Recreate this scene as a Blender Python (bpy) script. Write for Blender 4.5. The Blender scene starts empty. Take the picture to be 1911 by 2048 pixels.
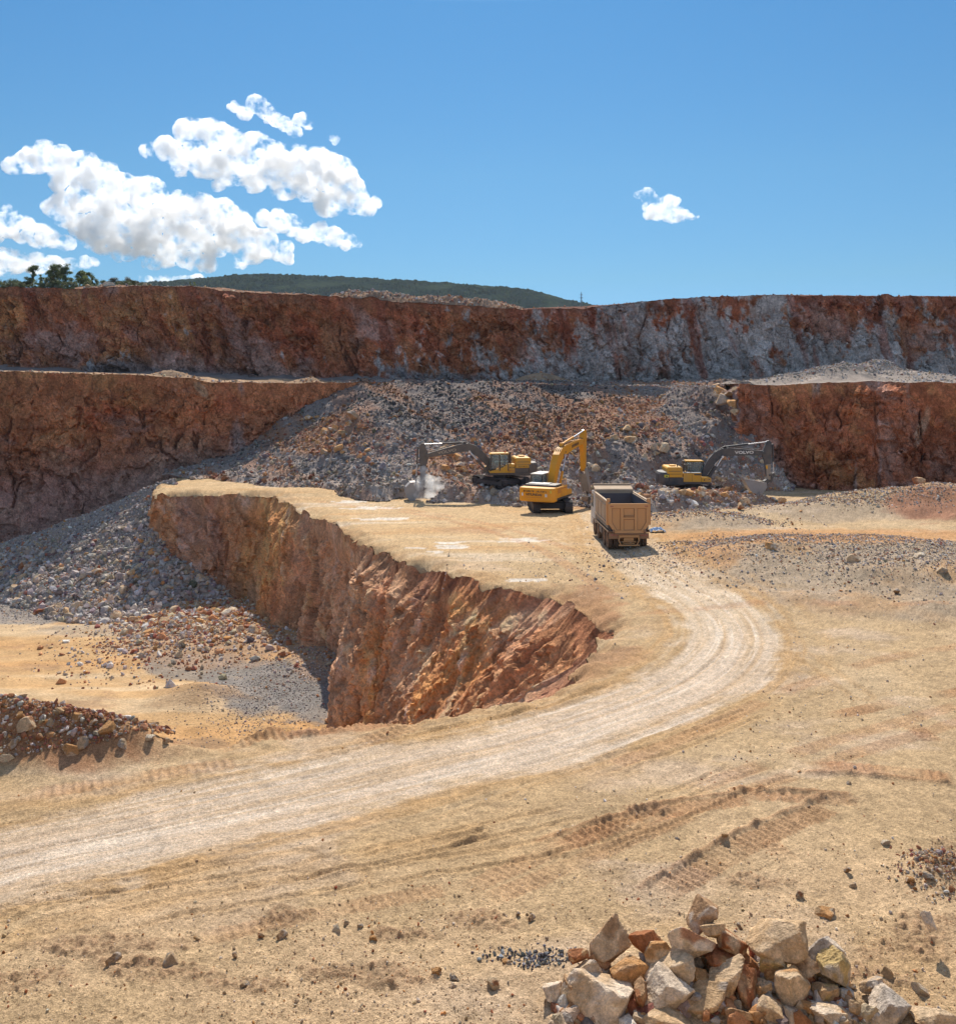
import bpy, bmesh, math, random
import numpy as np
from mathutils import Vector, Matrix

# ------------------------------------------------------------------ camera, world, sun, exposure
SC = bpy.context.scene
COL = SC.collection
F = 1950.0      # focal length in pixels of the 1911 x 2048 photograph
HV = 735.0      # pixel row of the horizon
CX = 955.5
SUN_EL, SUN_AZ = 43.5, 0.0
SKY_STRENGTH = 0.15
HAZE = 0.00005
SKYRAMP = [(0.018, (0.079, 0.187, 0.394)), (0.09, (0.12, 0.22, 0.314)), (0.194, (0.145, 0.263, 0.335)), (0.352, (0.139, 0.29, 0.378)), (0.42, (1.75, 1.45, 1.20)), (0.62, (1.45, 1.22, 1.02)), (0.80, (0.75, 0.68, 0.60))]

cam = bpy.data.cameras.new('camera')
cam.sensor_fit = 'HORIZONTAL'
cam.sensor_width = 36.0
cam.lens = 36.0 * F / 1911.0
cam.shift_y = -(1024.0 - HV) / 1911.0
cam.clip_start = 0.3
cam.clip_end = 20000.0
camo = bpy.data.objects.new('camera', cam)
COL.objects.link(camo)
camo.location = (0, 0, 0)
camo.rotation_euler = (math.radians(90), 0, 0)
SC.camera = camo

w = bpy.data.worlds.new('World')
SC.world = w
w.use_nodes = True
nt = w.node_tree
nt.nodes.clear()
sky = nt.nodes.new('ShaderNodeTexSky')
sky.sky_type = 'NISHITA'
sky.sun_disc = False
sky.sun_elevation = math.radians(SUN_EL)
sky.sun_rotation = math.radians(SUN_AZ)
sky.altitude = 300
sky.air_density = 1.0
sky.dust_density = 0.15
sky.ozone_density = 1.0
tcw = nt.nodes.new('ShaderNodeTexCoord')
sxyz = nt.nodes.new('ShaderNodeSeparateXYZ')
nt.links.new(tcw.outputs['Generated'], sxyz.inputs[0])
ramp = nt.nodes.new('ShaderNodeValToRGB')      # deep autumn sky: pale horizon band thinned out, sky above the view raised as fill light
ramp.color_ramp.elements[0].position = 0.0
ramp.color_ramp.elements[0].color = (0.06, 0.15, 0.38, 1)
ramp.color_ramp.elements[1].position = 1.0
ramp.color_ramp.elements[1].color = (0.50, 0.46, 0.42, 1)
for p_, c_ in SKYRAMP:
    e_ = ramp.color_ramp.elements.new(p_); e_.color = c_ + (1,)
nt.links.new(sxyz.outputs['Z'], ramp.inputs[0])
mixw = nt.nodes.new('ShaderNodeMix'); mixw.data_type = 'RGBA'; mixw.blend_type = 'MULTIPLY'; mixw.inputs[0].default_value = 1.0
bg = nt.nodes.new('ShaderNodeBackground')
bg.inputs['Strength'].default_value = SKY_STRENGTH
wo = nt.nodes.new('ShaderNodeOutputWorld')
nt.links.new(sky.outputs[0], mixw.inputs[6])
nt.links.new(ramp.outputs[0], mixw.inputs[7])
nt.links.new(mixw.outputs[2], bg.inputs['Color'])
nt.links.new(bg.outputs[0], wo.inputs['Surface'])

sl = bpy.data.lights.new('sun', 'SUN')
sl.energy = 3.5
sl.angle = math.radians(0.53)
sl.color = (1.0, 0.93, 0.82)
so = bpy.data.objects.new('sun', sl)
COL.objects.link(so)
_el, _az = math.radians(SUN_EL), math.radians(SUN_AZ)
SUNDIR = Vector((math.sin(_az) * math.cos(_el), math.cos(_az) * math.cos(_el), math.sin(_el)))
so.rotation_euler = SUNDIR.to_track_quat('Z', 'Y').to_euler()

SC.view_settings.view_transform = 'Standard'
SC.view_settings.look = 'None'
SC.view_settings.exposure = 0.8
SC.view_settings.gamma = 1.0
SC.cycles.max_bounces = 8
SC.cycles.diffuse_bounces = 3
SC.cycles.volume_bounces = 6
SC.cycles.volume_step_rate = 2.0
SC.cycles.use_denoising = True

rnd = random.Random(7)
RNG = np.random.default_rng(11)

# ------------------------------------------------------------------ numeric noise
def _h(ix, iy, iz, seed):
    n = (ix.astype(np.uint32) * np.uint32(374761393) + iy.astype(np.uint32) * np.uint32(668265263)
         + iz.astype(np.uint32) * np.uint32(2246822519) + np.uint32((seed * 3266489917) & 0xffffffff))
    n = (n ^ (n >> np.uint32(13))) * np.uint32(1274126177)
    n = (n ^ (n >> np.uint32(16))) * np.uint32(2654435761)
    n = n ^ (n >> np.uint32(15))
    return n.astype(np.float64) / 4294967295.0

def vn2(x, y, seed=0):
    xi = np.floor(x).astype(np.int64); yi = np.floor(y).astype(np.int64)
    fx = x - xi; fy = y - yi
    fx = fx * fx * fx * (fx * (fx * 6 - 15) + 10); fy = fy * fy * fy * (fy * (fy * 6 - 15) + 10)
    z = np.zeros_like(xi)
    a = _h(xi, yi, z, seed); b = _h(xi + 1, yi, z, seed)
    c = _h(xi, yi + 1, z, seed); d = _h(xi + 1, yi + 1, z, seed)
    return ((a * (1 - fx) + b * fx) * (1 - fy) + (c * (1 - fx) + d * fx) * fy) * 2 - 1

def fbm(x, y, octv=4, seed=0, gain=0.5, lac=2.03):
    x = np.asarray(x, float); y = np.asarray(y, float)
    r = 0; a = 1.0; t = 0
    for i in range(octv):
        r = r + a * vn2(x, y, seed + i * 17); t += a
        ca, sa = 0.8, 0.6
        x, y = (x * ca - y * sa) * lac, (x * sa + y * ca) * lac
        a *= gain
    return r / t * 1.35

def vn3(x, y, z, seed=0):
    xi = np.floor(x).astype(np.int64); yi = np.floor(y).astype(np.int64); zi = np.floor(z).astype(np.int64)
    fx = x - xi; fy = y - yi; fz = z - zi
    fx = fx * fx * (3 - 2 * fx); fy = fy * fy * (3 - 2 * fy); fz = fz * fz * (3 - 2 * fz)
    def L(dz):
        a = _h(xi, yi, zi + dz, seed); b = _h(xi + 1, yi, zi + dz, seed)
        c = _h(xi, yi + 1, zi + dz, seed); d = _h(xi + 1, yi + 1, zi + dz, seed)
        return (a * (1 - fx) + b * fx) * (1 - fy) + (c * (1 - fx) + d * fx) * fy
    return (L(0) * (1 - fz) + L(1) * fz) * 2 - 1

def facets(x, y, seed=0, tilt=1.0):
    """piecewise-planar chips: each Voronoi cell is a tilted plane; returns (height, F2-F1, cell random)"""
    xi = np.floor(x).astype(np.int64); yi = np.floor(y).astype(np.int64)
    f1 = np.full(x.shape, 9.0); f2 = np.full(x.shape, 9.0)
    hh = np.zeros(x.shape); cr = np.zeros(x.shape)
    z = np.zeros_like(xi)
    for dx in (-1, 0, 1):
        for dy in (-1, 0, 1):
            cx = xi + dx; cy = yi + dy
            px = cx + _h(cx, cy, z, seed); py = cy + _h(cx, cy, z + 1, seed)
            ex = x - px; ey = y - py
            d = ex * ex + ey * ey
            r = _h(cx, cy, z + 2, seed)
            gx = _h(cx, cy, z + 3, seed) * 2 - 1; gy = _h(cx, cy, z + 4, seed) * 2 - 1
            v = (r - 0.5) + tilt * (ex * gx + ey * gy)
            nb = d < f1
            f2 = np.where(nb, f1, np.minimum(f2, d))
            hh = np.where(nb, v, hh); cr = np.where(nb, r, cr)
            f1 = np.where(nb, d, f1)
    return hh, np.sqrt(f2) - np.sqrt(f1), cr

def sstep(a, b, x):
    t = np.clip((x - a) / (b - a), 0, 1)
    return t * t * (3 - 2 * t)

def lerp3(a, b, m):
    return a + (np.asarray(b, float) - a) * m[..., None]

# ------------------------------------------------------------------ pixel of the photograph -> place in the quarry
def z0(y):
    """main working floor: near level, falling gently towards the excavators"""
    y = np.asarray(y, float)
    return np.interp(y, [-100, 38, 60, 85, 400], [-10.8, -10.85, -11.2, -12.2, -12.2])

def G(u, v, zf=z0):
    """point of the floor seen at pixel (u, v)"""
    lo, hi = 2.0, 400.0
    k = -(v - HV) / F
    for _ in range(60):
        m = (lo + hi) / 2
        if k * m < zf(m): hi = m
        else: lo = m
    y = (lo + hi) / 2
    return ((u - CX) / F * y, y)

def PY(u, v, y):
    """point at distance y seen at pixel (u, v)"""
    return ((u - CX) / F * y, y, -(v - HV) / F * y)

def UV(x, y, z):
    return CX + x / y * F, HV - z / y * F

# ------------------------------------------------------------------ object helpers
def tag(o, label=None, cat=None, group=None, kind=None):
    if label: o['label'] = label
    if cat: o['category'] = cat
    if group: o['group'] = group
    if kind: o['kind'] = kind
    return o

def link(o, parent=None):
    COL.objects.link(o)
    if parent is not None: o.parent = parent
    return o

def empty(name, loc=(0, 0, 0), rz=0.0):
    o = bpy.data.objects.new(name, None)
    COL.objects.link(o)
    o.location = loc
    o.rotation_euler = (0, 0, rz)
    return o

def mesh_np(name, V, Fc, mat=None, col=None, attrs=None, smooth=False, parent=None):
    """V (n,3); Fc (m,k) or list of such arrays; col (n,3) per vertex -> 'tint'"""
    me = bpy.data.meshes.new(name)
    Fs = Fc if isinstance(Fc, list) else [Fc]
    nv = len(V)
    loops = np.concatenate([f.ravel() for f in Fs]).astype(np.int32)
    tot = np.concatenate([np.full(len(f), f.shape[1], np.int32) for f in Fs])
    st = np.concatenate([[0], np.cumsum(tot)[:-1]]).astype(np.int32)
    me.vertices.add(nv); me.loops.add(len(loops)); me.polygons.add(len(tot))
    me.vertices.foreach_set('co', np.ascontiguousarray(V, np.float32).ravel())
    me.loops.foreach_set('vertex_index', loops)
    me.polygons.foreach_set('loop_start', st)
    me.polygons.foreach_set('loop_total', tot)
    me.polygons.foreach_set('use_smooth', np.full(len(tot), smooth, bool))
    if col is not None:
        a = me.attributes.new('tint', 'FLOAT_COLOR', 'POINT')
        c4 = np.ones((nv, 4), np.float32); c4[:, :3] = col
        a.data.foreach_set('color', c4.ravel())
    for k, arr in (attrs or {}).items():
        a = me.attributes.new(k, 'FLOAT', 'POINT')
        a.data.foreach_set('value', np.ascontiguousarray(arr, np.float32))
    me.update(calc_edges=True)
    me.validate()
    if mat is not None: me.materials.append(mat)
    o = bpy.data.objects.new(name, me)
    return link(o, parent)

def grid_faces(nr, nc):
    i = np.arange(nr - 1)[:, None] * nc + np.arange(nc - 1)[None, :]
    return np.stack([i, i + 1, i + nc + 1, i + nc], -1).reshape(-1, 4)

def compact(V, Fc, *arrs):
    used = np.zeros(len(V), bool); used[Fc.ravel()] = True
    idx = np.cumsum(used) - 1
    return (V[used], idx[Fc]) + tuple(a[used] for a in arrs)

# ------------------------------------------------------------------ materials
def mat_earth(name, n_scales=((9.0, 0.35), (1.3, 0.25)), rough=0.92, bump=((14.0, 0.05),), wet=False, spec=0.04, cracks=False):
    """colour attribute 'tint' varied by procedural noise, procedural bump"""
    m = bpy.data.materials.new(name); m.use_nodes = True
    t = m.node_tree; N = t.nodes; Lk = t.links
    b = N['Principled BSDF']
    at = N.new('ShaderNodeAttribute'); at.attribute_name = 'tint'
    tc = N.new('ShaderNodeTexCoord')
    cur = at.outputs['Color']
    for sc_, amt in n_scales:
        nz = N.new('ShaderNodeTexNoise'); nz.inputs['Scale'].default_value = sc_
        nz.inputs['Detail'].default_value = 5; nz.inputs['Roughness'].default_value = 0.65
        Lk.new(tc.outputs['Object'], nz.inputs['Vector'])
        mr = N.new('ShaderNodeMapRange')
        mr.inputs['From Min'].default_value = 0.28; mr.inputs['From Max'].default_value = 0.72
        mr.inputs['To Min'].default_value = 1 - amt; mr.inputs['To Max'].default_value = 1 + amt
        Lk.new(nz.outputs['Fac'], mr.inputs['Value'])
        mx = N.new('ShaderNodeMix'); mx.data_type = 'RGBA'; mx.blend_type = 'MULTIPLY'
        mx.inputs[0].default_value = 1.0
        Lk.new(cur, mx.inputs[6]); Lk.new(mr.outputs[0], mx.inputs[7])
        cur = mx.outputs[2]
    if cracks:
        nz = N.new('ShaderNodeTexNoise'); nz.inputs['Scale'].default_value = 0.8; nz.inputs['Detail'].default_value = 5
        Lk.new(tc.outputs['Object'], nz.inputs['Vector'])
        vm = N.new('ShaderNodeVectorMath'); vm.operation = 'MULTIPLY_ADD'
        vm.inputs[1].default_value = (1.6, 1.6, 1.6)
        Lk.new(nz.outputs['Color'], vm.inputs[0]); Lk.new(tc.outputs['Object'], vm.inputs[2])
        mp = N.new('ShaderNodeMapping'); mp.inputs['Scale'].default_value = (0.75, 0.75, 0.42); mp.inputs['Rotation'].default_value = (0.2, 0.35, 0)
        Lk.new(vm.outputs[0], mp.inputs['Vector'])
        vo = N.new('ShaderNodeTexVoronoi'); vo.feature = 'DISTANCE_TO_EDGE'; vo.inputs['Scale'].default_value = 1.0
        Lk.new(mp.outputs[0], vo.inputs['Vector'])
        n2 = N.new('ShaderNodeTexNoise'); n2.inputs['Scale'].default_value = 0.6; n2.inputs['Detail'].default_value = 3
        Lk.new(tc.outputs['Object'], n2.inputs['Vector'])
        th = N.new('ShaderNodeMapRange'); th.inputs['From Min'].default_value = 0.42; th.inputs['From Max'].default_value = 0.62; th.inputs['To Min'].default_value = 0.001; th.inputs['To Max'].default_value = 0.045
        Lk.new(n2.outputs['Fac'], th.inputs['Value'])
        mr = N.new('ShaderNodeMapRange'); mr.inputs['From Min'].default_value = 0.0
        Lk.new(vo.outputs['Distance'], mr.inputs['Value']); Lk.new(th.outputs[0], mr.inputs['From Max'])
        mr.inputs['To Min'].default_value = 0.38; mr.inputs['To Max'].default_value = 1.0
        mx = N.new('ShaderNodeMix'); mx.data_type = 'RGBA'; mx.blend_type = 'MULTIPLY'; mx.inputs[0].default_value = 1.0
        Lk.new(cur, mx.inputs[6]); Lk.new(mr.outputs[0], mx.inputs[7]); cur = mx.outputs[2]
        n3 = N.new('ShaderNodeTexNoise'); n3.inputs['Scale'].default_value = 2.3; n3.inputs['Detail'].default_value = 7; n3.inputs['Roughness'].default_value = 0.75
        Lk.new(tc.outputs['Object'], n3.inputs['Vector'])
        m3 = N.new('ShaderNodeMapRange'); m3.inputs['From Min'].default_value = 0.60; m3.inputs['From Max'].default_value = 0.70; m3.inputs['To Max'].default_value = 0.5
        Lk.new(n3.outputs['Fac'], m3.inputs['Value'])
        mx = N.new('ShaderNodeMix'); mx.data_type = 'RGBA'; mx.inputs[7].default_value = (0.62, 0.46, 0.36, 1)
        Lk.new(m3.outputs[0], mx.inputs[0]); Lk.new(cur, mx.inputs[6]); cur = mx.outputs[2]
    Lk.new(cur, b.inputs['Base Color'])
    b.inputs['Roughness'].default_value = rough
    b.inputs['Specular IOR Level'].default_value = spec
    nrm = None
    for sc_, dist in bump:
        nz = N.new('ShaderNodeTexNoise'); nz.inputs['Scale'].default_value = sc_
        nz.inputs['Detail'].default_value = 6; nz.inputs['Roughness'].default_value = 0.7
        Lk.new(tc.outputs['Object'], nz.inputs['Vector'])
        bp = N.new('ShaderNodeBump'); bp.inputs['Strength'].default_value = 1.0
        bp.inputs['Distance'].default_value = dist
        Lk.new(nz.outputs['Fac'], bp.inputs['Height'])
        if nrm is not None: Lk.new(nrm, bp.inputs['Normal'])
        nrm = bp.outputs['Normal']
    if nrm is not None: Lk.new(nrm, b.inputs['Normal'])
    if wet:
        a2 = N.new('ShaderNodeAttribute'); a2.attribute_name = 'wet'
        nz = N.new('ShaderNodeTexNoise'); nz.inputs['Scale'].default_value = 16.0; nz.inputs['Detail'].default_value = 4
        Lk.new(tc.outputs['Object'], nz.inputs['Vector'])
        mr = N.new('ShaderNodeMapRange')
        mr.inputs['From Min'].default_value = 0.45; mr.inputs['From Max'].default_value = 0.62
        mr.inputs['To Min'].default_value = 0.3; mr.inputs['To Max'].default_value = 1.0
        Lk.new(nz.outputs['Fac'], mr.inputs['Value'])
        mu = N.new('ShaderNodeMath'); mu.operation = 'MULTIPLY'
        Lk.new(a2.outputs['Fac'], mu.inputs[0]); Lk.new(mr.outputs[0], mu.inputs[1])
        r2 = N.new('ShaderNodeMapRange')
        r2.inputs['To Min'].default_value = rough; r2.inputs['To Max'].default_value = 0.42
        Lk.new(mu.outputs[0], r2.inputs['Value'])
        Lk.new(r2.outputs[0], b.inputs['Roughness'])
        s2 = N.new('ShaderNodeMapRange')
        s2.inputs['To Min'].default_value = spec; s2.inputs['To Max'].default_value = 0.5
        Lk.new(mu.outputs[0], s2.inputs['Value'])
        Lk.new(s2.outputs[0], b.inputs['Specular IOR Level'])
    return m

M_FLOOR = mat_earth('packed_earth', n_scales=((40.0, 0.48), (15.0, 0.36), (3.0, 0.18), (0.7, 0.12)), bump=((3.0, 0.05), (26.0, 0.048)), wet=True)
M_PIT = mat_earth('pit_earth', n_scales=((6.0, 0.25), (0.9, 0.15)), bump=((4.0, 0.10),))
M_CLIFF = mat_earth('quarry_rock_face', n_scales=((9.0, 0.42), (3.2, 0.40), (0.9, 0.28)), bump=((1.6, 0.30), (6.0, 0.16)), cracks=True)
M_CUT = mat_earth('pit_rock_face', n_scales=((8.0, 0.36), (2.6, 0.28), (0.6, 0.18)), bump=((1.6, 0.28), (7.0, 0.14)))
M_RUB = mat_earth('broken_rock', n_scales=((3.0, 0.25), (11.0, 0.2)), bump=((5.0, 0.05),))
M_STONE = mat_earth('loose_stone', n_scales=((6.0, 0.34), (26.0, 0.26), (70.0, 0.2)), bump=((7.0, 0.07), (32.0, 0.025)))
# ------------------------------------------------------------------ quarry floor with the haul road
C_TAN = np.array([0.48, 0.332, 0.185]); C_ROAD = np.array([0.57, 0.425, 0.295]); C_BAND = np.array([0.475, 0.29, 0.135])
C_RED = np.array([0.36, 0.16, 0.075]); C_GREY = np.array([0.35, 0.275, 0.205]); C_PALE = np.array([0.54, 0.39, 0.235])
C_ORNG = np.array([0.50, 0.28, 0.12]); C_DARK = np.array([0.24, 0.16, 0.10])

def dense(pts, step, amp=0.0, seed=0, closed=False):
    """polyline resampled every step metres, wobbled sideways by noise"""
    P = np.array(pts, float)
    if closed: P = np.vstack([P, P[:1]])
    d = np.concatenate([[0], np.cumsum(np.linalg.norm(np.diff(P[:, :2], axis=0), axis=1))])
    n = max(2, int(d[-1] / step))
    s = np.linspace(0, d[-1], n)
    Q = np.stack([np.interp(s, d, P[:, k]) for k in range(P.shape[1])], 1)
    if amp:
        T = np.gradient(Q[:, :2], axis=0); T /= np.linalg.norm(T, axis=1)[:, None] + 1e-9
        Nn = np.stack([-T[:, 1], T[:, 0]], 1)
        w_ = fbm(s * 0.35, s * 0 + seed, 5, seed, gain=0.6) * amp
        Q[:, :2] += Nn * w_[:, None]
    return Q

def smooth_poly(pts, it=2):
    P = np.array(pts, float)
    for _ in range(it):
        q = np.empty((2 * len(P) - 2 + 2, P.shape[1]))
        q[0] = P[0]; q[-1] = P[-1]
        q[1:-1:2] = 0.75 * P[:-1] + 0.25 * P[1:]
        q[2:-1:2] = 0.25 * P[:-1] + 0.75 * P[1:]
        P = q
    return P

# pit outline: the lip, each with the foot of the wall below it
def _pf(y): return np.interp(np.asarray(y, float), [0, 60, 90, 300], [-21.0, -21.0, -22.2, -22.2])
def GP(u, v): return G(u, v, _pf)
PIT = []   # lip x, y, foot x, y
def pit(lip, foot): PIT.append((lip[0], lip[1], foot[0], foot[1]))
pit((-33.0, 124), (-35, 124))
pit((-33.6, 113), (-36, 112))
pit((-33.6, 103), (-35.5, 103))
pit(G(302, 987), GP(262, 1150))
pit(G(365, 984), GP(330, 1190))
pit(G(440, 986), GP(400, 1210))
pit(G(535, 990), GP(462, 1216))
pit(G(572, 997), GP(520, 1250))
pit(G(650, 1034), GP(575, 1272))
pit(G(705, 1068), GP(640, 1335))
pit(G(745, 1094), GP(668, 1395))
pit(G(790, 1106), (-7.7, 55.4))
pit(G(860, 1132), (-7.0, 50.0))
pit(G(980, 1166), (-6.6, 44.6))
pit(G(1075, 1178), (-6.5, 41.0))
pit(G(1135, 1196), (-5.5, 39.5))
pit(G(1180, 1228), (-5.0, 38.6))
pit(G(1192, 1255), (-4.8, 38.0))
pit(G(1178, 1300), (-4.8, 37.2))
pit(G(1130, 1350), (-5.0, 36.5))
pit(G(1040, 1382), (-5.5, 35.8))
pit(G(900, 1410), (-6.5, 35.0))
pit(G(720, 1430), (-8, 34))
pit(G(560, 1455), (-8, 32.5))
pit(G(440, 1476), (-10, 32.5))
pit(G(360, 1468), (-11.5, 33.0))
pit(G(250, 1458), (-13, 34.0))
pit(G(100, 1450), (-15, 34.5))
pit(G(-100, 1450), (-18, 34.5))
pit((-40, 28), (-40, 33))
pit((-95, 28), (-95, 33))
PITD = dense(PIT, 0.13)
_T = np.gradient(PITD[:, :2], axis=0); _T /= np.linalg.norm(_T, axis=1)[:, None]
_N = np.stack([-_T[:, 1], _T[:, 0]], 1)
_s = np.arange(len(PITD)) * 0.13
_wob = fbm(_s * 0.22, _s * 0, 6, 3, gain=0.66) * 0.85 + np.abs(fbm(_s * 0.9, _s * 0 + 5, 4, 9, gain=0.7)) * 0.45
_near = sstep(36, 33, PITD[:, 1])
LIP = PITD[:, :2] + _N * (_wob * (1 - 0.55 * _near))[:, None]
PITPOLY = np.vstack([LIP, [[-95, 124]]])

def inside_rows(X, Y, poly):
    """X, Y (rows, cols) with Y constant along a row: point in polygon by scanline"""
    x1, y1 = poly[:, 0], poly[:, 1]
    x2, y2 = np.roll(x1, -1), np.roll(y1, -1)
    out = np.zeros(X.shape, bool)
    for r in range(X.shape[0]):
        y = Y[r, 0]
        m = (y1 > y) != (y2 > y)
        if m.any():
            xc = np.sort(x1[m] + (y - y1[m]) / (y2[m] - y1[m]) * (x2[m] - x1[m]))
            out[r] = (np.searchsorted(xc, X[r]) % 2) == 1
    return out

def near_poly(X, Y, P):
    """nearest point of a polyline: signed distance (left +), arc length, position fraction per vertex"""
    best = np.full(X.shape, 1e9); sd = np.zeros(X.shape); ss = np.zeros(X.shape)
    s = 0.0
    for i in range(len(P) - 1):
        ax, ay = P[i][0], P[i][1]; bx, by = P[i + 1][0], P[i + 1][1]
        dx, dy = bx - ax, by - ay
        L = math.hypot(dx, dy) + 1e-9
        t = np.clip(((X - ax) * dx + (Y - ay) * dy) / (L * L), 0, 1)
        ex = X - (ax + t * dx); ey = Y - (ay + t * dy)
        d = ex * ex + ey * ey
        m = d < best
        best = np.where(m, d, best)
        sg = np.where(dx * ey - dy * ex > 0, 1.0, -1.0)
        sd = np.where(m, np.sqrt(d) * sg, sd)
        ss = np.where(m, s + t * L, ss)
        s += L
    return sd, ss

# haul road: left and right edge read along its length
ROADPX = [((-260, 1700), (-220, 1900)), ((0, 1648), (0, 1792)), ((190, 1610), (230, 1745)), ((330, 1582), (420, 1700)),
          ((620, 1523), (640, 1655)), ((870, 1472), (900, 1580)), ((1080, 1424), (1140, 1512)), ((1215, 1376), (1330, 1445)),
          ((1330, 1328), (1470, 1390)), ((1385, 1285), (1540, 1330)), ((1392, 1245), (1552, 1275)), ((1355, 1205), (1505, 1230)),
          ((1290, 1165), (1425, 1185)), ((1235, 1125), (1345, 1140)), ((1203, 1090), (1295, 1105)), ((1185, 1050), (1270, 1060)),
          ((1172, 1022), (1250, 1030))]
_re = [(G(*a), G(*b)) for a, b in ROADPX]
ROADC = smooth_poly([((a[0] + b[0]) / 2, (a[1] + b[1]) / 2, math.hypot(a[0] - b[0], a[1] - b[1]) / 2) for a, b in _re], 2)
_rs = np.concatenate([[0], np.cumsum(np.linalg.norm(np.diff(ROADC[:, :2], axis=0), axis=1))])

# crawler prints: centre line (pixels), half width m, pitch m, height, redness
PRINTS = [([(900, 1790), (1100, 1700), (1300, 1618), (1480, 1540), (1700, 1465), (1990, 1390)], 0.28, 0.2, 0.045, 0.12, 0),
          ([(940, 1815), (1150, 1722), (1350, 1640), (1540, 1560), (1760, 1485), (1990, 1420)], 0.28, 0.2, 0.045, 0.12, 0),
          ([(1950, 1290), (1760, 1318), (1560, 1380), (1380, 1470), (1180, 1545)], 0.3, 0.25, 0.045, 0.1, 0),
          ([(350, 1890), (620, 1830), (900, 1775)], 0.26, 0.2, 0.04, 0.1, 0), ([(1250, 1230), (1500, 1215), (1911, 1232)], 0.35, 0.28, 0.05, 0.2, 0),
          ([(620, 1000), (800, 1020), (980, 1060), (1120, 1120), (1240, 1200)], 0.4, 0.3, 0.06, 0.3, 0),
          ([(760, 1012), (900, 1032), (1040, 1062), (1160, 1110)], 0.4, 0.3, 0.06, 0.3, 0),([(1300, 1800), (1400, 1740), (1480, 1690), (1575, 1645), (1690, 1600)], 0.33, 0.21, 0.09, 0.3, 1),
          ([(1080, 1700), (1180, 1668), (1270, 1640), (1380, 1612), (1500, 1596)], 0.30, 0.21, 0.07, 0.4, 1),
          ([(1590, 1527), (1740, 1532), (1911, 1552)], 0.33, 0.24, 0.08, 0.75, -1),
          ([(1645, 1430), (1720, 1418), (1795, 1400)], 0.30, 0.22, 0.09, 0.6, 0),
          ([(1790, 1430), (1830, 1452), (1870, 1480)], 0.30, 0.24, 0.07, 0.3, 0),
          ([(430, 1484), (560, 1462), (700, 1440), (800, 1422)], 0.42, 0.24, 0.10, 0.3, 1),
          ([(690, 1488), (770, 1466), (845, 1444)], 0.34, 0.24, 0.08, 0.1, 0),
          ([(20, 1585), (180, 1565), (340, 1540), (480, 1520)], 0.36, 0.24, 0.07, 0.05, 0),
          ([(1450, 1590), (1560, 1590), (1720, 1600)], 0.25, 0.3, 0.09, 0.6, 1),
          ([(1860, 1395), (1911, 1385), (1990, 1372)], 0.3, 0.22, 0.08, 0.5, 0),
          ([(1600, 1730), (1560, 1700), (1530, 1672)], 0.25, 0.2, 0.05, 0.2, 0)]
# wheel ruts: line, half width, depth
RUTS = [([(520, 1758), (760, 1705), (960, 1660), (1180, 1618), (1330, 1570), (1480, 1500)], 0.10, 0.055),
        ([(700, 1765), (900, 1722), (1100, 1690), (1260, 1648)], 0.12, 0.05),
        ([(820, 1697), (880, 1680), (955, 1662)], 0.14, 0.09),
        ([(-20, 1800), (200, 1768), (420, 1740), (600, 1715)], 0.15, 0.05),
        ([(200, 1850), (420, 1800), (700, 1752)], 0.2, 0.04),
        ([(1140, 1700), (1260, 1660), (1400, 1600), (1560, 1540), (1700, 1500)], 0.12, 0.05),
        ([(1120, 1520), (1280, 1470), (1440, 1400), (1600, 1350), (1750, 1330)], 0.2, 0.04),
        ([(1180, 1540), (1340, 1490), (1500, 1425), (1640, 1375)], 0.2, 0.04),
        ([(1560, 1290), (1640, 1330), (1720, 1390)], 0.25, 0.05),
        ([(860, 1450), (1000, 1420), (1180, 1372), (1300, 1320)], 0.2, 0.05),
        ([(640, 1500), (840, 1455), (1040, 1400)], 0.2, 0.04),
        ([(1060, 1010), (1110, 1040), (1170, 1085), (1250, 1140)], 0.25, 0.06),
        ([(1000, 1005), (1060, 1040), (1130, 1090)], 0.25, 0.05),
        ([(840, 1000), (960, 1020), (1090, 1052), (1180, 1110)], 0.3, 0.06),
        ([(700, 990), (900, 1010), (1060, 1030), (1160, 1040)], 0.3, 0.06),
        ([(1900, 1075), (1700, 1064), (1500, 1068), (1310, 1072)], 0.35, 0.10),
        ([(1911, 1090), (1720, 1082), (1550, 1080), (1330, 1085)], 0.3, 0.06)]
# rough clods of dark soil
CLODS = [(560, 1838, 90, 26), (620, 1832, 50, 18), (930, 1840, 110, 22), (1010, 1852, 60, 20), (360, 1950, 160, 24), (480, 1970, 120, 22),
         (270, 1930, 80, 20), (780, 1870, 120, 18), (1800, 1905, 110, 30), (1860, 1860, 90, 40), (1700, 1950, 140, 30), (1290, 1620, 60, 10),
         (1880, 1720, 60, 40), (1640, 1600, 80, 10), (740, 1950, 160, 30), (1500, 1765, 90, 20), (1120, 1230, 60, 14), (1180, 1180, 40, 20),
         (1240, 1305, 50, 14), (560, 1452, 150, 12), (1080, 1370, 60, 10), (200, 1890, 200, 22), (60, 1960, 100, 30)]

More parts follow.
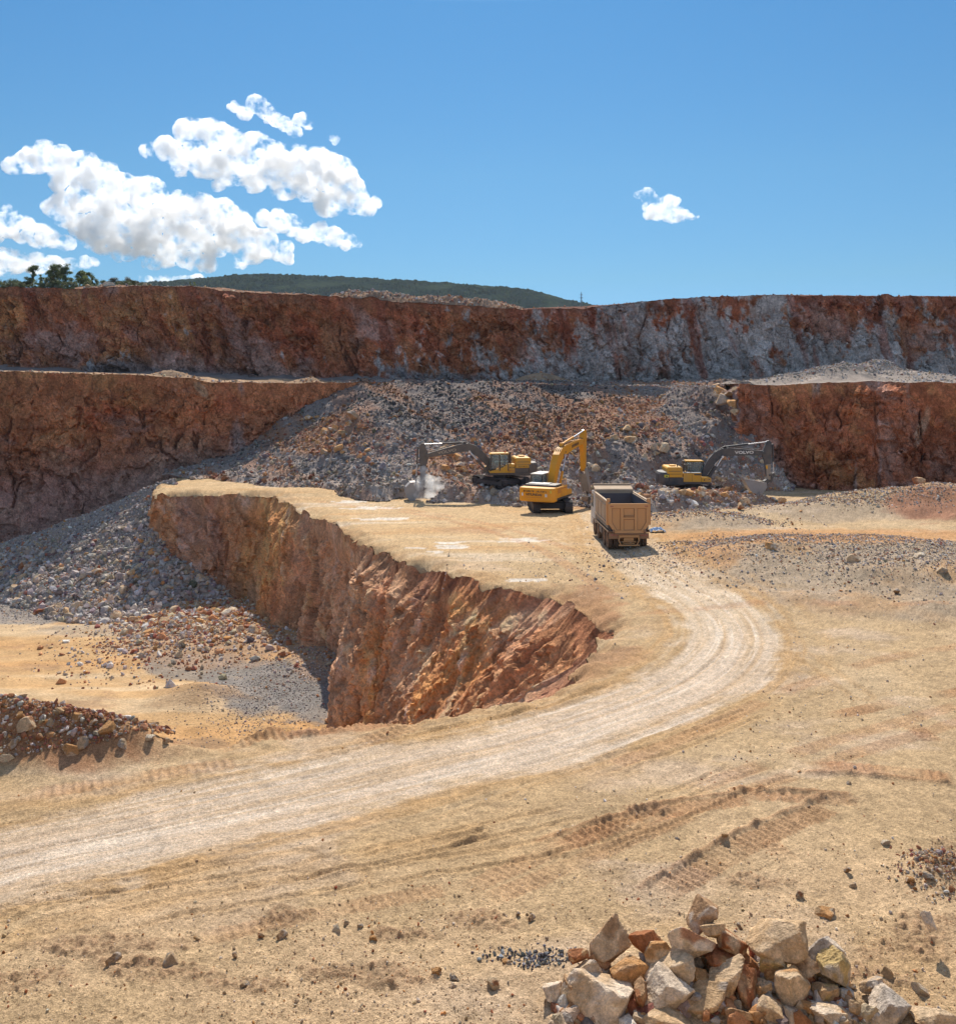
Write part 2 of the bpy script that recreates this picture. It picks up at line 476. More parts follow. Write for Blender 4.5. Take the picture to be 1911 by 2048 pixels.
MOUNDS = []   # gravel banks: px centre, half sizes in px (u, v), height m
def mound(u, v, du, dv, h):
    x, y = G(u, v); x2, _ = G(u + du, v); _, ya = G(u, v - dv); _, yb = G(u, v + dv)
    MOUNDS.append((x, y, abs(x2 - x), abs(ya - yb) / 2, h))
mound(1640, 1128, 330, 60, 0.9)
mound(1860, 1140, 260, 70, 0.9)
mound(1480, 1130, 130, 35, 0.45)
mound(1395, 1050, 130, 15, 1.0)
mound(1590, 1032, 150, 12, 0.9)
mound(1740, 1022, 150, 14, 1.4)
mound(1890, 1020, 120, 20, 1.9)
mound(60, 1492, 200, 34, 1.15)
mound(230, 1490, 120, 26, 0.55)
mound(-120, 1500, 160, 40, 1.0)
mound(1400, 1960, 210, 75, 0.28)
mound(560, 1450, 200, 12, 0.22)
mound(1560, 1210, 240, 30, 0.25)
mound(1890, 1745, 110, 40, 0.3)
mound(620, 985, 140, 10, 0.3)

def pin_near(X, Y):
    m = np.zeros(X.shape, bool)
    cx0, cy0 = LIP.min(0) - 3
    g = np.zeros((140, 140), bool)
    i = ((LIP - [cx0, cy0])).astype(int); i = i[(i[:, 0] < 138) & (i[:, 1] < 138)]
    for dx in (-2, -1, 0, 1, 2):
        for dy in (-2, -1, 0, 1, 2): g[np.clip(i[:, 0] + dx, 0, 139), np.clip(i[:, 1] + dy, 0, 139)] = True
    a = np.floor(X - cx0).astype(int); b = np.floor(Y - cy0).astype(int)
    ok = (a >= 0) & (a < 140) & (b >= 0) & (b < 140)
    m[ok] = g[a[ok], b[ok]]
    return m

def floor_fields(X, Y):
    n = X.shape
    Z = z0(Y).copy()
    lx = fbm(X * 0.08, Y * 0.08, 3, 21)
    Z += lx * 0.12
    gm = np.zeros(n)
    for (mx, my, sx, sy, h) in MOUNDS:
        q = ((X - mx) / sx) ** 2 + ((Y - my) / sy) ** 2
        q = q * (1 + 0.35 * fbm(X * 0.35, Y * 0.35, 3, 5))
        g = np.exp(-np.clip(q, 0, 30) * 1.3)
        Z += g * h
    u, v = UV(X, np.maximum(Y, 5), Z)
    # ---- colour
    C = np.tile(C_TAN, n + (1,))
    n1 = fbm(X * 0.3, Y * 0.3, 4, 31); n2 = fbm(X * 1.3, Y * 1.3, 4, 37); n3 = fbm(X * 0.12, Y * 0.25, 3, 43)
    C = lerp3(C, C_PALE, sstep(-0.1, 0.9, n1) * 0.65)
    C = lerp3(C, C_BAND, sstep(0.15, 0.9, n3) * 0.5)
    C = lerp3(C, C_DARK, sstep(0.3, 1.0, n2) * 0.25)
    C = lerp3(C, [0.58, 0.44, 0.33], sstep(0.1, 0.6, fbm(X * 0.2 + 40, Y * 0.35, 5, 39, gain=0.6)) * 0.45)
    # near ground: pale, stony
    nearm = sstep(27, 19, Y)
    C = lerp3(C, [0.54, 0.37, 0.215], nearm * sstep(-0.4, 0.7, n1) * 0.8)
    # shelf behind the pit lip
    shelf = sstep(50, 60, Y) * sstep(14, 6, X)
    st = fbm(X * 0.10 + Y * 0.05, Y * 0.55, 4, 51)
    C = lerp3(C, [0.54, 0.37, 0.20], shelf * 0.7)
    C = lerp3(C, C_ORNG, shelf * sstep(0.2, 0.9, st) * 0.55)
    C = lerp3(C, [0.66, 0.55, 0.42], shelf * sstep(0.25, 0.8, -st) * 0.5)
    # gravel banks, grey on the right
    gr = np.zeros(n)
    for (cu, cv, du, dv, a) in [(1700, 1140, 380, 75, 1.0), (1850, 1185, 300, 65, 0.9), (1480, 1120, 150, 45, 0.8), (1400, 1048, 160, 22, 0.95), (1720, 1022, 260, 24, 0.8)]:
        q = ((u - cu) / du) ** 2 + ((v - cv) / dv) ** 2 + 0.5 * n1 + 0.25 * n2
        gr = np.maximum(gr, a * sstep(1.15, 0.55, q))
    C = lerp3(C, C_GREY, gr * 0.7)
    C = lerp3(C, C_ORNG, gr * sstep(0.1, 0.8, fbm(X * 0.25, Y * 0.25, 4, 77)) * 0.55)
    org = sstep(1.1, 0.4, ((u - 1650) / 420) ** 2 + ((v - 1073) / 17) ** 2 + 0.3 * n2)
    org = np.maximum(org, sstep(1.1, 0.4, ((u - 1390) / 110) ** 2 + ((v - 1110) / 38) ** 2 + 0.4 * n2) * 0.8)
    C = lerp3(C, [0.50, 0.255, 0.105], org * 0.75)
    q = ((u - 1870) / 120) ** 2 + ((v - 1005) / 45) ** 2 + 0.3 * n2
    C = lerp3(C, [0.30, 0.13, 0.075], sstep(1.1, 0.4, q) * 0.8)
    # red dirt at the right shoulder of the cut and along the near lip
    for (cu, cv, du, dv, a) in [(1160, 1215, 90, 50, 0.6), (600, 1448, 260, 16, 0.75), (110, 1470, 300, 75, 0.7), (1240, 1310, 80, 22, 0.5), (1150, 1340, 90, 24, 0.5), (1180, 1010, 60, 10, 0.8), (940, 1060, 90, 8, 0.35)]:
        q = ((u - cu) / du) ** 2 + ((v - cv) / dv) ** 2 + 0.6 * n2
        C = lerp3(C, C_RED, a * sstep(1.1, 0.3, q))
    # ---- haul road
    sd, ss = near_poly(X, Y, ROADC)
    hw = np.interp(ss, _rs, ROADC[:, 2])
    dd = sd / hw
    edge = fbm(X * 0.5, Y * 0.9, 6, 61, gain=0.65) * 0.30 + fbm(ss * 0.10, sd * 1.6, 4, 62) * 0.34
    ad = np.abs(dd) + edge
    road = sstep(1.25, 0.72, ad)
    near_end = sstep(175, 155, ss)
    band = sstep(2.1, 1.1, ad) * (1 - road)
    strk = fbm(dd * 5.0, ss * 0.10, 4, 71, gain=0.6)
    strk2 = fbm(dd * 14.0, ss * 0.22, 3, 72, gain=0.6)
    C = lerp3(C, C_BAND, band * sstep(-0.7, 0.35, strk + 0.35 * n1) * 0.85)
    rc = np.tile(C_ROAD, n + (1,))
    far = sstep(34, 44, Y)
    rc = lerp3(rc, [0.53, 0.385, 0.235], far * 0.7)
    rc = lerp3(rc, [0.47, 0.31, 0.165], sstep(0.0, 0.7, strk) * (0.55 + 0.3 * far))
    for rk in (-0.62, -0.25, 0.18, 0.55):
        rut = np.exp(-((dd - rk - 0.05 * vn2(ss * 0.15, ss * 0 + rk, 75)) / 0.055) ** 2) * sstep(-0.5, 0.3, vn2(ss * 0.12, ss * 0 + rk * 7, 76))
        rc = lerp3(rc, [0.45, 0.285, 0.145], rut * 0.7)
        Z -= rut * road * 0.03
    rc = lerp3(rc, [0.74, 0.62, 0.49], sstep(0.1, 0.8, -strk2) * 0.55)
    C = C * (1 - road[..., None]) + rc * road[..., None]
    Z -= road * 0.04
    Z += band * strk2 * 0.03 + road * strk2 * 0.018
    wet = road * (0.55 + 0.45 * sstep(-0.3, 0.5, -strk)) * sstep(60, 40, Y)
    # white streaks on the shelf: puddles reflecting the sky, painted as pale colour
    for (cu, cv, du, dv) in [(905, 1094, 38, 4.5), (835, 1096, 22, 3), (872, 1103, 22, 2.5), (900, 1086, 30, 2.5), (700, 1003, 40, 3.5), (740, 1016, 60, 4), (1045, 1080, 50, 5), (770, 1038, 60, 3), (1060, 1160, 50, 3)]:
        q = ((u - cu) / du) ** 2 + ((v - cv) / dv) ** 2 + 0.5 * n2
        mk = sstep(0.9, 0.5, q + 0.9 * fbm(X * 0.7, Y * 2.2, 4, 58, gain=0.65))
        C = lerp3(C, [0.70, 0.63, 0.54], mk * 0.8)
    # ---- ruts
    rough = 0.25 + 0.75 * nearm
    for (px, hw_, dep) in RUTS:
        P = smooth_poly([G(*q) for q in px], 2)
        for off in ((-0.0,) if dep > 0.08 else (-0.35, 0.35)):
            lo = P.min(0) - 1.2; hi = P.max(0) + 1.2
            m = (X > lo[0]) & (X < hi[0]) & (Y > lo[1]) & (Y < hi[1])
            if not m.any(): continue
            d, s = near_poly(X[m], Y[m], P)
            d = d - off + 0.06 * vn2(s * 1.2, s * 0, 5); hw_ = hw_ if dep > 0.08 else min(hw_, 0.075)
            k = np.exp(-(d / hw_) ** 2)
            rim = np.exp(-((np.abs(d) - 1.7 * hw_) / (0.6 * hw_)) ** 2)
            wv = sstep(-0.8, 0.1, vn2(s * 0.35, s * 0 + off, 8))
            dep = dep * 0.65
            Z[m] += (-k * dep + rim * dep * (0.8 + 0.6 * vn2(s * 5, d * 5, 3))) * wv
            cm = np.clip(k * 0.7 + rim * 0.4, 0, 1) * wv * 0.55
            Cm = C[m]; C[m] = Cm + (C_BAND - Cm) * cm[:, None]
    # ---- crawler prints
    for (px, hw_, pitch, ht, red, berm) in PRINTS:
        P = smooth_poly([G(*q) for q in px], 2)
        lo = P.min(0) - 1.5; hi = P.max(0) + 1.5
        m = (X > lo[0]) & (X < hi[0]) & (Y > lo[1]) & (Y < hi[1])
        if not m.any(): continue
        d, s = near_poly(X[m], Y[m], P)
        tot = np.linalg.norm(np.diff(P[:, :2], axis=0), axis=1).sum()
        ends = sstep(0, 0.3, s) * sstep(tot, tot - 0.3, s)
        broken = sstep(-0.75, -0.25, vn2(s * 0.7, d * 0.8, 12))
        inb = sstep(hw_ + 0.05, hw_ - 0.05, np.abs(d)) * ends * broken
        ph = (s / pitch + 0.12 * vn2(s * 2, d * 2, 3)) % 1.0
        bar = np.where(ph < 0.3, ph / 0.3, np.where(ph < 0.45, 1.0, np.clip((0.75 - ph) / 0.3, 0, 1)))
        Z[m] += inb * (bar * ht - ht * 0.4) * 0.8
        if berm:
            e = np.exp(-((d - berm * (hw_ + 0.12)) / 0.10) ** 2) * ends
            Z[m] += e * ht * (1.1 + 0.9 * vn2(s * 4, d * 4, 7))
            inb = np.maximum(inb, e)
        cm = inb * (0.25 + 0.5 * red)
        Cm = C[m]; C[m] = Cm + (C_RED * 1.15 - Cm) * cm[:, None] * 0.8
    # ---- clods and stony roughness
    cl = np.zeros(n)
    for (cu, cv, du, dv) in CLODS:
        q = ((u - cu) / du) ** 2 + ((v - cv) / dv) ** 2 + 0.8 * n2
        cl = np.maximum(cl, sstep(1.0, 0.1, q))
    cl = cl * (1 - road)
    fz = vn2(X * 5.5, Y * 5.5, 91); fz2 = vn2(X * 12.0, Y * 12.0, 92); fz3 = vn2(X * 2.4, Y * 2.4, 93)
    Z += cl * (0.045 * np.clip(fz + 0.15, 0, 1) + 0.05 * np.clip(fz2, 0, 1) + 0.012)
    C = lerp3(C, [0.36, 0.225, 0.13], cl * (0.35 + 0.5 * sstep(-0.2, 0.5, fz2)))
    dry = (1 - road * 0.75)
    f24 = vn2(X * 26.0, Y * 26.0, 94)
    Z += dry * (0.006 + 0.007 * nearm) * (fz + 0.8 * fz2 + 0.8 * f24) + dry * 0.02 * fz3
    Z += (gr + sstep(0.0, 0.4, 0 * gr)) * 0.10 * np.abs(fbm(X * 1.6, Y * 1.6, 4, 95, gain=0.65))
    C *= (1 + 0.13 * fz2 + 0.06 * fz + 0.10 * f24)[..., None]
    # ---- the edge above the pit crumbles away
    if X.ndim == 2:
        m = pin_near(X, Y)
        dl = np.full(n, 9.0)
        q = np.argwhere(m)
        for i in range(0, len(q), 4000):
            a, b = q[i:i + 4000, 0], q[i:i + 4000, 1]
            dl[a, b] = np.sqrt(((X[a, b][:, None] - LIP[None, ::2, 0]) ** 2 + (Y[a, b][:, None] - LIP[None, ::2, 1]) ** 2).min(1))
        e = np.exp(-dl / 0.6)
        Z -= e * (0.36 + 0.34 * fbm(X * 0.9, Y * 0.9, 4, 97))
        Z += np.exp(-((dl - 0.9) / 0.5) ** 2) * 0.14 * np.clip(fbm(X * 0.8, Y * 0.8, 4, 98) + 0.3, 0, 1)
        C = lerp3(C, [0.44, 0.25, 0.12], np.exp(-dl / 0.9) * sstep(-0.4, 0.3, n2) * 0.7)
    # ---- slope up to where the photographer stands
    k = sstep(15.2, 2.5, Y)
    up = np.interp(Y, [-60, 1.6, 3.0, 13.5, 15.2], [-1.75, -1.75, -3.3, -10.6, -11.2])
    Z = np.where(Y < 15.2, np.maximum(Z, np.minimum(up, Z + 40)), Z)
    return Z, np.clip(C, 0.02, 0.9), wet, road * near_end

_vs = np.concatenate([np.arange(2085, 1100, -2.3), np.arange(1100, 1006, -1.5)])
_ys = np.array([G(CX, v)[1] for v in _vs])
_yb = np.concatenate([np.array([-60, -30, -12, -4, 0, 1.5, 2.5]), np.arange(3.2, _ys[0] - 0.2, 0.35)])
_yt = np.linspace(_ys[-1] + 0.5, 126, 70)
YR = np.concatenate([_yb, _ys, _yt])
KC = np.concatenate([np.linspace(-1.3, -0.56, 40)[:-1], np.arange(-0.56, 0.56, 1.2 / 975), np.linspace(0.56, 1.3, 40)[1:]])
Yg, Kg = np.meshgrid(YR, KC, indexing='ij')
Xg = Kg * np.maximum(Yg, 15.0)
Zg, Cg, Wg, Rg = floor_fields(Xg, Yg)
pin = inside_rows(Xg, Yg, PITPOLY)
V = np.stack([Xg, Yg, Zg], -1).reshape(-1, 3).copy()
FC = grid_faces(*Xg.shape)
pf = pin.ravel()[FC].sum(1)
FC = FC[pf < 4]
LIPZ = floor_fields(LIP[:, 0], LIP[:, 1])[0] - (0.36 + 0.34 * fbm(LIP[:, 0] * 0.9, LIP[:, 1] * 0.9, 4, 97))
_cut = np.unique(FC.ravel()); _cut = _cut[pin.ravel()[_cut]]
for _i in range(0, len(_cut), 400):          # draw the edge of the sheet onto the lip itself
    _q = _cut[_i:_i + 400]
    _d = ((V[_q, None, :2] - LIP[None]) ** 2).sum(-1)
    _j = _d.argmin(1)
    _ok = _d[np.arange(len(_q)), _j] < 1.5
    V[_q[_ok], 0] = LIP[_j[_ok], 0]; V[_q[_ok], 1] = LIP[_j[_ok], 1]; V[_q[_ok], 2] = LIPZ[_j[_ok]]
rm = Rg.ravel()[FC].mean(1) > 0.45
for nm, sel in (('quarry_floor', ~rm), ('haul_road', rm)):
    v_, f_, c_, w_ = compact(V, FC[sel], Cg.reshape(-1, 3), Wg.ravel())
    o = mesh_np(nm, v_, f_, M_FLOOR, c_, {'wet': w_}, smooth=True)
    tag(o, kind='structure')
tag(bpy.data.objects['quarry_floor'], 'tan dirt floor of the quarry with tyre and crawler tracks')
tag(bpy.data.objects['haul_road'], 'pale dusty haul road curving through the quarry')

def floor_z(x, y):
    """height of the floor mesh at points"""
    x = np.atleast_1d(np.asarray(x, float)); y = np.atleast_1d(np.asarray(y, float))
    return floor_fields(x, y)[0]
# ------------------------------------------------------------------ rock faces
R_RED = np.array([0.34, 0.12, 0.06]); R_BRN = np.array([0.33, 0.16, 0.08]); R_OCH = np.array([0.42, 0.235, 0.10])
R_MAR = np.array([0.19, 0.08, 0.05]); R_GRY = np.array([0.40, 0.38, 0.37]); R_DGR = np.array([0.16, 0.15, 0.15])
R_PNK = np.array([0.37, 0.27, 0.225]); R_LIT = np.array([0.52, 0.48, 0.46])

def face_sheet(name, top, foot, nv, relief, colour, mat=M_CLIFF, inset=0.0, seed=0, label=None, flip=1, gain=(1.60, 1.34, 1.26), lipkeep=0.06, topfade=0.10, joints=1.0, ease=0):
    """a rock face lofted from the line of its lip to the line of its foot; relief pushes it out along its own normal"""
    n = len(top)
    t = np.linspace(0, 1, nv)[:, None, None]
    P = top[None] * (1 - t) + foot[None] * t
    if ease:                       # the frayed line of the lip is not carried down the face
        kk = np.ones(ease) / ease
        sm = np.stack([np.convolve(np.pad(top[:, i], ease // 2, mode='edge'), kk, 'valid')[:n] for i in (0, 1)], 1)
        P[..., :2] += (sm - top[:, :2])[None] * (sstep(0.0, 0.10, t) * (1 - t))
    seg = np.concatenate([[0], np.cumsum(np.linalg.norm(np.diff(top[:, :2], axis=0), axis=1))])
    S = np.broadcast_to(seg[None], (nv, n)).copy()
    H = P[..., 2].copy()
    T = np.gradient(top[:, :2], axis=0)
    k = 9
    ker = np.ones(k) / k
    T = np.stack([np.convolve(np.pad(T[:, i], k // 2, mode='edge'), ker, 'valid') for i in (0, 1)], 1)
    T /= np.linalg.norm(T, axis=1)[:, None] + 1e-9
    Nx = np.stack([T[:, 1], -T[:, 0]], 1) * flip
    tt = np.broadcast_to(np.linspace(0, 1, nv)[:, None], (nv, n))
    R, ex = relief(S, H, tt, P)
    jn = np.abs(fbm(S * 0.28 + 0.35 * fbm(S * 0.2, H * 0.25, 3, seed + 91), H * 0.05, 3, seed + 92)) + 0.05 * fbm(S * 0.9, H * 0.9, 3, seed + 93)
    joint = sstep(0.045, 0.0, jn) * sstep(-0.5, 0.3, fbm(S * 0.1, H * 0.3, 3, seed + 94)) * joints
    R = R - 0.45 * joint
    fade = np.clip(lipkeep + sstep(0.0, topfade, tt), 0, 1)
    R = np.maximum(R, -0.12 - 3.0 * sstep(0.06, 0.6, tt)) * fade
    P[..., 0] += R * Nx[None, :, 0]; P[..., 1] += R * Nx[None, :, 1]
    P[..., 2] += R * 0.25 * sstep(0.04, 0.2, tt)
    C = colour(S, H, tt, P, ex) * np.array(gain)
    C = lerp3(C, [0.16, 0.07, 0.05], joint * 0.7)
    o = mesh_np(name, P.reshape(-1, 3), grid_faces(nv, n), mat, np.clip(C, 0.02, 0.8).reshape(-1, 3), smooth=False)
    tag(o, label, kind='structure')
    return o

def rock_relief(big=0.9, block=(2.6, 0.8), small=0.30, diag=0.5, seed=0, vert=1.7):
    def f(S, H, t, P):
        a, b = S + diag * H, H - 0.25 * S
        w1 = fbm(a * 0.35, b * 0.35, 4, seed + 1, gain=0.6); w2 = fbm(a * 0.35, b * 0.35, 4, seed + 2, gain=0.6)
        wx = a + 2.0 * w1; wy = b + 2.0 * w2
        r = fbm(S / 7.0, H / 18.0, 4, seed + 3, gain=0.55) * big
        f1, e1, c1 = facets(wx / block[0], wy / (block[0] * vert), seed + 4, 1.3)
        f2, e2, c2 = facets((a + 0.7 * w2) / block[1] + 0.5 * fbm(a, b, 3, seed + 9), (b + 0.7 * w1) / (block[1] * 1.5), seed + 5, 1.4)
        f3, e3, c3 = facets(S / 0.33 + 0.5 * w1, H / 0.42 + 0.5 * w2, seed + 6)
        amp = 0.45 + 0.75 * sstep(-0.4, 0.5, fbm(S * 0.12, H * 0.2, 3, seed + 11))
        rid = 1 - np.abs(fbm((S + diag * H) * 0.30, (H - 0.4 * S) * 0.12, 4, seed + 12, gain=0.6))
        r = r + f1 * block[0] * 0.22 * amp + f2 * block[1] * 0.46 * amp + f3 * 0.18 * amp - 0.7 * np.clip(rid - 0.72, 0, 1) * 2.0
        r = r + small * fbm(S * 0.9, H * 0.7, 6, seed + 7, gain=0.66) * 1.25
        return r, (c1, c2, e1, wx, wy)
    return f

def poly_xy(px, zs=None):
    return np.array(px, float)

# -- upper wall along the back of the bench
UW = [(-300, 560, 137, 128), (0, 573, 134, 130), (140, 577, 133, 129.5), (300, 571, 132, 129), (420, 578, 132, 128), (500, 586, 131, 127.5), (640, 590, 130, 127), (760, 601, 129, 126.5),
      (900, 609, 128, 126), (1030, 616, 127, 125), (1055, 618, 125.5, 124), (1100, 617, 123.5, 122), (1170, 617, 123, 121.5),
      (1225, 610, 122.5, 121), (1330, 598, 122, 120), (1450, 593, 122, 120), (1545, 590, 121, 119.5), (1600, 591, 121, 119), (1700, 592, 121, 119),
      (1911, 593, 120, 118), (2250, 592, 119, 117)]
BENCHZ = lambda u: np.interp(u, [-300, 0, 300, 600, 1000, 1300, 1911, 2300], [-0.3, -0.4, -0.9, -1.6, -1.9, -1.8, -1.5, -1.3])
UW = [(u, v, yt + 5, yb + 5) for u, v, yt, yb in UW]
_top = np.array([PY(u, v, yt) for u, v, yt, yb in UW])
_foot = np.array([((u - CX) / F * yb, yb, BENCHZ(u) - 0.8) for u, v, yt, yb in UW])
_tu = dense(np.hstack([_top, _foot]), 0.13)
UTOP, UFOOT = _tu[:, :3].copy(), _tu[:, 3:].copy()
_sx = np.arange(len(UTOP)) * 0.13
UTOP[:, 2] += 0.16 * fbm(_sx * 0.9, _sx * 0, 4, 5, gain=0.7) + np.clip(vn2(_sx * 0.35, _sx * 0, 8) - 0.55, 0, 1) * 0.9
UTOP[:, 1] += 0.5 * fbm(_sx * 0.2, _sx * 0 + 3, 4, 6)

def col_upper(S, H, t, P, ex):
    c1, c2, e1, wx, wy = ex
    u, _ = UV(P[..., 0], P[..., 1], P[..., 2])
    A = fbm(S * 0.16 + H * 0.12, H * 0.16 - S * 0.05, 5, 101, gain=0.62)
    B = fbm(S * 0.35 + H * 0.2, H * 0.22, 5, 102, gain=0.6)
    D = fbm(S * 0.8, H * 0.25, 4, 103, gain=0.6)
    C = np.tile(R_BRN, S.shape + (1,))
    left = sstep(620, 420, u)
    C = lerp3(C, R_RED, sstep(-0.35, 0.45, B) * (0.9 - 0.35 * left))
    C = lerp3(C, R_OCH, sstep(-0.1, 0.55, A + 0.3 * (c1 - 0.5)) * (0.25 + 0.65 * left))
    C = lerp3(C, R_PNK, sstep(0.05, 0.6, -A + 0.3 * t - 0.15) * 0.75)
    C = lerp3(C, R_MAR, sstep(0.25, 0.8, -B + 0.3 * (c2 - 0.5)) * 0.5)
    C = lerp3(C, R_MAR, sstep(0.16, 0.02, t + 0.12 * D) * 0.55)
    # grey limestone: patches towards the corner, most of the face right of it
    bias = np.interp(u, [0, 300, 640, 760, 900, 1040, 1060, 1130, 1200, 1420, 1520, 1700, 1911], [-0.62, -0.5, -0.6, -0.5, -0.34, -0.28, 0.0, 0.12, 0.28, 0.26, 0.16, 0.02, 0.0])
    bias = bias + (t - 0.45) * np.interp(u, [0, 900, 1150, 1480, 1911], [0.45, 0.45, 0.45, 0.75, 1.05])
    gm = sstep(-0.16, 0.20, 0.35 * fbm(S * 1.8, H * 1.2, 4, 109, gain=0.65) + bias + 0.55 * A + 0.28 * D + 0.42 * (c1 - 0.5) + 0.22 * (c2 - 0.5))
    gcol = lerp3(np.tile(R_GRY, S.shape + (1,)), R_LIT, sstep(-0.1, 0.6, B))
    gcol = lerp3(gcol, R_PNK, sstep(0.1, 0.6, -D) * 0.5)
    gcol = gcol * np.array([1.30, 1.16, 1.06]) / np.array([1.6, 1.34, 1.26])[None, None]
    C = C * (1 - gm[..., None]) + gcol * gm[..., None]
    # soil washed down the joints from the top
    drip = sstep(0.1, 0.5, fbm(S * 0.42 + 0.25 * H * 0.4, H * 0.05, 4, 107, gain=0.65) - 0.35 * t + np.interp(u, [900, 1100, 1500, 1911], [0.0, 0.02, 0.12, 0.25]) - 0.05)
    C = lerp3(C, [0.23, 0.085, 0.052], drip * 0.7)
    # foot: grey scree dust
    fo = sstep(0.84, 0.99, t + 0.16 * A + 0.1 * np.clip(left, 0, 1) * sstep(100, 300, u))
    C = lerp3(C, R_DGR, fo * 0.8 * sstep(1150, 950, u))
    return C * ((0.80 + 0.40 * c2) * (0.9 + 0.2 * c1))[..., None]

face_sheet('upper_cliff', UTOP, UFOOT, 96, rock_relief(0.9, (3.0, 0.9), 0.30, 0.45, 40), col_upper, label='upper rock wall, red brown on the left and grey on the right', lipkeep=0.15)

# -- lower wall on the left, running behind the rubble
LW = [(-420, 736, 100, 96), (0, 742, 106, 103), (160, 747, 108, 105), (310, 752, 110, 107), (395, 757, 111, 108), (420, 764, 111, 108.5), (600, 765, 114, 111), (720, 764, 115, 112), (1000, 766, 116, 113), (1480, 770, 116, 113)]
LW = [(u, v, yt + 7, yb + 7) for u, v, yt, yb in LW]
_top = np.array([PY(u, v, yt) for u, v, yt, yb in LW]); _foot = np.array([((u - CX) / F * yb, yb, -23.0) for u, v, yt, yb in LW])
_tu = dense(np.hstack([_top, _foot]), 0.14)
LTOP, LFOOT = _tu[:, :3].copy(), _tu[:, 3:].copy()
_sx = np.arange(len(LTOP)) * 0.14
LTOP[:, 2] += 0.16 * fbm(_sx * 0.6, _sx * 0, 5, 15, gain=0.7)
LTOP[:, 1] += 0.5 * fbm(_sx * 0.3, _sx * 0 + 3, 5, 16, gain=0.6)

def col_left(S, H, t, P, ex):
    c1, c2, e1, wx, wy = ex
    u, v = UV(P[..., 0], P[..., 1], P[..., 2])
    A = fbm(S * 0.14, H * 0.3, 5, 201, gain=0.62); B = fbm(S * 0.3 + H * 0.1, H * 0.4, 5, 202, gain=0.6); D = fbm(S * 0.9, H * 0.15, 4, 203)
    C = np.tile(np.array([0.35, 0.16, 0.075]), S.shape + (1,))
    C = lerp3(C, R_OCH, sstep(0.0, 0.7, A + 0.3 * (c1 - 0.5)) * 0.75 * sstep(620, 350, u))
    C = lerp3(C, R_RED, sstep(0.1, 0.7, B) * 0.7)
    C = lerp3(C, R_MAR, sstep(0.35, 0.9, -B) * 0.45)
    C = lerp3(C, R_PNK, sstep(0.3, 0.8, -A) * 0.55)
    q = ((u - 480 + 20 * D) / 26) ** 2 + ((v - 900) / 120) ** 2
    C = lerp3(C, [0.36, 0.32, 0.30], sstep(1.1, 0.1, q + 1.3 * np.abs(D) + 0.8 * B) * 0.7)
    fo = sstep(880, 1010, v + 50 * A + np.interp(u, [0, 300, 470], [0, 30, 60]))
    C = lerp3(C, [0.27, 0.22, 0.20], fo * 0.65)
    q = ((u - 405) / 16) ** 2 + ((v - 775 - (u - 395) * 0.8) / 12) ** 2
    C = lerp3(C, [0.40, 0.27, 0.16], sstep(1.1, 0.3, q + 1.2 * B))
    return C * ((0.80 + 0.40 * c2) * (0.9 + 0.2 * c1))[..., None]

def rel_left(S, H, t, P):
    r, ex = rock_relief(0.7, (3.4, 0.8), 0.22, 0.25, 60, 0.8)(S, H, t, P)
    r = r * 0.7 + np.interp(t, [0, 0.25, 0.6, 1.0], [0, 0.1, 0.7, 2.4])
    return r, ex
face_sheet('left_cliff', LTOP, LFOOT, 150, rel_left, col_left, label='tall orange brown rock wall at the left of the quarry')

# -- lower wall on the right
RW = [(1440, 766, 112, 110), (1462, 768, 106, 104), (1480, 768, 103.5, 100.5), (1540, 770, 102, 99), (1590, 768, 101.5, 98.5), (1625, 766, 100, 97.5), (1700, 764, 99, 96.5), (1760, 762, 98, 95.5), (1800, 764, 97, 94), (1911, 765, 95.5, 92.5), (2200, 765, 92, 88.5)]
RW[0] = (1440, 764, 118, 116); RW[1] = (1460, 767, 110, 108)
_top = np.array([PY(u, v, yt) for u, v, yt, yb in RW]); _foot = np.array([((u - CX) / F * yb, yb, -13.2) for u, v, yt, yb in RW])
_tu = dense(np.hstack([_top, _foot]), 0.10)
RTOP, RFOOT = _tu[:, :3].copy(), _tu[:, 3:].copy()
_sx = np.arange(len(RTOP)) * 0.10
RTOP[:, 2] += 0.10 * fbm(_sx * 0.8, _sx * 0, 4, 25, gain=0.65)
RTOP[:, 1] += 0.4 * fbm(_sx * 0.3, _sx * 0 + 3, 5, 26, gain=0.6)

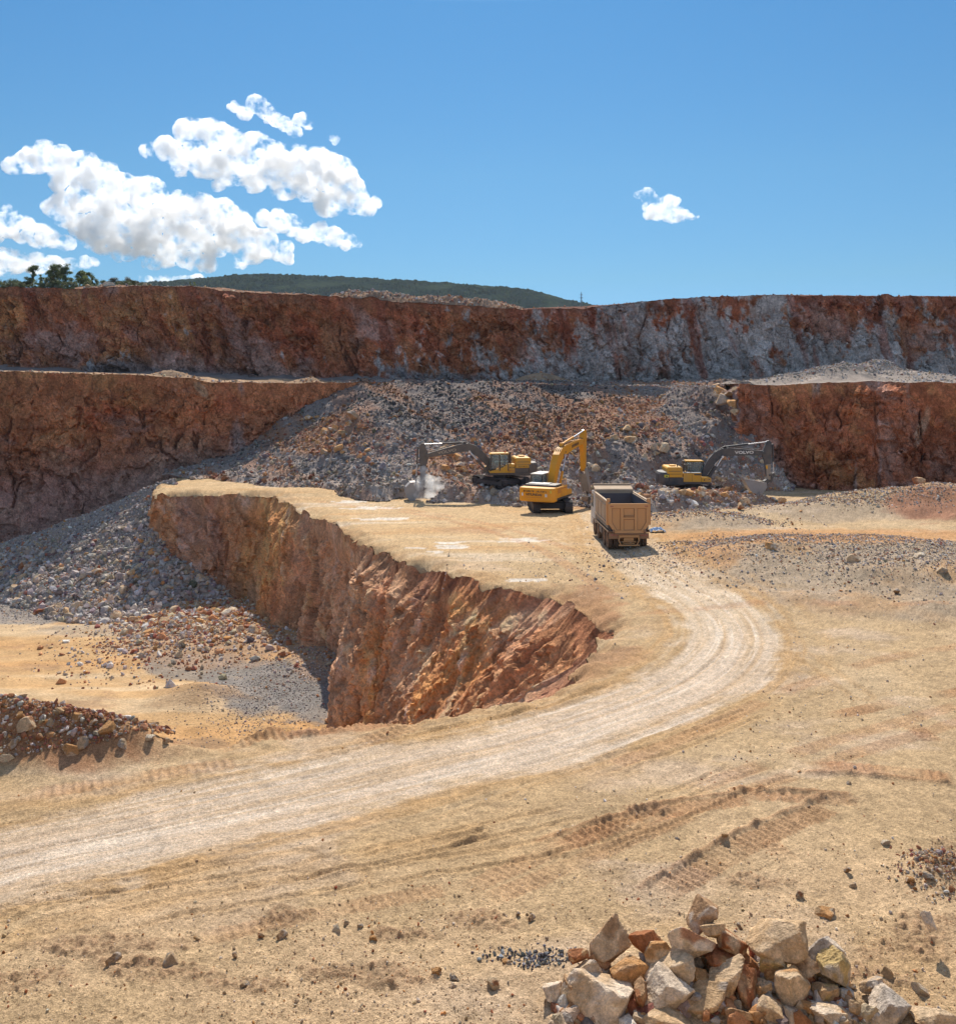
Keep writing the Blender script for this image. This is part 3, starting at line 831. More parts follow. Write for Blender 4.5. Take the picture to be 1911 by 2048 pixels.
def col_right(S, H, t, P, ex):
    c1, c2, e1, wx, wy = ex
    u, v = UV(P[..., 0], P[..., 1], P[..., 2])
    A = fbm(S * 0.22 + H * 0.1, H * 0.2, 5, 301, gain=0.62); B = fbm(S * 0.45, H * 0.3, 5, 302, gain=0.6); D = fbm(S * 0.8, H * 0.12, 4, 303)
    C = np.tile(np.array([0.34, 0.135, 0.07]), S.shape + (1,))
    C = lerp3(C, [0.39, 0.15, 0.07], sstep(-0.1, 0.5, B) * 0.6)
    C = lerp3(C, [0.40, 0.27, 0.215], sstep(-0.1, 0.5, A + 0.4 * (c1 - 0.5)) * 0.7)
    C = lerp3(C, R_OCH, sstep(0.25, 0.8, -A + 0.2 * (c2 - 0.5)) * 0.6)
    C = lerp3(C, R_MAR, sstep(0.35, 0.9, -B) * 0.45)
    C = lerp3(C, R_GRY, sstep(0.22, 0.6, D - 0.1 + np.interp(u, [1480, 1530, 1600, 1911], [0.3, 0.1, -0.15, -0.2])) * 0.6)
    q = ((u - 1842 + (v - 850) * 0.28) / 14) ** 2 + ((v - 855) / 60) ** 2
    C = lerp3(C, [0.56, 0.42, 0.30], sstep(1.1, 0.2, q + 1.5 * np.abs(B) + 0.6 * D) * 0.8)
    fo = sstep(0.8, 0.97, t + 0.12 * A)
    C = lerp3(C, [0.22, 0.17, 0.16], fo * 0.7)
    return C * ((0.80 + 0.40 * c2) * (0.9 + 0.2 * c1))[..., None]
face_sheet('right_cliff', RTOP, RFOOT, 125, rock_relief(1.3, (2.6, 0.8), 0.28, 0.2, 80, 2.2), col_right, seed=5, gain=(1.50, 1.34, 1.28), label='red brown rock wall behind the excavator on the right')

# -- wall of the pit below the lip
_z1 = z0(LIP[:, 1])
PTOP = np.stack([LIP[:, 0], LIP[:, 1], LIPZ - 0.004], 1)
PFOOT = np.stack([PITD[:, 2], PITD[:, 3], _pf(PITD[:, 3]) - 0.8], 1)
PFOOT[:, :2] += _N * (fbm(_s * 0.25, _s * 0 + 9, 4, 13) * 0.8)[:, None]
_i0 = int(np.argmin(np.abs(PITD[:, 1] - 113))); _keep = (PITD[:, 0] > -60)
PTOP, PFOOT = PTOP[_keep], PFOOT[_keep]
PTOP2 = PTOP.copy()
def rel_pit(S, H, t, P):
    S_ = S
    r = fbm(S_ / 6.5 + H * 0.06, H / 20.0, 3, 401) * 1.5
    a = S_ + H * 0.75; b = H - 0.2 * S_
    wx = a + 1.6 * fbm(a * 0.35, b * 0.35, 4, 402, gain=0.6); wy = b + 1.6 * fbm(a * 0.35, b * 0.35, 4, 403, gain=0.6)
    f1, e1, c1 = facets(wx / 2.6, wy / 6.0, 404)
    f2, e2, c2 = facets(wx / 0.7 + 0.4 * fbm(a, b, 3, 409), wy / 1.5, 405)
    f3, e3, c3 = facets(S_ / 0.28, H / 0.3, 406)
    right = sstep(60, 54, P[..., 1])
    gul = fbm((S_ - H * 0.95) * 0.8, (H + S_) * 0.10, 5, 407, gain=0.62)      # runnels down the loose slope
    rock = f1 * 0.5 + f2 * 0.20 + f3 * 0.11 + 0.32 * fbm(S_ * 0.8, H * 0.8, 6, 408, gain=0.64)
    loose = f1 * 0.26 + gul * 0.28 + f2 * 0.17 + f3 * 0.13 + 0.25 * fbm(S_ * 1.4, H * 1.4, 4, 409, gain=0.65)
    r = r + rock * (1 - right) + loose * right
    bul = np.interp(t, [0, 0.04, 0.3, 0.7, 1.0], [0, 0.15, 0.1, 0.15, 0.0])
    return r * 0.9 + bul, (c1, c2, e1, wx, wy)
def col_pit(S, H, t, P, ex):
    c1, c2, e1, wx, wy = ex
    u, v = UV(P[..., 0], np.maximum(P[..., 1], 5), P[..., 2])
    A = fbm(S * 0.16 + H * 0.12, H * 0.12, 5, 411, gain=0.62); B = fbm(S * 0.4 + H * 0.2, H * 0.3, 5, 412, gain=0.6); D = fbm((S - H * 0.9) * 0.7, (H + S) * 0.08, 4, 413)
    C = np.tile(np.array([0.40, 0.235, 0.125]), S.shape + (1,))
    C = lerp3(C, [0.43, 0.32, 0.22], sstep(0.0, 0.6, A) * 0.8)
    C = lerp3(C, [0.46, 0.24, 0.085], sstep(0.0, 0.6, -A + 0.3 * (c1 - 0.5)) * 0.7)
    C = lerp3(C, [0.30, 0.13, 0.065], sstep(0.1, 0.7, B) * 0.65)
    C = lerp3(C, R_GRY, sstep(0.35, 0.8, -B + 0.3 * (c2 - 0.5)) * 0.55)
    tip = sstep(560, 420, u)                         # the far end of the spur is greyer, shadow at its foot painted dark
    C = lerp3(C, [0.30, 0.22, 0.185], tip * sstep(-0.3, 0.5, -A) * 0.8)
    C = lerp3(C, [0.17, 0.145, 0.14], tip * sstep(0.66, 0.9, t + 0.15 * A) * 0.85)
    och = sstep(70, 20, np.abs(u - 560 + (v - 1000) * 0.35))
    C = lerp3(C, [0.50, 0.27, 0.10], och * sstep(-0.4, 0.4, A) * 0.75)
    mid = sstep(590, 640, u + (v - 1000) * 0.3) * sstep(800, 720, u + (v - 1200) * 0.35)
    C = lerp3(C, [0.41, 0.29, 0.205], mid * 0.6)
    rs = sstep(740, 830, u + (v - 1300) * 0.25)
    C = lerp3(C, [0.46, 0.26, 0.14], rs * sstep(-0.5, 0.3, D) * 0.7)
    C = lerp3(C, [0.54, 0.39, 0.27], rs * sstep(0.0, 0.6, -D + 0.4 * A + np.interp(u, [800, 1100, 1180], [-0.2, 0.1, 0.4])) * 0.7)  # paler colour stands in for sunlight on the right slope
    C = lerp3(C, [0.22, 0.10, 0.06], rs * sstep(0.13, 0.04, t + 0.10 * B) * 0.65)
    return C * ((0.72 + 0.56 * c2) * (0.9 + 0.2 * c1))[..., None]
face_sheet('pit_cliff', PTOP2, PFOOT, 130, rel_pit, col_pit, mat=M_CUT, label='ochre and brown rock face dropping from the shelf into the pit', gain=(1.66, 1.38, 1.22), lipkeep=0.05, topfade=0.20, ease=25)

# ------------------------------------------------------------------ bench between the walls
def strip(name, A, B, n, zfun, colfun, label, mat=M_PIT):
    t = np.linspace(0, 1, n)[:, None, None]
    P = A[None] * (1 - t) + B[None] * t
    P[..., 2] = zfun(P)
    o = mesh_np(name, P.reshape(-1, 3), grid_faces(n, A.shape[0]), mat, colfun(P).reshape(-1, 3), smooth=False)
    return tag(o, label, kind='structure')
_bl = np.vstack([LTOP[LTOP[:, 0] < 26][:, :3], RTOP])
_bl = _bl[np.argsort(_bl[:, 0])]
_bx = np.linspace(_bl[0, 0], _bl[-1, 0], 900)
BLIP = np.stack([_bx, np.interp(_bx, _bl[:, 0], _bl[:, 1]), np.interp(_bx, _bl[:, 0], _bl[:, 2])], 1)
BBACK = np.stack([_bx, np.interp(_bx, UFOOT[:, 0], UFOOT[:, 1]) + 1.5, np.interp(_bx, UFOOT[:, 0], UFOOT[:, 2]) + 0.8], 1)
HEAPS = []   # (x, y, sx, sy, h) on the bench
for (u, v, du, y, sy, h) in [(1570, 748, 110, 108, 4, 0.7), (1680, 735, 80, 107, 4, 1.4), (1755, 727, 60, 108, 4, 1.9), (1860, 750, 90, 104, 3, 0.8), (335, 748, 36, 118, 3, 1.0), (358, 750, 16, 117, 2, 0.5), (1085, 752, 60, 126, 2.5, 1.2), (1300, 757, 90, 112, 3, 0.5), (560, 765, 60, 124, 2, 0.4), (620, 764, 30, 123, 2, 0.5)]:
    HEAPS.append(((u - CX) / F * y, y, du / F * y, sy, h))
def bench_z(x, y):
    a = np.interp(x, BLIP[:, 0], BLIP[:, 2]); b = np.interp(x, BBACK[:, 0], BBACK[:, 2])
    ya = np.interp(x, BLIP[:, 0], BLIP[:, 1]); yb = np.interp(x, BBACK[:, 0], BBACK[:, 1])
    t = np.clip((y - ya) / (yb - ya + 1e-6), 0, 1)
    z = a * (1 - t) + b * t + 0.12 * fbm(x * 0.5, y * 0.5, 4, 55) * sstep(0, 0.1, t)
    for (hx, hy, sx, sy, h) in HEAPS:
        z = z + h * sstep(0.0, 0.12, t) * np.exp(-(((x - hx) / sx) ** 2 + ((y - hy) / sy) ** 2) * (1.4 + 0.4 * fbm(x * 0.4, y * 0.4, 3, 56)))
    # scree against the foot of the upper wall
    z = z + np.clip(t - 0.82, 0, 1) * 5.0 * (0.6 + 0.5 * fbm(x * 0.15, y * 0, 3, 57))
    return z
def bench_c(P):
    x, y = P[..., 0], P[..., 1]
    u, v = UV(x, y, P[..., 2])
    C = np.tile(np.array([0.40, 0.26, 0.16]), x.shape + (1,))
    C = lerp3(C, [0.31, 0.265, 0.23], sstep(1200, 1400, u) * 0.85)
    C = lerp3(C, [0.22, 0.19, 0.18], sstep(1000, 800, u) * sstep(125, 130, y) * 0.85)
    return C * (1 + 0.2 * fbm(x, y, 4, 58))[..., None]
strip('bench', BLIP, BBACK, 40, lambda P: bench_z(P[..., 0], P[..., 1]), bench_c, 'flat rock bench between the two quarry walls')

# ------------------------------------------------------------------ plateau above, far hill
_pu = np.linspace(-80, 90, 300)
_pa = np.stack([_pu, np.interp(_pu, UTOP[:, 0], UTOP[:, 1]) - 0.1, np.interp(_pu, UTOP[:, 0], UTOP[:, 2])], 1)
def plateau_z(x, y):
    za = np.interp(x * 0 + x, UTOP[:, 0], UTOP[:, 2]); ya = np.interp(x, UTOP[:, 0], UTOP[:, 1])
    d = np.maximum(y - ya, 0)
    return za - 0.02 + d * np.interp(x / np.maximum(y, 1), [-0.6, -0.25, 0.0, 0.6], [0.075, 0.060, 0.03, 0.02]) * np.where(d < 60, 1, 60 / np.maximum(d, 60)) + 0.05 * fbm(x * 0.7, y * 0.7, 3, 66) * sstep(0, 1, d)
_yy = np.concatenate([[0, 0.4, 0.9, 1.6, 2.5, 4, 6, 9, 13, 18, 25, 35, 50, 80, 200, 600, 1500, 4000]])
PX = np.broadcast_to(_pu[None], (len(_yy), 300)) * (1 + _yy / 130.0)[:, None]
PYY = _pa[None, :, 1] + _yy[:, None]
# the lines of sight spread, so look the lip up by direction
PLX = _pa[None, :, 0] * PYY / _pa[None, :, 1]
PLZ = _pa[None, :, 2] - 0.02 + np.minimum(_yy[:, None], 60) * np.interp(_pa[:, 0] / _pa[:, 1], [-0.6, -0.25, 0.0, 0.6], [0.070, 0.055, 0.02, 0.01])[None] + 0.05 * fbm(PLX * 0.7, PYY * 0.7, 3, 66) * sstep(0, 1, np.broadcast_to(_yy[:, None], PLX.shape))
_c = np.tile(np.array([0.26, 0.14, 0.09]), PLX.shape + (1,))
_c = lerp3(_c, [0.10, 0.10, 0.045], sstep(6, 20, np.broadcast_to(_yy[:, None], PLX.shape)) * 0.8)
o = mesh_np('plateau', np.stack([PLX, PYY, PLZ], -1).reshape(-1, 3), grid_faces(*PLX.shape), M_PIT, _c.reshape(-1, 3), smooth=True)
tag(o, 'flat ground above the upper quarry wall', kind='structure')
def plat_z(u, dy):
    """plateau height on the line of sight of column u, dy behind the lip"""
    k = (u - CX) / F
    i = np.argmin(np.abs(UTOP[:, 0] / UTOP[:, 1] - k))
    y = UTOP[i, 1] + dy
    z = UTOP[i, 2] + min(dy, 60) * float(np.interp(k, [-0.6, -0.25, 0.0, 0.6], [0.070, 0.055, 0.02, 0.01]))
    return k * y, y, z

HY = 1300.0
_hu = [-900, -300, 0, 200, 315, 400, 470, 530, 620, 730, 850, 955, 1000, 1050, 1100, 1130, 1156, 1200, 1260, 1400, 2000, 3000]
_hv = [690, 650, 610, 580, 566, 559, 555, 553, 556, 561, 566, 573, 577, 583, 590, 600, 608, 616, 622, 640, 680, 700]
hu = np.arange(-900, 3000, 1.6)
hvv = np.interp(hu, _hu, _hv)
hz = -(hvv - HV) / F * HY
hr = np.concatenate([np.linspace(0, 1, 90), np.linspace(1, 2.2, 12)[1:]])
HXg = np.broadcast_to(((hu - CX) / F * HY)[None], (len(hr), len(hu))).copy()
HYg = np.broadcast_to((HY - 420 * (1 - hr))[:, None], HXg.shape).copy()
HXg *= HYg / HY
prof = np.where(hr <= 1, np.sin(np.clip(hr, 0, 1) * math.pi / 2) ** 1.2, np.cos(np.clip(hr - 1, 0, 1.2) / 1.2 * math.pi / 2))
HZg = -40 + (hz[None] + 40) * prof[:, None]
f1, e1, c1 = facets(HXg / 5.5, HYg / 5.5, 501)
sh = np.clip(1 - (0.55 - e1) * 1.6, 0, 1)
big = fbm(HXg * 0.02, HYg * 0.02, 4, 502)
HZg += (c1 * 2.6 * sstep(0.0, 0.4, e1) + 0.8 * fbm(HXg * 0.4, HYg * 0.4, 3, 503)) * sstep(-0.6, 0.1, big) + big * 1.5
_c = np.tile(np.array([0.020, 0.036, 0.036]), HXg.shape + (1,))
_c = lerp3(_c, [0.04, 0.06, 0.04], sstep(0.35, 0.9, c1) * 0.8)
_c = lerp3(_c, [0.05, 0.065, 0.045], sstep(0.2, 0.7, -big) * 0.5)
M_HILL = mat_earth('scrub_hill', n_scales=((0.25, 0.3),), bump=(), spec=0.0, rough=1.0)
o = mesh_np('hill', np.stack([HXg, HYg, HZg], -1).reshape(-1, 3), grid_faces(*HXg.shape), M_HILL, _c.reshape(-1, 3), smooth=False)
tag(o, 'far scrub covered hill beyond the quarry', kind='structure')

# ------------------------------------------------------------------ floor of the pit
_vs = np.arange(1600, 1130, -2.0)
_ys = np.concatenate([np.arange(26, 46, 0.6), [GP(CX, v)[1] for v in _vs if GP(CX, v)[1] > 46.3], np.arange(110, 128, 1.0)])
_ks = np.arange(-0.62, 0.12, 2.2 / 1950)
Yp, Kp = np.meshgrid(_ys, _ks, indexing='ij'); Xp = Kp * Yp
CONE = GP(400, 1400)
PITHEAPS = [(GP(410, 1268), 6.5, 8.0, 1.3), (GP(330, 1215), 6.0, 4.0, 0.8), (GP(100, 1400), 14, 3, 0.25), (GP(640, 1330), 4, 6, 0.6)]
def pit_z(x, y):
    z = _pf(y) + 0.15 * fbm(x * 0.15, y * 0.15, 4, 601) + 0.05 * fbm(x * 0.9, y * 0.9, 4, 602)
    d = np.hypot((x - CONE[0]) / 1.25, y - CONE[1])
    z = z + np.where(d < 6, 0.85 * np.exp(-(d / 2.0) ** 2), 0)
    for (c, sx, sy, h) in PITHEAPS:
        z = z + h * np.exp(-((x - c[0]) / sx) ** 2 - ((y - c[1]) / sy) ** 2)
    return z
Zp = pit_z(Xp, Yp)
u, v = UV(Xp, Yp, Zp)
n1 = fbm(Xp * 0.2, Yp * 0.45, 5, 611, gain=0.6); n2 = fbm(Xp * 0.8, Yp * 0.8, 4, 612); n3 = fbm(Xp * 0.06 + Yp * 0.03, Yp * 0.4, 4, 613)
C = np.tile(np.array([0.50, 0.315, 0.155]), Xp.shape + (1,))
C = lerp3(C, [0.50, 0.275, 0.115], sstep(0.0, 0.6, n3) * 0.7)
C = lerp3(C, [0.58, 0.44, 0.28], sstep(0.1, 0.6, -n3) * 0.6)
C = lerp3(C, [0.33, 0.20, 0.12], sstep(0.35, 0.8, n1) * 0.5)
for (cu, cv, du, dv, a, cc) in [(560, 1375, 150, 62, 0.95, (0.215, 0.195, 0.18)), (400, 1335, 130, 26, 0.8, (0.25, 0.22, 0.19)), (640, 1400, 110, 50, 0.9, (0.215, 0.195, 0.18)), (60, 1215, 160, 42, 0.95, (0.27, 0.235, 0.205)), (200, 1262, 150, 14, 0.6, (0.36, 0.29, 0.22)), (430, 1290, 200, 45, 0.7, (0.36, 0.24, 0.16)), (640, 1320, 60, 50, 0.7, (0.36, 0.24, 0.17)), (380, 1520, 140, 40, 0.7, (0.36, 0.23, 0.13)), (330, 1490, 120, 14, 0.5, (0.33, 0.21, 0.12))]:
    q = ((u - cu) / du) ** 2 + ((v - cv) / dv) ** 2 + 0.5 * n1 + 0.3 * n2
    C = lerp3(C, cc, a * sstep(1.15, 0.6, q))
dcone = np.hypot((Xp - CONE[0]) / 1.25, Yp - CONE[1])
C = lerp3(C, [0.40, 0.25, 0.135], sstep(3.0, 1.5, dcone + n2) * 0.6)
V = np.stack([Xp, Yp, Zp], -1).reshape(-1, 3)
o = mesh_np('pit_floor', V, grid_faces(*Xp.shape), M_PIT, np.clip(C * (1 + 0.15 * n2)[..., None], 0.02, 0.9).reshape(-1, 3), smooth=True)
tag(o, 'orange sandy floor of the lower pit', kind='structure')
# ------------------------------------------------------------------ rocks
def ico_np(level):
    bm = bmesh.new(); bmesh.ops.create_icosphere(bm, subdivisions=level, radius=1.0)
    bm.verts.ensure_lookup_table()
    V = np.array([v.co[:] for v in bm.verts]); Fc = np.array([[v.index for v in f.verts] for f in bm.faces])
    bm.free(); return V, Fc
ICO = {k: ico_np(k) for k in (1, 2, 3, 4, 5)}

def stone_shape(level, seed, planes=16, sharp=26.0, rough=0.04, squash=(1, 1, 1), fine=0.0, fill=False):
    """star-shaped polyhedron cut by random planes, with softened edges and chipped faces"""
    V, Fc = ICO[level]
    r = np.random.default_rng(seed)
    n = r.normal(size=(planes, 3)); n /= np.linalg.norm(n, axis=1)[:, None]
    h = r.uniform(0.62, 1.0, planes)
    d = np.clip(V @ n.T, 0.04, None) / h[None]
    inv = (np.sum(d ** sharp, 1)) ** (1.0 / sharp)
    R = 1.0 / np.maximum(inv, 0.55)
    P = V * R[:, None]
    if rough:
        q = P * 2.3 + seed
        nz = vn3(q[:, 0], q[:, 1], q[:, 2], seed) + 0.5 * vn3(q[:, 0] * 2.3, q[:, 1] * 2.3, q[:, 2] * 2.3, seed + 1)
        P = P * (1 + rough * nz)[:, None]
    if fine:
        q = P * 7.0
        nz = np.abs(vn3(q[:, 0], q[:, 1], q[:, 2], seed + 2)) + 0.6 * vn3(q[:, 0] * 2.4, q[:, 1] * 2.4, q[:, 2] * 2.4, seed + 3)
        P = P * (1 + fine * nz)[:, None]
    P = P * np.array(squash)[None]
    if fill:
        lo, hi = P.min(0), P.max(0); P = (P - (lo + hi) / 2) / ((hi - lo) / 2)
    P /= np.abs(P).max()
    return P, Fc

TEMPL1 = [stone_shape(1, 900 + i, planes=9, rough=0.10, squash=(1, 0.85, 0.7)) for i in range(10)]
TEMPL2 = [stone_shape(2, 940 + i, planes=12, rough=0.06, squash=(1, 0.85, 0.72)) for i in range(12)]

def rotmats(n, r, upright=0.0):
    q = r.normal(size=(n, 4)); q[:, 1:3] *= (1 - upright); q /= np.linalg.norm(q, axis=1)[:, None]
    w_, x, y, z = q.T
    return np.stack([np.stack([1 - 2 * (y * y + z * z), 2 * (x * y - z * w_), 2 * (x * z + y * w_)], -1),
                     np.stack([2 * (x * y + z * w_), 1 - 2 * (x * x + z * z), 2 * (y * z - x * w_)], -1),
                     np.stack([2 * (x * z - y * w_), 2 * (y * z + x * w_), 1 - 2 * (x * x + y * y)], -1)], 1)

def scatter(name, P, size, tint, templ, label, seed=0, mat=M_RUB, sink=0.25):
    """many stones in one mesh: for broken rock nobody could count"""
    r = np.random.default_rng(seed)
    n = len(P); R = rotmats(n, r, 0.3)
    S = 0.58 * size[:, None] * r.uniform(0.7, 1.25, (n, 3))
    k = r.integers(0, len(templ), n)
    Vs, Fs, Cs, off = [], [], [], 0
    for i, (tv, tf) in enumerate(templ):
        m = k == i
        if not m.any(): continue
        v = tv[None] * S[m][:, None, :]
        v = np.einsum('nij,nkj->nki', R[m], v) + P[m][:, None, :]
        v[..., 2] += (size[m] * 0.5 * (0.5 - sink))[:, None]
        nn = m.sum()
        Vs.append(v.reshape(-1, 3))
        Fs.append((tf[None] + (np.arange(nn) * len(tv))[:, None, None] + off).reshape(-1, 3))
        Cs.append(np.repeat(tint[m], len(tv), 0)); off += nn * len(tv)
    o = mesh_np(name, np.vstack(Vs), np.vstack(Fs), mat, np.vstack(Cs), smooth=False)
    return tag(o, label, kind='stuff')

K_GRY = np.array([0.36, 0.315, 0.285]); K_WRM = np.array([0.46, 0.375, 0.315]); K_TAN = np.array([0.46, 0.35, 0.24]); K_ORG = np.array([0.52, 0.26, 0.12])
K_RED = np.array([0.38, 0.16, 0.10]); K_PAL = np.array([0.66, 0.58, 0.52]); K_DRK = np.array([0.18, 0.15, 0.14])
PAL = np.stack([K_GRY, K_WRM, K_TAN, K_ORG, K_RED, K_PAL, K_DRK])
def pick(weights, r):
    """weights (n, 7) -> colour per stone"""
    wq = np.cumsum(weights / weights.sum(1, keepdims=True), 1)
    k = (r.random(len(wq))[:, None] > wq).sum(1).clip(0, 6)
    c = PAL[k] * r.uniform(0.75, 1.25, (len(k), 1)) + r.normal(0, 0.012, (len(k), 3))
    return np.clip(c, 0.03, 0.75)
def sizes(n, r, lo, hi, p=2.6):
    return lo * (1 - r.random(n) * (1 - (hi / lo) ** (-p))) ** (-1 / p)

# ---- the big rubble slope below the bench
TOE = np.array([G(u, v) for u, v in [(250, 945), (330, 950), (430, 962), (540, 978), (640, 985), (740, 1000), (800, 1004), (920, 1006), (1030, 1013), (1110, 1008), (1180, 1012), (1230, 1026), (1290, 1030), (1380, 1022), (1470, 1022), (1530, 1016), (1570, 1006), (1600, 1000)]])
# standings of the machines, kept clear of the slope
PADS = [PY(1001, 971, 91.0)[:2] + (3.6, 3.2, PY(1001, 971, 91.0)[2] - 0.03), PY(1400, 989, 91.0)[:2] + (4.6, 3.0, PY(1385, 989, 91.0)[2] - 0.03),
        PY(1120, 1005, 87.5)[:2] + (3.0, 2.6, -12.1), PY(1178, 1005, 90.5)[:2] + (1.2, 1.6, -12.0), PY(1520, 985, 92.0)[:2] + (3.0, 4.0, -12.4), PY(825, 990, 89.5)[:2] + (2.0, 2.0, -12.25)]
def slope_z(x, y):
    yt = np.interp(x, TOE[:, 0], TOE[:, 1]) + 1.3 * fbm(x * 0.25, x * 0, 4, 701)
    d = y - yt
    n1 = fbm(x * 0.16, y * 0.16, 4, 702); n2 = fbm(x * 0.55, y * 0.55, 4, 703)
    k = np.interp(x, [-34, -22, -12, 30], [0.2, 0.45, 1, 1])
    bmpz = np.interp(d, [-1, 0, 1.6, 7.0, 8.5], [-0.4, 0, 1.0, 1.25, 1.4]) * k * sstep(28.5, 25.5, x + 0.6 * n1) - 0.4 * sstep(25.5, 28.5, x)
    top = np.interp(x, BLIP[:, 0], BLIP[:, 2]); yl = np.interp(x, BLIP[:, 0], BLIP[:, 1])
    # straight fall from just behind the bench edge down to the standing of the machines
    yb = np.maximum(yt + np.interp(x, [-30, -15, 0, 15, 23, 29, 33], [1.0, 3.0, 6.5, 7.5, 9, 7, 3]), 60)
    ye = np.interp(x, [-30, -16, 20, 26, 30], [129, 123.5, 121.0, 112, 107])
    f = np.clip((y - yb) / (ye - yb), 0, 1.2)
    right = sstep(32.5, 28.8, x + 0.8 * n1)
    left = sstep(-33, -9, x + 3.0 * n1 + (y - 110) * 0.6)
    side = np.minimum(right, left)
    rise = (top + 0.25 - (z0(y) + bmpz)) * (f ** 0.95) * side
    z = z0(y) + bmpz + rise
    z = z + 0.5 * n1 * sstep(0, 3, d) * (1 - f * 0.8).clip(0, 1) + 0.28 * n2 * sstep(-0.5, 1.0, d)
    # spur hump towards the left end
    hx, hy = PY(365, 950, 103)[:2]
    z = z + sstep(-0.3, 2.0, d) * 0.8 * np.exp(-((x - hx) / 4.0) ** 2 - ((y - hy) / 4.0) ** 2)
    for (px_, py_, rx, ry, pz_) in PADS:
        q = np.sqrt(((x - px_) / rx) ** 2 + ((y - py_) / ry) ** 2)
        z = np.where(q < 7, np.minimum(z, pz_ + 0.06 * n2 + np.clip(q - 1.0, 0, 9) * rx * 0.95 * (1 + 0.5 * n1) + np.clip(q - 1, 0, 0.6) * (0.7 * n2 + 0.5 * fbm(x * 1.3, y * 1.3, 3, 705))), z)
    return np.minimum(z, top + 0.35 + 0.1 * n2), d, f
xs = np.arange(-36, 34, 0.16); ys = np.arange(80.5, 125, 0.18)
Yr, Xr = np.meshgrid(ys, xs, indexing='ij')
Zr, Dr, Fr = slope_z(Xr, Yr)
fz = z0(Yr)
def slope_weights(x, y, z):
    u, v = UV(x, y, z)
    n1 = fbm(x * 0.22, y * 0.22, 4, 711); n2 = fbm(x * 0.09, y * 0.09, 3, 712)
    # orange-red tongue falling from upper right to lower left, pale broken stone around the machines
    tongue = np.zeros(x.shape)
    for (cu, cv, du, dv) in [(1235, 815, 95, 32), (1130, 858, 110, 40), (1030, 890, 95, 40), (900, 930, 75, 32), (1300, 850, 60, 25), (1100, 900, 90, 30), (700, 850, 60, 30), (640, 880, 60, 30), (1440, 990, 90, 20)]:
        tongue = np.maximum(tongue, sstep(1.3, 0.3, ((u - cu) / du) ** 2 + ((v - cv) / dv) ** 2 + 0.7 * n1))
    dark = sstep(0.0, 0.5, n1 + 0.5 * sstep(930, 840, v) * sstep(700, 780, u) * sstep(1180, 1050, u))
    low = sstep(915, 965, v + 15 * n1)
    W = np.zeros(x.shape + (7,))
    W[..., 0] = 1.3 - 0.8 * low; W[..., 1] = 0.8 + 1.2 * low; W[..., 2] = 0.25 + 0.7 * low; W[..., 3] = 0.12; W[..., 4] = 0.20
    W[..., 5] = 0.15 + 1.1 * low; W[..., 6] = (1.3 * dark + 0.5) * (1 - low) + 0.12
    st = fbm((x + 0.55 * (y - 100)) * 0.40, y * 0.07, 4, 713, gain=0.6)
    tongue = np.maximum(tongue, 0.75 * sstep(0.2, 0.55, st))
    W[..., 3] += 2.6 * tongue; W[..., 4] += 2.2 * tongue; W[..., 2] += 0.8 * tongue
    W[..., 6] *= 1 - 0.8 * tongue; W[..., 0] *= 1 - 0.7 * tongue
    return W
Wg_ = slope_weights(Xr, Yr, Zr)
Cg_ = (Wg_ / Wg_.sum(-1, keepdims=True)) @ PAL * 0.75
Cg_ = lerp3(Cg_, [0.30, 0.15, 0.09], sstep(-0.1, 0.5, fbm(Xr * 0.3 + Yr * 0.15, Yr * 0.2, 5, 715, gain=0.6)) * 0.6)
lip_y = np.interp(Xr, BLIP[:, 0], BLIP[:, 1])
vis = (Zr > fz + 0.03) & (Dr > -1.2) & (Yr < lip_y + 3.0)
Fm = grid_faces(*Xr.shape)
Fm = Fm[vis.ravel()[Fm].sum(1) >= 2]
v_, f_, c_ = compact(np.stack([Xr, Yr, Zr], -1).reshape(-1, 3), Fm, Cg_.reshape(-1, 3))
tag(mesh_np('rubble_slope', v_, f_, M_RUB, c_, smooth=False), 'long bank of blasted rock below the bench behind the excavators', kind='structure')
r = np.random.default_rng(21)
n = 112000
px = r.uniform(-36, 33, n); py = r.uniform(81, 124.5, n)
pz, pd, pf_ = slope_z(px, py)
ly = np.interp(px, BLIP[:, 0], BLIP[:, 1])
ok = (pd > -0.8) & (pz > z0(py) + 0.02) & (py < ly + 2.0) & (fbm(px * 0.4, py * 0.3, 4, 717) > r.uniform(-1.2, 0.15, n)) & (r.random(n) < np.interp(px, [-34, -24, -18], [0.35, 0.8, 1.0]))
px, py, pz, pd, pf_ = px[ok], py[ok], pz[ok], pd[ok], pf_[ok]
sz = sizes(len(px), r, 0.075, 0.72, 1.85) * np.interp(pf_, [0, 0.5, 1], [1.15, 1.0, 0.7])
scatter('rubble', np.stack([px, py, pz], 1), sz, pick(slope_weights(px, py, pz), r) * (0.82 + 0.45 * fbm(px * 0.12 + 0.08 * py, py * 0.12, 4, 719))[:, None].clip(0.5, 1.3) * (1 - 0.28 * sstep(920, 830, UV(px, py, pz)[1]) * sstep(1230, 1080, UV(px, py, pz)[0]))[:, None], TEMPL1, 'broken grey and red stones covering the rubble slope', 22)

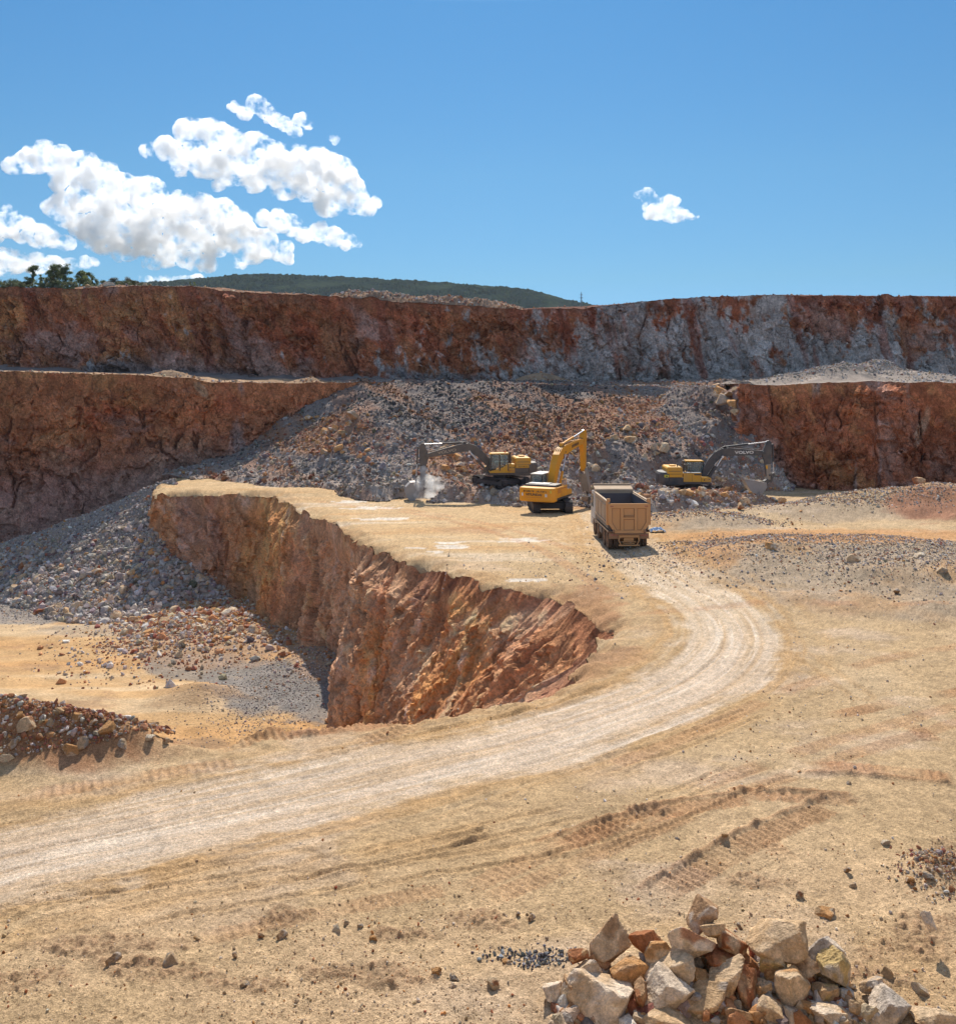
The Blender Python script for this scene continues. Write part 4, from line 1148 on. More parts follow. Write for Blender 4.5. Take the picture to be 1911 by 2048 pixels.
# ---- rubble ramp falling into the pit on the left
RR = [((-78, 104, -22.4), (-78, 95)), (PY(-120, 1120, 103), GP(-120, 1190)), (PY(0, 1086, 104), GP(0, 1200)), (PY(90, 1058, 104.5), GP(90, 1235)), (PY(180, 1022, 105), GP(180, 1252)), (PY(260, 990, 105), GP(290, 1246)),
      (PY(310, 968, 104), GP(350, 1236)), (PY(330, 962, 103), GP(420, 1222)), (PY(350, 958, 102), GP(475, 1212))]
rd = np.array([p[0] for p in RR]); tf_ = np.array([(p[1][0], p[1][1], float(_pf(p[1][1])) - 0.1) for p in RR])
_a = np.linspace(0, len(RR) - 1, 420)
RA = np.stack([np.interp(_a, np.arange(len(RR)), rd[:, k]) for k in range(3)], 1); TA = np.stack([np.interp(_a, np.arange(len(RR)), tf_[:, k]) for k in range(3)], 1)
def ramp_pt(a, t):
    i = a * (len(_a) - 1)
    A = np.stack([np.interp(i, np.arange(len(_a)), RA[:, k]) for k in range(3)], -1); B = np.stack([np.interp(i, np.arange(len(_a)), TA[:, k]) for k in range(3)], -1)
    tt = np.clip(t, 0, 1)
    P = A + (B - A) * tt[..., None]
    drop = np.interp(tt, [0, 0.55, 0.8, 1], [0, 0.62, 0.88, 1])
    P[..., 2] = A[..., 2] + (B[..., 2] - A[..., 2]) * drop
    back = np.clip(-t, 0, 1)
    P[..., 1] += back * 9; P[..., 2] -= back * 5.0
    w_ = np.sin(np.clip(tt, 0, 1) * math.pi)
    P[..., 2] += (0.5 * fbm(P[..., 0] * 0.25, P[..., 1] * 0.25, 4, 801) * (0.3 + w_) + 0.15 * fbm(P[..., 0] * 0.9, P[..., 1] * 0.9, 3, 802))
    return P
ag, tg = np.meshgrid(np.linspace(0, 1, 330), np.linspace(-0.6, 1.05, 150))
PR = ramp_pt(ag, tg)
def ramp_weights(P):
    x, y, z = P[..., 0], P[..., 1], P[..., 2]
    u, v = UV(x, y, z); n1 = fbm(x * 0.25, y * 0.25, 4, 811)
    W = np.zeros(x.shape + (7,))
    lo = sstep(1150, 1190, v + 20 * n1)
    br = sstep(0.0, 0.5, n1 + sstep(150, 60, u) * 0.4)
    W[..., 0] = 1.0 + 0.3 * lo; W[..., 1] = 1.1; W[..., 2] = 0.3 + 0.4 * br; W[..., 3] = 0.05 + 0.12 * br; W[..., 4] = 0.05 + 0.12 * br; W[..., 5] = 0.25 + 0.3 * lo; W[..., 6] = 0.3
    return W
Wq = ramp_weights(PR)
tag(mesh_np('rubble_ramp', PR.reshape(-1, 3), grid_faces(*ag.shape), M_RUB, ((Wq / Wq.sum(-1, keepdims=True)) @ PAL * 0.8).reshape(-1, 3), smooth=False), 'grey rubble bank sloping down into the left pit', kind='structure')
r = np.random.default_rng(31)
n = 42000
aa = r.random(n); tq = r.uniform(-0.05, 1.06, n)
PP = ramp_pt(aa, tq)
keep = PP[:, 0] > -62
PP, tq = PP[keep], tq[keep]
sz = sizes(len(PP), r, 0.10, 0.85, 1.8) * np.interp(tq, [0, 0.12, 0.3, 1], [0.5, 0.7, 1.0, 1.15])
scatter('rubble', PP, sz, pick(ramp_weights(PP), r), TEMPL1, 'grey broken stones on the bank sloping into the left pit', 32)

# ---- heaps of smaller stone: (centre x, y, half sizes, count, size range, weights, height function)
def heap(cx, cy, sx, sy, n, lo, hi, wts, zf, label, seed, templ=TEMPL1, p=2.0, mat=M_RUB):
    r = np.random.default_rng(seed)
    x = cx + sx * np.clip(r.normal(0, 0.5, n), -1.4, 1.4); y = cy + sy * np.clip(r.normal(0, 0.5, n), -1.4, 1.4)
    z = zf(x, y)
    s = sizes(n, r, lo, hi, p)
    W = np.tile(np.array(wts, float), (n, 1))
    return scatter('rubble', np.stack([x, y, z], 1), s, pick(W, r), templ, label, seed + 1, mat)
c = GP(410, 1265)
heap(c[0], c[1], 8.5, 12.0, 8000, 0.10, 0.75, (0.3, 0.9, 1.2, 1.5, 1.3, 1.0, 0.05), pit_z, 'pile of orange and cream stones on the pit floor', 41)
c = GP(570, 1385)
heap(c[0], c[1], 5.5, 12, 5000, 0.05, 0.14, (1.6, 1.0, 0.2, 0.1, 0.05, 0.4, 0.8), pit_z, 'bluish grey gravel spread at the foot of the pit wall', 43)
c = GP(80, 1215)
heap(c[0], c[1], 12, 7, 3500, 0.07, 0.25, (1.2, 1.3, 0.4, 0.1, 0.05, 0.5, 0.3), pit_z, 'fine grey gravel at the foot of the rubble bank', 45)
c = GP(645, 1330)
heap(c[0], c[1], 3.5, 7, 700, 0.08, 0.4, (0.7, 1.0, 1.0, 0.8, 0.6, 0.5, 0.2), pit_z, 'stones fallen from the ochre face beside the pit', 47)
# right hand gravel banks
def fz_(x, y): return floor_z(x, y)
for (u, v, sx, sy, n_, lo, hi, wts, lab, sd) in [
        (1640, 1130, 15, 7.0, 13000, 0.035, 0.17, (0.9, 1.1, 0.9, 0.35, 0.25, 0.5, 0.35), 'grey and tan gravel on the low bank at the right', 51),
        (1850, 1160, 9, 7.0, 8000, 0.035, 0.19, (0.7, 1.1, 1.1, 0.4, 0.3, 0.6, 0.25), 'coarse tan gravel at the right edge of the floor', 53),
        (1480, 1105, 5, 3.0, 3000, 0.04, 0.2, (0.9, 1.0, 0.8, 0.4, 0.3, 0.4, 0.6), 'dark gravel patch right of the haul road', 55),
        (1400, 1048, 6.5, 3.0, 3500, 0.05, 0.28, (0.8, 1.0, 0.9, 0.6, 0.5, 0.4, 0.4), 'low bank of rubble just right of the tipper truck', 57),
        (1700, 1025, 13, 3.5, 7000, 0.05, 0.28, (0.7, 1.1, 1.1, 0.5, 0.4, 0.6, 0.25), 'gravel bank at the foot of the right rock wall', 59),
        (1885, 990, 4.5, 2.5, 700, 0.10, 0.5, (0.2, 0.4, 0.6, 1.3, 1.8, 0.2, 0.1), 'red broken stones at the foot of the right rock wall', 61)]:
    x, y = G(u, v)
    heap(x, y, sx, sy, n_, lo, hi, wts, fz_, lab, sd)
# bench heaps and the plateau rim
for (u, y, sx, sy, n_, lo, hi, wts, lab, sd) in [
        (1690, 107.5, 10.5, 3.5, 6500, 0.06, 0.34, (0.9, 1.2, 0.8, 0.2, 0.15, 1.0, 0.1), 'pale grey rubble heaped on the bench at the right', 63),
        (1400, 110, 9, 3.5, 1100, 0.07, 0.3, (0.8, 1.1, 0.9, 0.4, 0.2, 0.7, 0.1), 'thin gravel along the edge of the bench', 65),
        (1880, 101, 5, 4, 600, 0.08, 0.45, (0.6, 1.0, 0.9, 0.3, 0.2, 1.3, 0.1), 'pale stones on the bench at the far right', 67),
        (1085, 120, 4, 2.5, 500, 0.08, 0.4, (0.7, 0.8, 0.6, 0.8, 0.9, 0.3, 0.3), 'scree below the corner of the upper rock wall', 69)]:
    heap((u - CX) / F * y, y, sx, sy, n_, lo, hi, wts, bench_z, lab, sd)

r = np.random.default_rng(77)
n = 900
bx_ = r.uniform(-60, 24, n); by_ = np.interp(bx_, BLIP[:, 0], BLIP[:, 1]) + 0.15 + np.abs(r.normal(0, 1.2, n))
scatter('rubble', np.stack([bx_, by_, bench_z(bx_, by_)], 1), sizes(n, r, 0.10, 0.5, 2.0), pick(np.tile(np.array([0.3, 0.8, 1.2, 0.8, 0.8, 0.4, 0.1]), (n, 1)), r), TEMPL1, 'loose stones along the edge of the bench at the left', 78)
# rubble heap along the rim of the upper wall
def rim_heap(us, vs, count, lo, hi, wts, label, seed, ground=(0.36, 0.22, 0.14)):
    r = np.random.default_rng(seed)
    def surf(u, dy):
        k = (u - CX) / F
        i = np.searchsorted(RIMK, k).clip(0, len(RIMK) - 1)
        yl = RIMY[i]; zl = RIMZ[i]; y = yl + dy
        vt = np.interp(u, us, vs)
        top = np.maximum((HV - vt) / F * (yl + 2.8) - zl, 0.03)
        t = np.clip(dy / 2.8, 0, 2)
        sh = np.where(t < 1, np.sin(t * math.pi / 2) ** 0.8, np.cos((t - 1) * math.pi / 2).clip(0, 1))
        return k * y, y, zl - 0.05 + top * sh * (0.8 + 0.35 * fbm(k * y * 0.7, dy * 0.7, 4, seed))
    ug, dg = np.meshgrid(np.linspace(us[0], us[-1], 260), np.linspace(0.05, 5.6, 16))
    X, Y, Z = surf(ug, dg)
    c = np.array(ground)[None] * (1 + 0.3 * fbm(X * 0.8, Y * 0.8, 4, seed + 3))[..., None].reshape(-1, 1)
    tag(mesh_np('rubble_bank', np.stack([X, Y, Z], -1).reshape(-1, 3), grid_faces(*ug.shape), M_RUB, c, smooth=False), 'low bank of ' + label, kind='structure')
    u = r.uniform(us[0], us[-1], count); dy = r.uniform(0.1, 4.5, count)
    X, Y, Z = surf(u, dy)
    return scatter('rubble', np.stack([X, Y, Z], 1), sizes(count, r, lo, hi, 2.0), pick(np.tile(np.array(wts, float), (count, 1)), r), TEMPL1, label, seed + 1)
_k = UTOP[:, 0] / UTOP[:, 1]; _o = np.argsort(_k); RIMK, RIMY, RIMZ = _k[_o], UTOP[_o, 1], UTOP[_o, 2]
rim_heap([660, 700, 745, 800, 850, 900, 960, 1010, 1045], [588, 580, 577, 584, 590, 588, 595, 604, 616], 1500, 0.12, 0.55, (0.6, 1.0, 0.8, 0.5, 0.9, 0.5, 0.3), 'heap of tan and dark red rubble on the rim of the upper wall', 71)
rim_heap([150, 210, 300, 400, 480, 640], [574, 568, 571, 572, 578, 589], 420, 0.10, 0.5, (0.5, 1.0, 1.0, 0.5, 0.6, 0.6, 0.2), 'loose stones along the rim of the upper wall at the left', 73, (0.28, 0.15, 0.09))
rim_heap([1040, 1200, 1420, 1560, 1700, 1911], [616, 609, 593, 588, 590, 592], 500, 0.08, 0.4, (0.3, 0.4, 0.4, 0.5, 1.4, 0.1, 0.5), 'dark stones along the rim of the upper wall at the right', 75, (0.17, 0.075, 0.05))
# small stones strewn over the working floor, thicker close by
r = np.random.default_rng(81)
n = 15000
vq = 1560 + (2080 - 1560) * r.random(n) ** 0.75; uq = r.uniform(-60, 1980, n)
xy = np.array([G(CX, v) for v in np.linspace(1500, 2100, 300)])
yq = np.interp(vq, np.linspace(1500, 2100, 300), xy[:, 1]); xq = (uq - CX) / F * yq
dens = 0.25 + 0.75 * sstep(-0.1, 0.5, fbm(xq * 0.35, yq * 0.35, 4, 82) + np.interp(uq, [0, 1100, 1600, 1911], [0.0, 0.0, 0.35, 0.5]) + np.interp(vq, [1560, 1800, 2048], [-0.35, -0.1, 0.25]))
sdq, ssq = near_poly(xq, yq, ROADC)
dens *= np.where(np.abs(sdq) < np.interp(ssq, _rs, ROADC[:, 2]) * 1.05, 0.04, 1)
ok = r.random(n) < dens
xq, yq = xq[ok], yq[ok]
sz = sizes(len(xq), r, 0.014, 0.085, 2.3)
W = np.tile(np.array([0.15, 0.5, 2.2, 1.0, 0.5, 1.3, 0.03]), (len(xq), 1))
scatter('gravel', np.stack([xq, yq, floor_z(xq, yq)], 1), sz, pick(W, r) * np.array([1.05, 0.97, 0.85]), TEMPL1, 'small tan stones strewn over the near floor', 83, M_STONE, sink=0.15)
r = np.random.default_rng(85)
n = 4500
vq = r.uniform(1010, 1600, n); uq = r.uniform(560, 1980, n)
xy = np.array([G(CX, v) for v in np.linspace(1000, 1610, 300)])
yq = np.interp(vq, np.linspace(1000, 1610, 300), xy[:, 1]); xq = (uq - CX) / F * yq
sdq, ssq = near_poly(xq, yq, ROADC)
pin_ = np.array([inside_rows(np.array([[a_]]), np.array([[b_]]), PITPOLY)[0, 0] for a_, b_ in zip(xq, yq)])
ok = (np.abs(sdq) > np.interp(ssq, _rs, ROADC[:, 2]) * 1.1) & (~pin_) & (fbm(xq * 0.25, yq * 0.25, 4, 86) + np.interp(uq, [560, 1300, 1500, 1911], [-0.3, -0.2, 0.2, 0.3]) > r.uniform(-0.2, 0.9, n))
xq, yq = xq[ok], yq[ok]
scatter('gravel', np.stack([xq, yq, floor_z(xq, yq)], 1), sizes(len(xq), r, 0.03, 0.11, 2.4), pick(np.tile(np.array([0.1, 0.6, 1.8, 1.0, 0.5, 1.2, 0.0]), (len(xq), 1)), r) * 1.15, TEMPL1, 'small stones strewn over the middle of the quarry floor', 87, M_STONE, sink=0.15)
# ------------------------------------------------------------------ machine building kit
class MB:
    def __init__(self): self.bm = bmesh.new()
    def box(self, c, s, rot=None):
        M = Matrix.Translation(Vector(c)) @ (rot.to_4x4() if rot is not None else Matrix.Identity(4)) @ Matrix.Diagonal((s[0], s[1], s[2], 1))
        bmesh.ops.create_cube(self.bm, size=1.0, matrix=M); return self
    def span(self, x0, x1, y0, y1, z0_, z1):
        return self.box(((x0 + x1) / 2, (y0 + y1) / 2, (z0_ + z1) / 2), (abs(x1 - x0), abs(y1 - y0), abs(z1 - z0_)))
    def prism(self, prof, y0, y1, axis='y'):
        """closed outline (x, z) given thickness along y (or (y, z) along x)"""
        mk = (lambda p, t: (p[0], t, p[1])) if axis == 'y' else (lambda p, t: (t, p[0], p[1]))
        a = [self.bm.verts.new(mk(p, y0)) for p in prof]; b = [self.bm.verts.new(mk(p, y1)) for p in prof]
        n = len(prof)
        fs = [self.bm.faces.new(a), self.bm.faces.new(b[::-1])]
        for i in range(n): fs.append(self.bm.faces.new((a[i], b[i], b[(i + 1) % n], a[(i + 1) % n])))
        bmesh.ops.recalc_face_normals(self.bm, faces=fs); return self
    def cyl(self, p0, p1, r, n=14, r2=None):
        p0, p1 = Vector(p0), Vector(p1); d = p1 - p0
        M = Matrix.Translation((p0 + p1) / 2) @ d.to_track_quat('Z', 'Y').to_matrix().to_4x4()
        bmesh.ops.create_cone(self.bm, cap_ends=True, segments=n, radius1=r, radius2=r if r2 is None else r2, depth=d.length, matrix=M); return self
    def tube(self, pts, r, n=8):
        for a, b in zip(pts[:-1], pts[1:]): self.cyl(a, b, r, n)
        return self
    def build(self, name, mat, parent=None, bevel=0.0, smooth=False, label=None, xf=None, seg=2, split=False):
        if split:                      # one object for each separate piece
            left = set(self.bm.verts); bms = []
            while left:
                st = [left.pop()]; comp = set(st)
                while st:
                    v = st.pop()
                    for e in v.link_edges:
                        o_ = e.other_vert(v)
                        if o_ not in comp: comp.add(o_); st.append(o_)
                left -= comp
                nb = bmesh.new(); mp = {v: nb.verts.new(v.co) for v in comp}
                for f in {f for v in comp for f in v.link_faces}: nb.faces.new([mp[v] for v in f.verts])
                nb.normal_update(); bms.append(nb)
            self.bm.free(); out = None
            for nb in bms:
                q = MB(); q.bm.free(); q.bm = nb
                out = q.build(name, mat, parent, bevel, smooth, label, xf, seg)
            return out
        if xf is not None: self.bm.transform(xf)
        me = bpy.data.meshes.new(name); self.bm.to_mesh(me); self.bm.free()
        me.materials.append(mat)
        if smooth:
            for p in me.polygons: p.use_smooth = True
        o = bpy.data.objects.new(name, me); link(o, parent)
        if bevel > 0:
            m = o.modifiers.new('bevel', 'BEVEL'); m.width = bevel; m.segments = seg; m.limit_method = 'ANGLE'; m.angle_limit = math.radians(35)
        if smooth:
            pass
        if label: o['label'] = label
        return o

def paint(name, col, rough=0.45, dust=0.35, dustcol=(0.42, 0.30, 0.19), metal=0.0, scale=1.4, spec=0.5):
    """painted steel under a patchy film of quarry dust"""
    m = bpy.data.materials.new(name); m.use_nodes = True
    t = m.node_tree; N = t.nodes; b = N['Principled BSDF']
    tc = N.new('ShaderNodeTexCoord')
    nz = N.new('ShaderNodeTexNoise'); nz.inputs['Scale'].default_value = scale; nz.inputs['Detail'].default_value = 8; nz.inputs['Roughness'].default_value = 0.7
    t.links.new(tc.outputs['Object'], nz.inputs['Vector'])
    mr = N.new('ShaderNodeMapRange'); mr.inputs['From Min'].default_value = 0.35; mr.inputs['From Max'].default_value = 0.7
    mr.inputs['To Min'].default_value = max(0, dust - 0.25); mr.inputs['To Max'].default_value = min(1, dust + 0.3)
    t.links.new(nz.outputs['Fac'], mr.inputs['Value'])
    mx = N.new('ShaderNodeMix'); mx.data_type = 'RGBA'
    mx.inputs[6].default_value = tuple(col) + (1,); mx.inputs[7].default_value = tuple(dustcol) + (1,)
    t.links.new(mr.outputs[0], mx.inputs[0]); t.links.new(mx.outputs[2], b.inputs['Base Color'])
    rr = N.new('ShaderNodeMapRange'); rr.inputs['To Min'].default_value = rough; rr.inputs['To Max'].default_value = 0.95
    t.links.new(mr.outputs[0], rr.inputs['Value']); t.links.new(rr.outputs[0], b.inputs['Roughness'])
    b.inputs['Metallic'].default_value = metal; b.inputs['Specular IOR Level'].default_value = spec
    return m

P_YEL = paint('yellow_paint', (0.76, 0.37, 0.02), dust=0.13, spec=0.3)
P_ORG = paint('amber_paint', (0.84, 0.33, 0.006), dust=0.03, dustcol=(0.60, 0.34, 0.12), spec=0.3)
P_GRY = paint('charcoal_paint', (0.035, 0.04, 0.05), dust=0.18, dustcol=(0.25, 0.19, 0.14))
P_GRD = paint('dusty_charcoal_paint', (0.07, 0.065, 0.06), dust=0.42, dustcol=(0.24, 0.18, 0.135))
P_BLK = paint('black_paint', (0.018, 0.018, 0.02), dust=0.10)
P_TRK = paint('track_steel', (0.05, 0.045, 0.045), rough=0.6, dust=0.30, dustcol=(0.16, 0.12, 0.10), metal=0.3)
P_ROD = paint('bright_rod', (0.75, 0.75, 0.75), rough=0.25, dust=0.1, metal=0.7)
P_BKT = paint('worn_bucket_steel', (0.36, 0.34, 0.33), rough=0.5, dust=0.25, dustcol=(0.34, 0.28, 0.24), metal=0.35)
P_HAM = paint('dusty_breaker_steel', (0.24, 0.19, 0.14), rough=0.7, dust=0.5, dustcol=(0.42, 0.34, 0.27))
P_WHT = paint('white_lettering', (0.80, 0.78, 0.73), dust=0.12)
P_LET = paint('faded_lettering', (0.42, 0.33, 0.25), dust=0.3)
P_RED = paint('red_marking', (0.45, 0.09, 0.03), dust=0.2)
P_DRK = paint('dark_lettering', (0.06, 0.025, 0.01), dust=0.05)
P_LIM = paint('lime_sticker', (0.70, 0.62, 0.03), dust=0.05)
P_TIP = paint('dusty_tan_paint', (0.64, 0.33, 0.135), rough=0.7, dust=0.3, dustcol=(0.58, 0.34, 0.18), scale=0.9, spec=0.1)
P_TIL = paint('dusty_cream_paint', (0.52, 0.40, 0.28), rough=0.7, dust=0.5, dustcol=(0.42, 0.27, 0.16), scale=0.9, spec=0.15)
P_MUD = paint('mud_coated_steel', (0.25, 0.13, 0.07), rough=0.8, dust=0.55, dustcol=(0.38, 0.215, 0.11))
P_TYR = paint('dusty_rubber', (0.055, 0.04, 0.032), rough=0.85, dust=0.42, dustcol=(0.26, 0.16, 0.095), scale=2.5)
P_STL = paint('worn_bed_steel', (0.10, 0.10, 0.115), rough=0.45, dust=0.15, dustcol=(0.2, 0.18, 0.17), metal=0.4)
P_CAB = paint('white_cab_paint', (0.66, 0.64, 0.60), rough=0.4, dust=0.35)
P_LMP = paint('red_lamp_lens', (0.35, 0.03, 0.02), rough=0.3, dust=0.4)
P_BCN = paint('orange_beacon_lens', (0.75, 0.16, 0.03), rough=0.25, dust=0.05)
def glass_mat():
    m = bpy.data.materials.new('cab_glass'); m.use_nodes = True
    b = m.node_tree.nodes['Principled BSDF']
    b.inputs['Base Color'].default_value = (0.55, 0.62, 0.60, 1); b.inputs['Roughness'].default_value = 0.06
    b.inputs['Transmission Weight'].default_value = 0.75; b.inputs['IOR'].default_value = 1.3
    return m
GLASS = glass_mat()

def text_mesh(name, body, size, mat, parent, M, stretch=1.0, bold=0.0):
    cu = bpy.data.curves.new(name, 'FONT'); cu.body = body; cu.size = size; cu.extrude = 0.008; cu.align_x = 'CENTER'; cu.align_y = 'CENTER'; cu.offset = bold
    cu.resolution_u = 3
    to = bpy.data.objects.new(name, cu); COL.objects.link(to)
    dg = bpy.context.evaluated_depsgraph_get()
    me = bpy.data.meshes.new_from_object(to.evaluated_get(dg))
    bpy.data.objects.remove(to); bpy.data.curves.remove(cu)
    me.transform(M @ Matrix.Diagonal((stretch, 1, 1, 1)))
    me.materials.clear(); me.materials.append(mat); me.name = name
    o = bpy.data.objects.new(name, me); return link(o, parent)

def basis(o, x, y):
    """matrix placing lettering: reading direction x, up y, at o"""
    x = Vector(x).normalized(); y = Vector(y).normalized(); z = x.cross(y)
    return Matrix(((x[0], y[0], z[0], o[0]), (x[1], y[1], z[1], o[1]), (x[2], y[2], z[2], o[2]), (0, 0, 0, 1)))

def thick_line(pts, ths):
    """outline of a tapering plate along centre line pts (x, z) with full depth ths"""
    P = np.array(pts, float); T = np.gradient(P, axis=0); T /= np.linalg.norm(T, axis=1)[:, None]
    Nn = np.stack([-T[:, 1], T[:, 0]], 1) * (np.array(ths) / 2)[:, None]
    return [tuple(p) for p in (P + Nn)] + [tuple(p) for p in (P - Nn)[::-1]]

def undercarriage(root, L, gauge, shoe, h, yaw, mat_frame, mat_track, deck_z):
    xf = Matrix.Rotation(yaw, 4, 'Z')
    b = MB()
    b.span(-L * 0.2, L * 0.2, -gauge / 2, gauge / 2, h * 0.42, h * 0.82)
    b.prism([(-L * 0.3, h * 0.3), (-L * 0.26, h * 0.75), (-L * 0.12, h * 0.78), (-L * 0.12, h * 0.35)], -gauge * 0.46, gauge * 0.46)
    b.prism([(L * 0.3, h * 0.3), (L * 0.26, h * 0.75), (L * 0.12, h * 0.78), (L * 0.12, h * 0.35)], -gauge * 0.46, gauge * 0.46)
    b.cyl((0, 0, h * 0.7), (0, 0, deck_z), 0.72, 24)
    u = b.build('undercarriage', mat_frame, root, 0.02, xf=xf)
    R = h / 2 - 0.04; S = L / 2 - h / 2
    for sy in (-1, 1):
        y = sy * gauge / 2
        t = MB(); per = 4 * S + 2 * math.pi * R; n = int(per / 0.19)
        for i in range(n):
            s = per * i / n
            if s < 2 * S: x, z, a = -S + s, h / 2 + R, 0.0
            elif s < 2 * S + math.pi * R:
                q = (s - 2 * S) / R; x, z, a = S + R * math.sin(q), h / 2 + R * math.cos(q), q
            elif s < 4 * S + math.pi * R: x, z, a = S - (s - 2 * S - math.pi * R), h / 2 - R, math.pi
            else:
                q = (s - 4 * S - math.pi * R) / R + math.pi; x, z, a = -S + R * math.sin(q), h / 2 + R * math.cos(q), q
            if a == 0.0: z -= 0.05 * math.sin((x + S) / (2 * S) * math.pi)
            rot = Matrix.Rotation(a, 3, 'Y')
            t.box((x, y, z), (0.175, shoe, 0.035), rot)
            g = rot @ Vector((0.05, 0, 0.03))
            t.box((x + g.x, y, z + g.z), (0.03, shoe * 0.98, 0.04), rot)
        t.build('track', mat_track, u, xf=xf)
        f = MB()
        f.prism([(-S, h * 0.26), (-S * 0.95, h * 0.66), (S * 0.95, h * 0.66), (S, h * 0.26)], y - shoe * 0.32, y + shoe * 0.32)
        yo = y + sy * shoe * 0.36
        for k in range(7):
            x = -S * 0.82 + k * S * 1.64 / 6
            f.cyl((x, y - shoe * 0.36, h * 0.22), (x, y + shoe * 0.36, h * 0.22), h * 0.13, 12)
        f.build('track_frame', mat_track, u, 0.02, xf=xf)
        for sx, nm in ((-1, 'drive_sprocket'), (1, 'front_idler')):
            w_ = MB(); w_.cyl((sx * S, y - shoe * 0.34, h / 2), (sx * S, y + shoe * 0.34, h / 2), R * 0.86, 22)
            w_.cyl((sx * S, y - shoe * 0.44, h / 2), (sx * S, y + shoe * 0.44, h / 2), R * 0.5, 18)
            w_.build(nm, mat_track, u, 0.015, xf=xf)
    return u

def ram(root, name, a, b, r, frac, mat_body, ys):
    """hydraulic cylinder from a to b (x, z) at each y; the rod is the last part of it"""
    for y in ys:
        A = Vector((a[0], y, a[1])); B = Vector((b[0], y, b[1])); C_ = A.lerp(B, frac)
        m = MB(); m.cyl(A, C_, r, 14); m.cyl(A - Vector((0, 0.12, 0)), A + Vector((0, 0.12, 0)), r * 1.1, 12)
        o = m.build(name, mat_body, root)
        q = MB(); q.cyl(C_, B, r * 0.55, 12); q.cyl(B - Vector((0, 0.1, 0)), B + Vector((0, 0.1, 0)), r * 1.0, 12); q.build('piston_rod', P_ROD, o)

def rotp(p, c, a):
    ca, sa = math.cos(a), math.sin(a); x, z = p[0] - c[0], p[1] - c[1]
    return (c[0] + x * ca - z * sa, c[1] + x * sa + z * ca)

def bucket(root, prof, wd, mat, teeth_dir):
    """open shell: prof runs from the hinge round the back to the lip"""
    P = np.array(prof, float); T = np.gradient(P, axis=0); T /= np.linalg.norm(T, axis=1)[:, None]
    cen = P.mean(0); Nn = np.stack([-T[:, 1], T[:, 0]], 1)
    if ((cen - P[len(P) // 2]) @ Nn[len(P) // 2]) < 0: Nn = -Nn
    b = MB(); b.prism([tuple(p) for p in P] + [tuple(p) for p in (P + Nn * 0.06)[::-1]], -wd / 2, wd / 2)
    for s in (-1, 1):
        b.prism([tuple(p) for p in P], s * wd / 2 - 0.03, s * wd / 2 + 0.03)
        lip = P[-1]; hng = P[0]
        d = (hng - lip); d /= np.linalg.norm(d); nrm = np.array([-d[1], d[0]])
        b.box(((lip[0] + hng[0]) / 2, s * (wd / 2 + 0.015), (lip[1] + hng[1]) / 2), (np.linalg.norm(hng - lip) * 0.96, 0.10, 0.10), Matrix.Rotation(-math.atan2(d[1], d[0]), 3, 'Y'))
    o = b.build('bucket', mat, root, 0.012)
    for k in range(5):
        y = -wd / 2 + 0.1 + k * (wd - 0.2) / 4
        t = MB(); e = Vector((P[-1][0], y, P[-1][1])); dv = Vector((teeth_dir[0], 0, teeth_dir[1])).normalized()
        t.cyl(e - dv * 0.08, e + dv * 0.24, 0.07, 4, 0.025); t.build('tooth', mat, o)
    return o

def marks(root, name, mat, M, widths, h, gap=0.03):
    """a row of worn, no longer readable letters"""
    b = MB(); x = -sum(widths) / 2 - gap * (len(widths) - 1) / 2
    for i, w_ in enumerate(widths):
        if w_ > 0:
            b.box((x + w_ / 2, 0, 0), (w_ * 0.28, h, 0.012)) if i % 3 else b.box((x + w_ / 2, 0, 0), (w_ * 0.8, h, 0.012))
            b.box((x + w_ / 2, h * (0.4 if i % 2 else -0.4), 0), (w_, h * 0.22, 0.014))
        x += abs(w_) + gap
    return b.build(name, mat, root, xf=M)

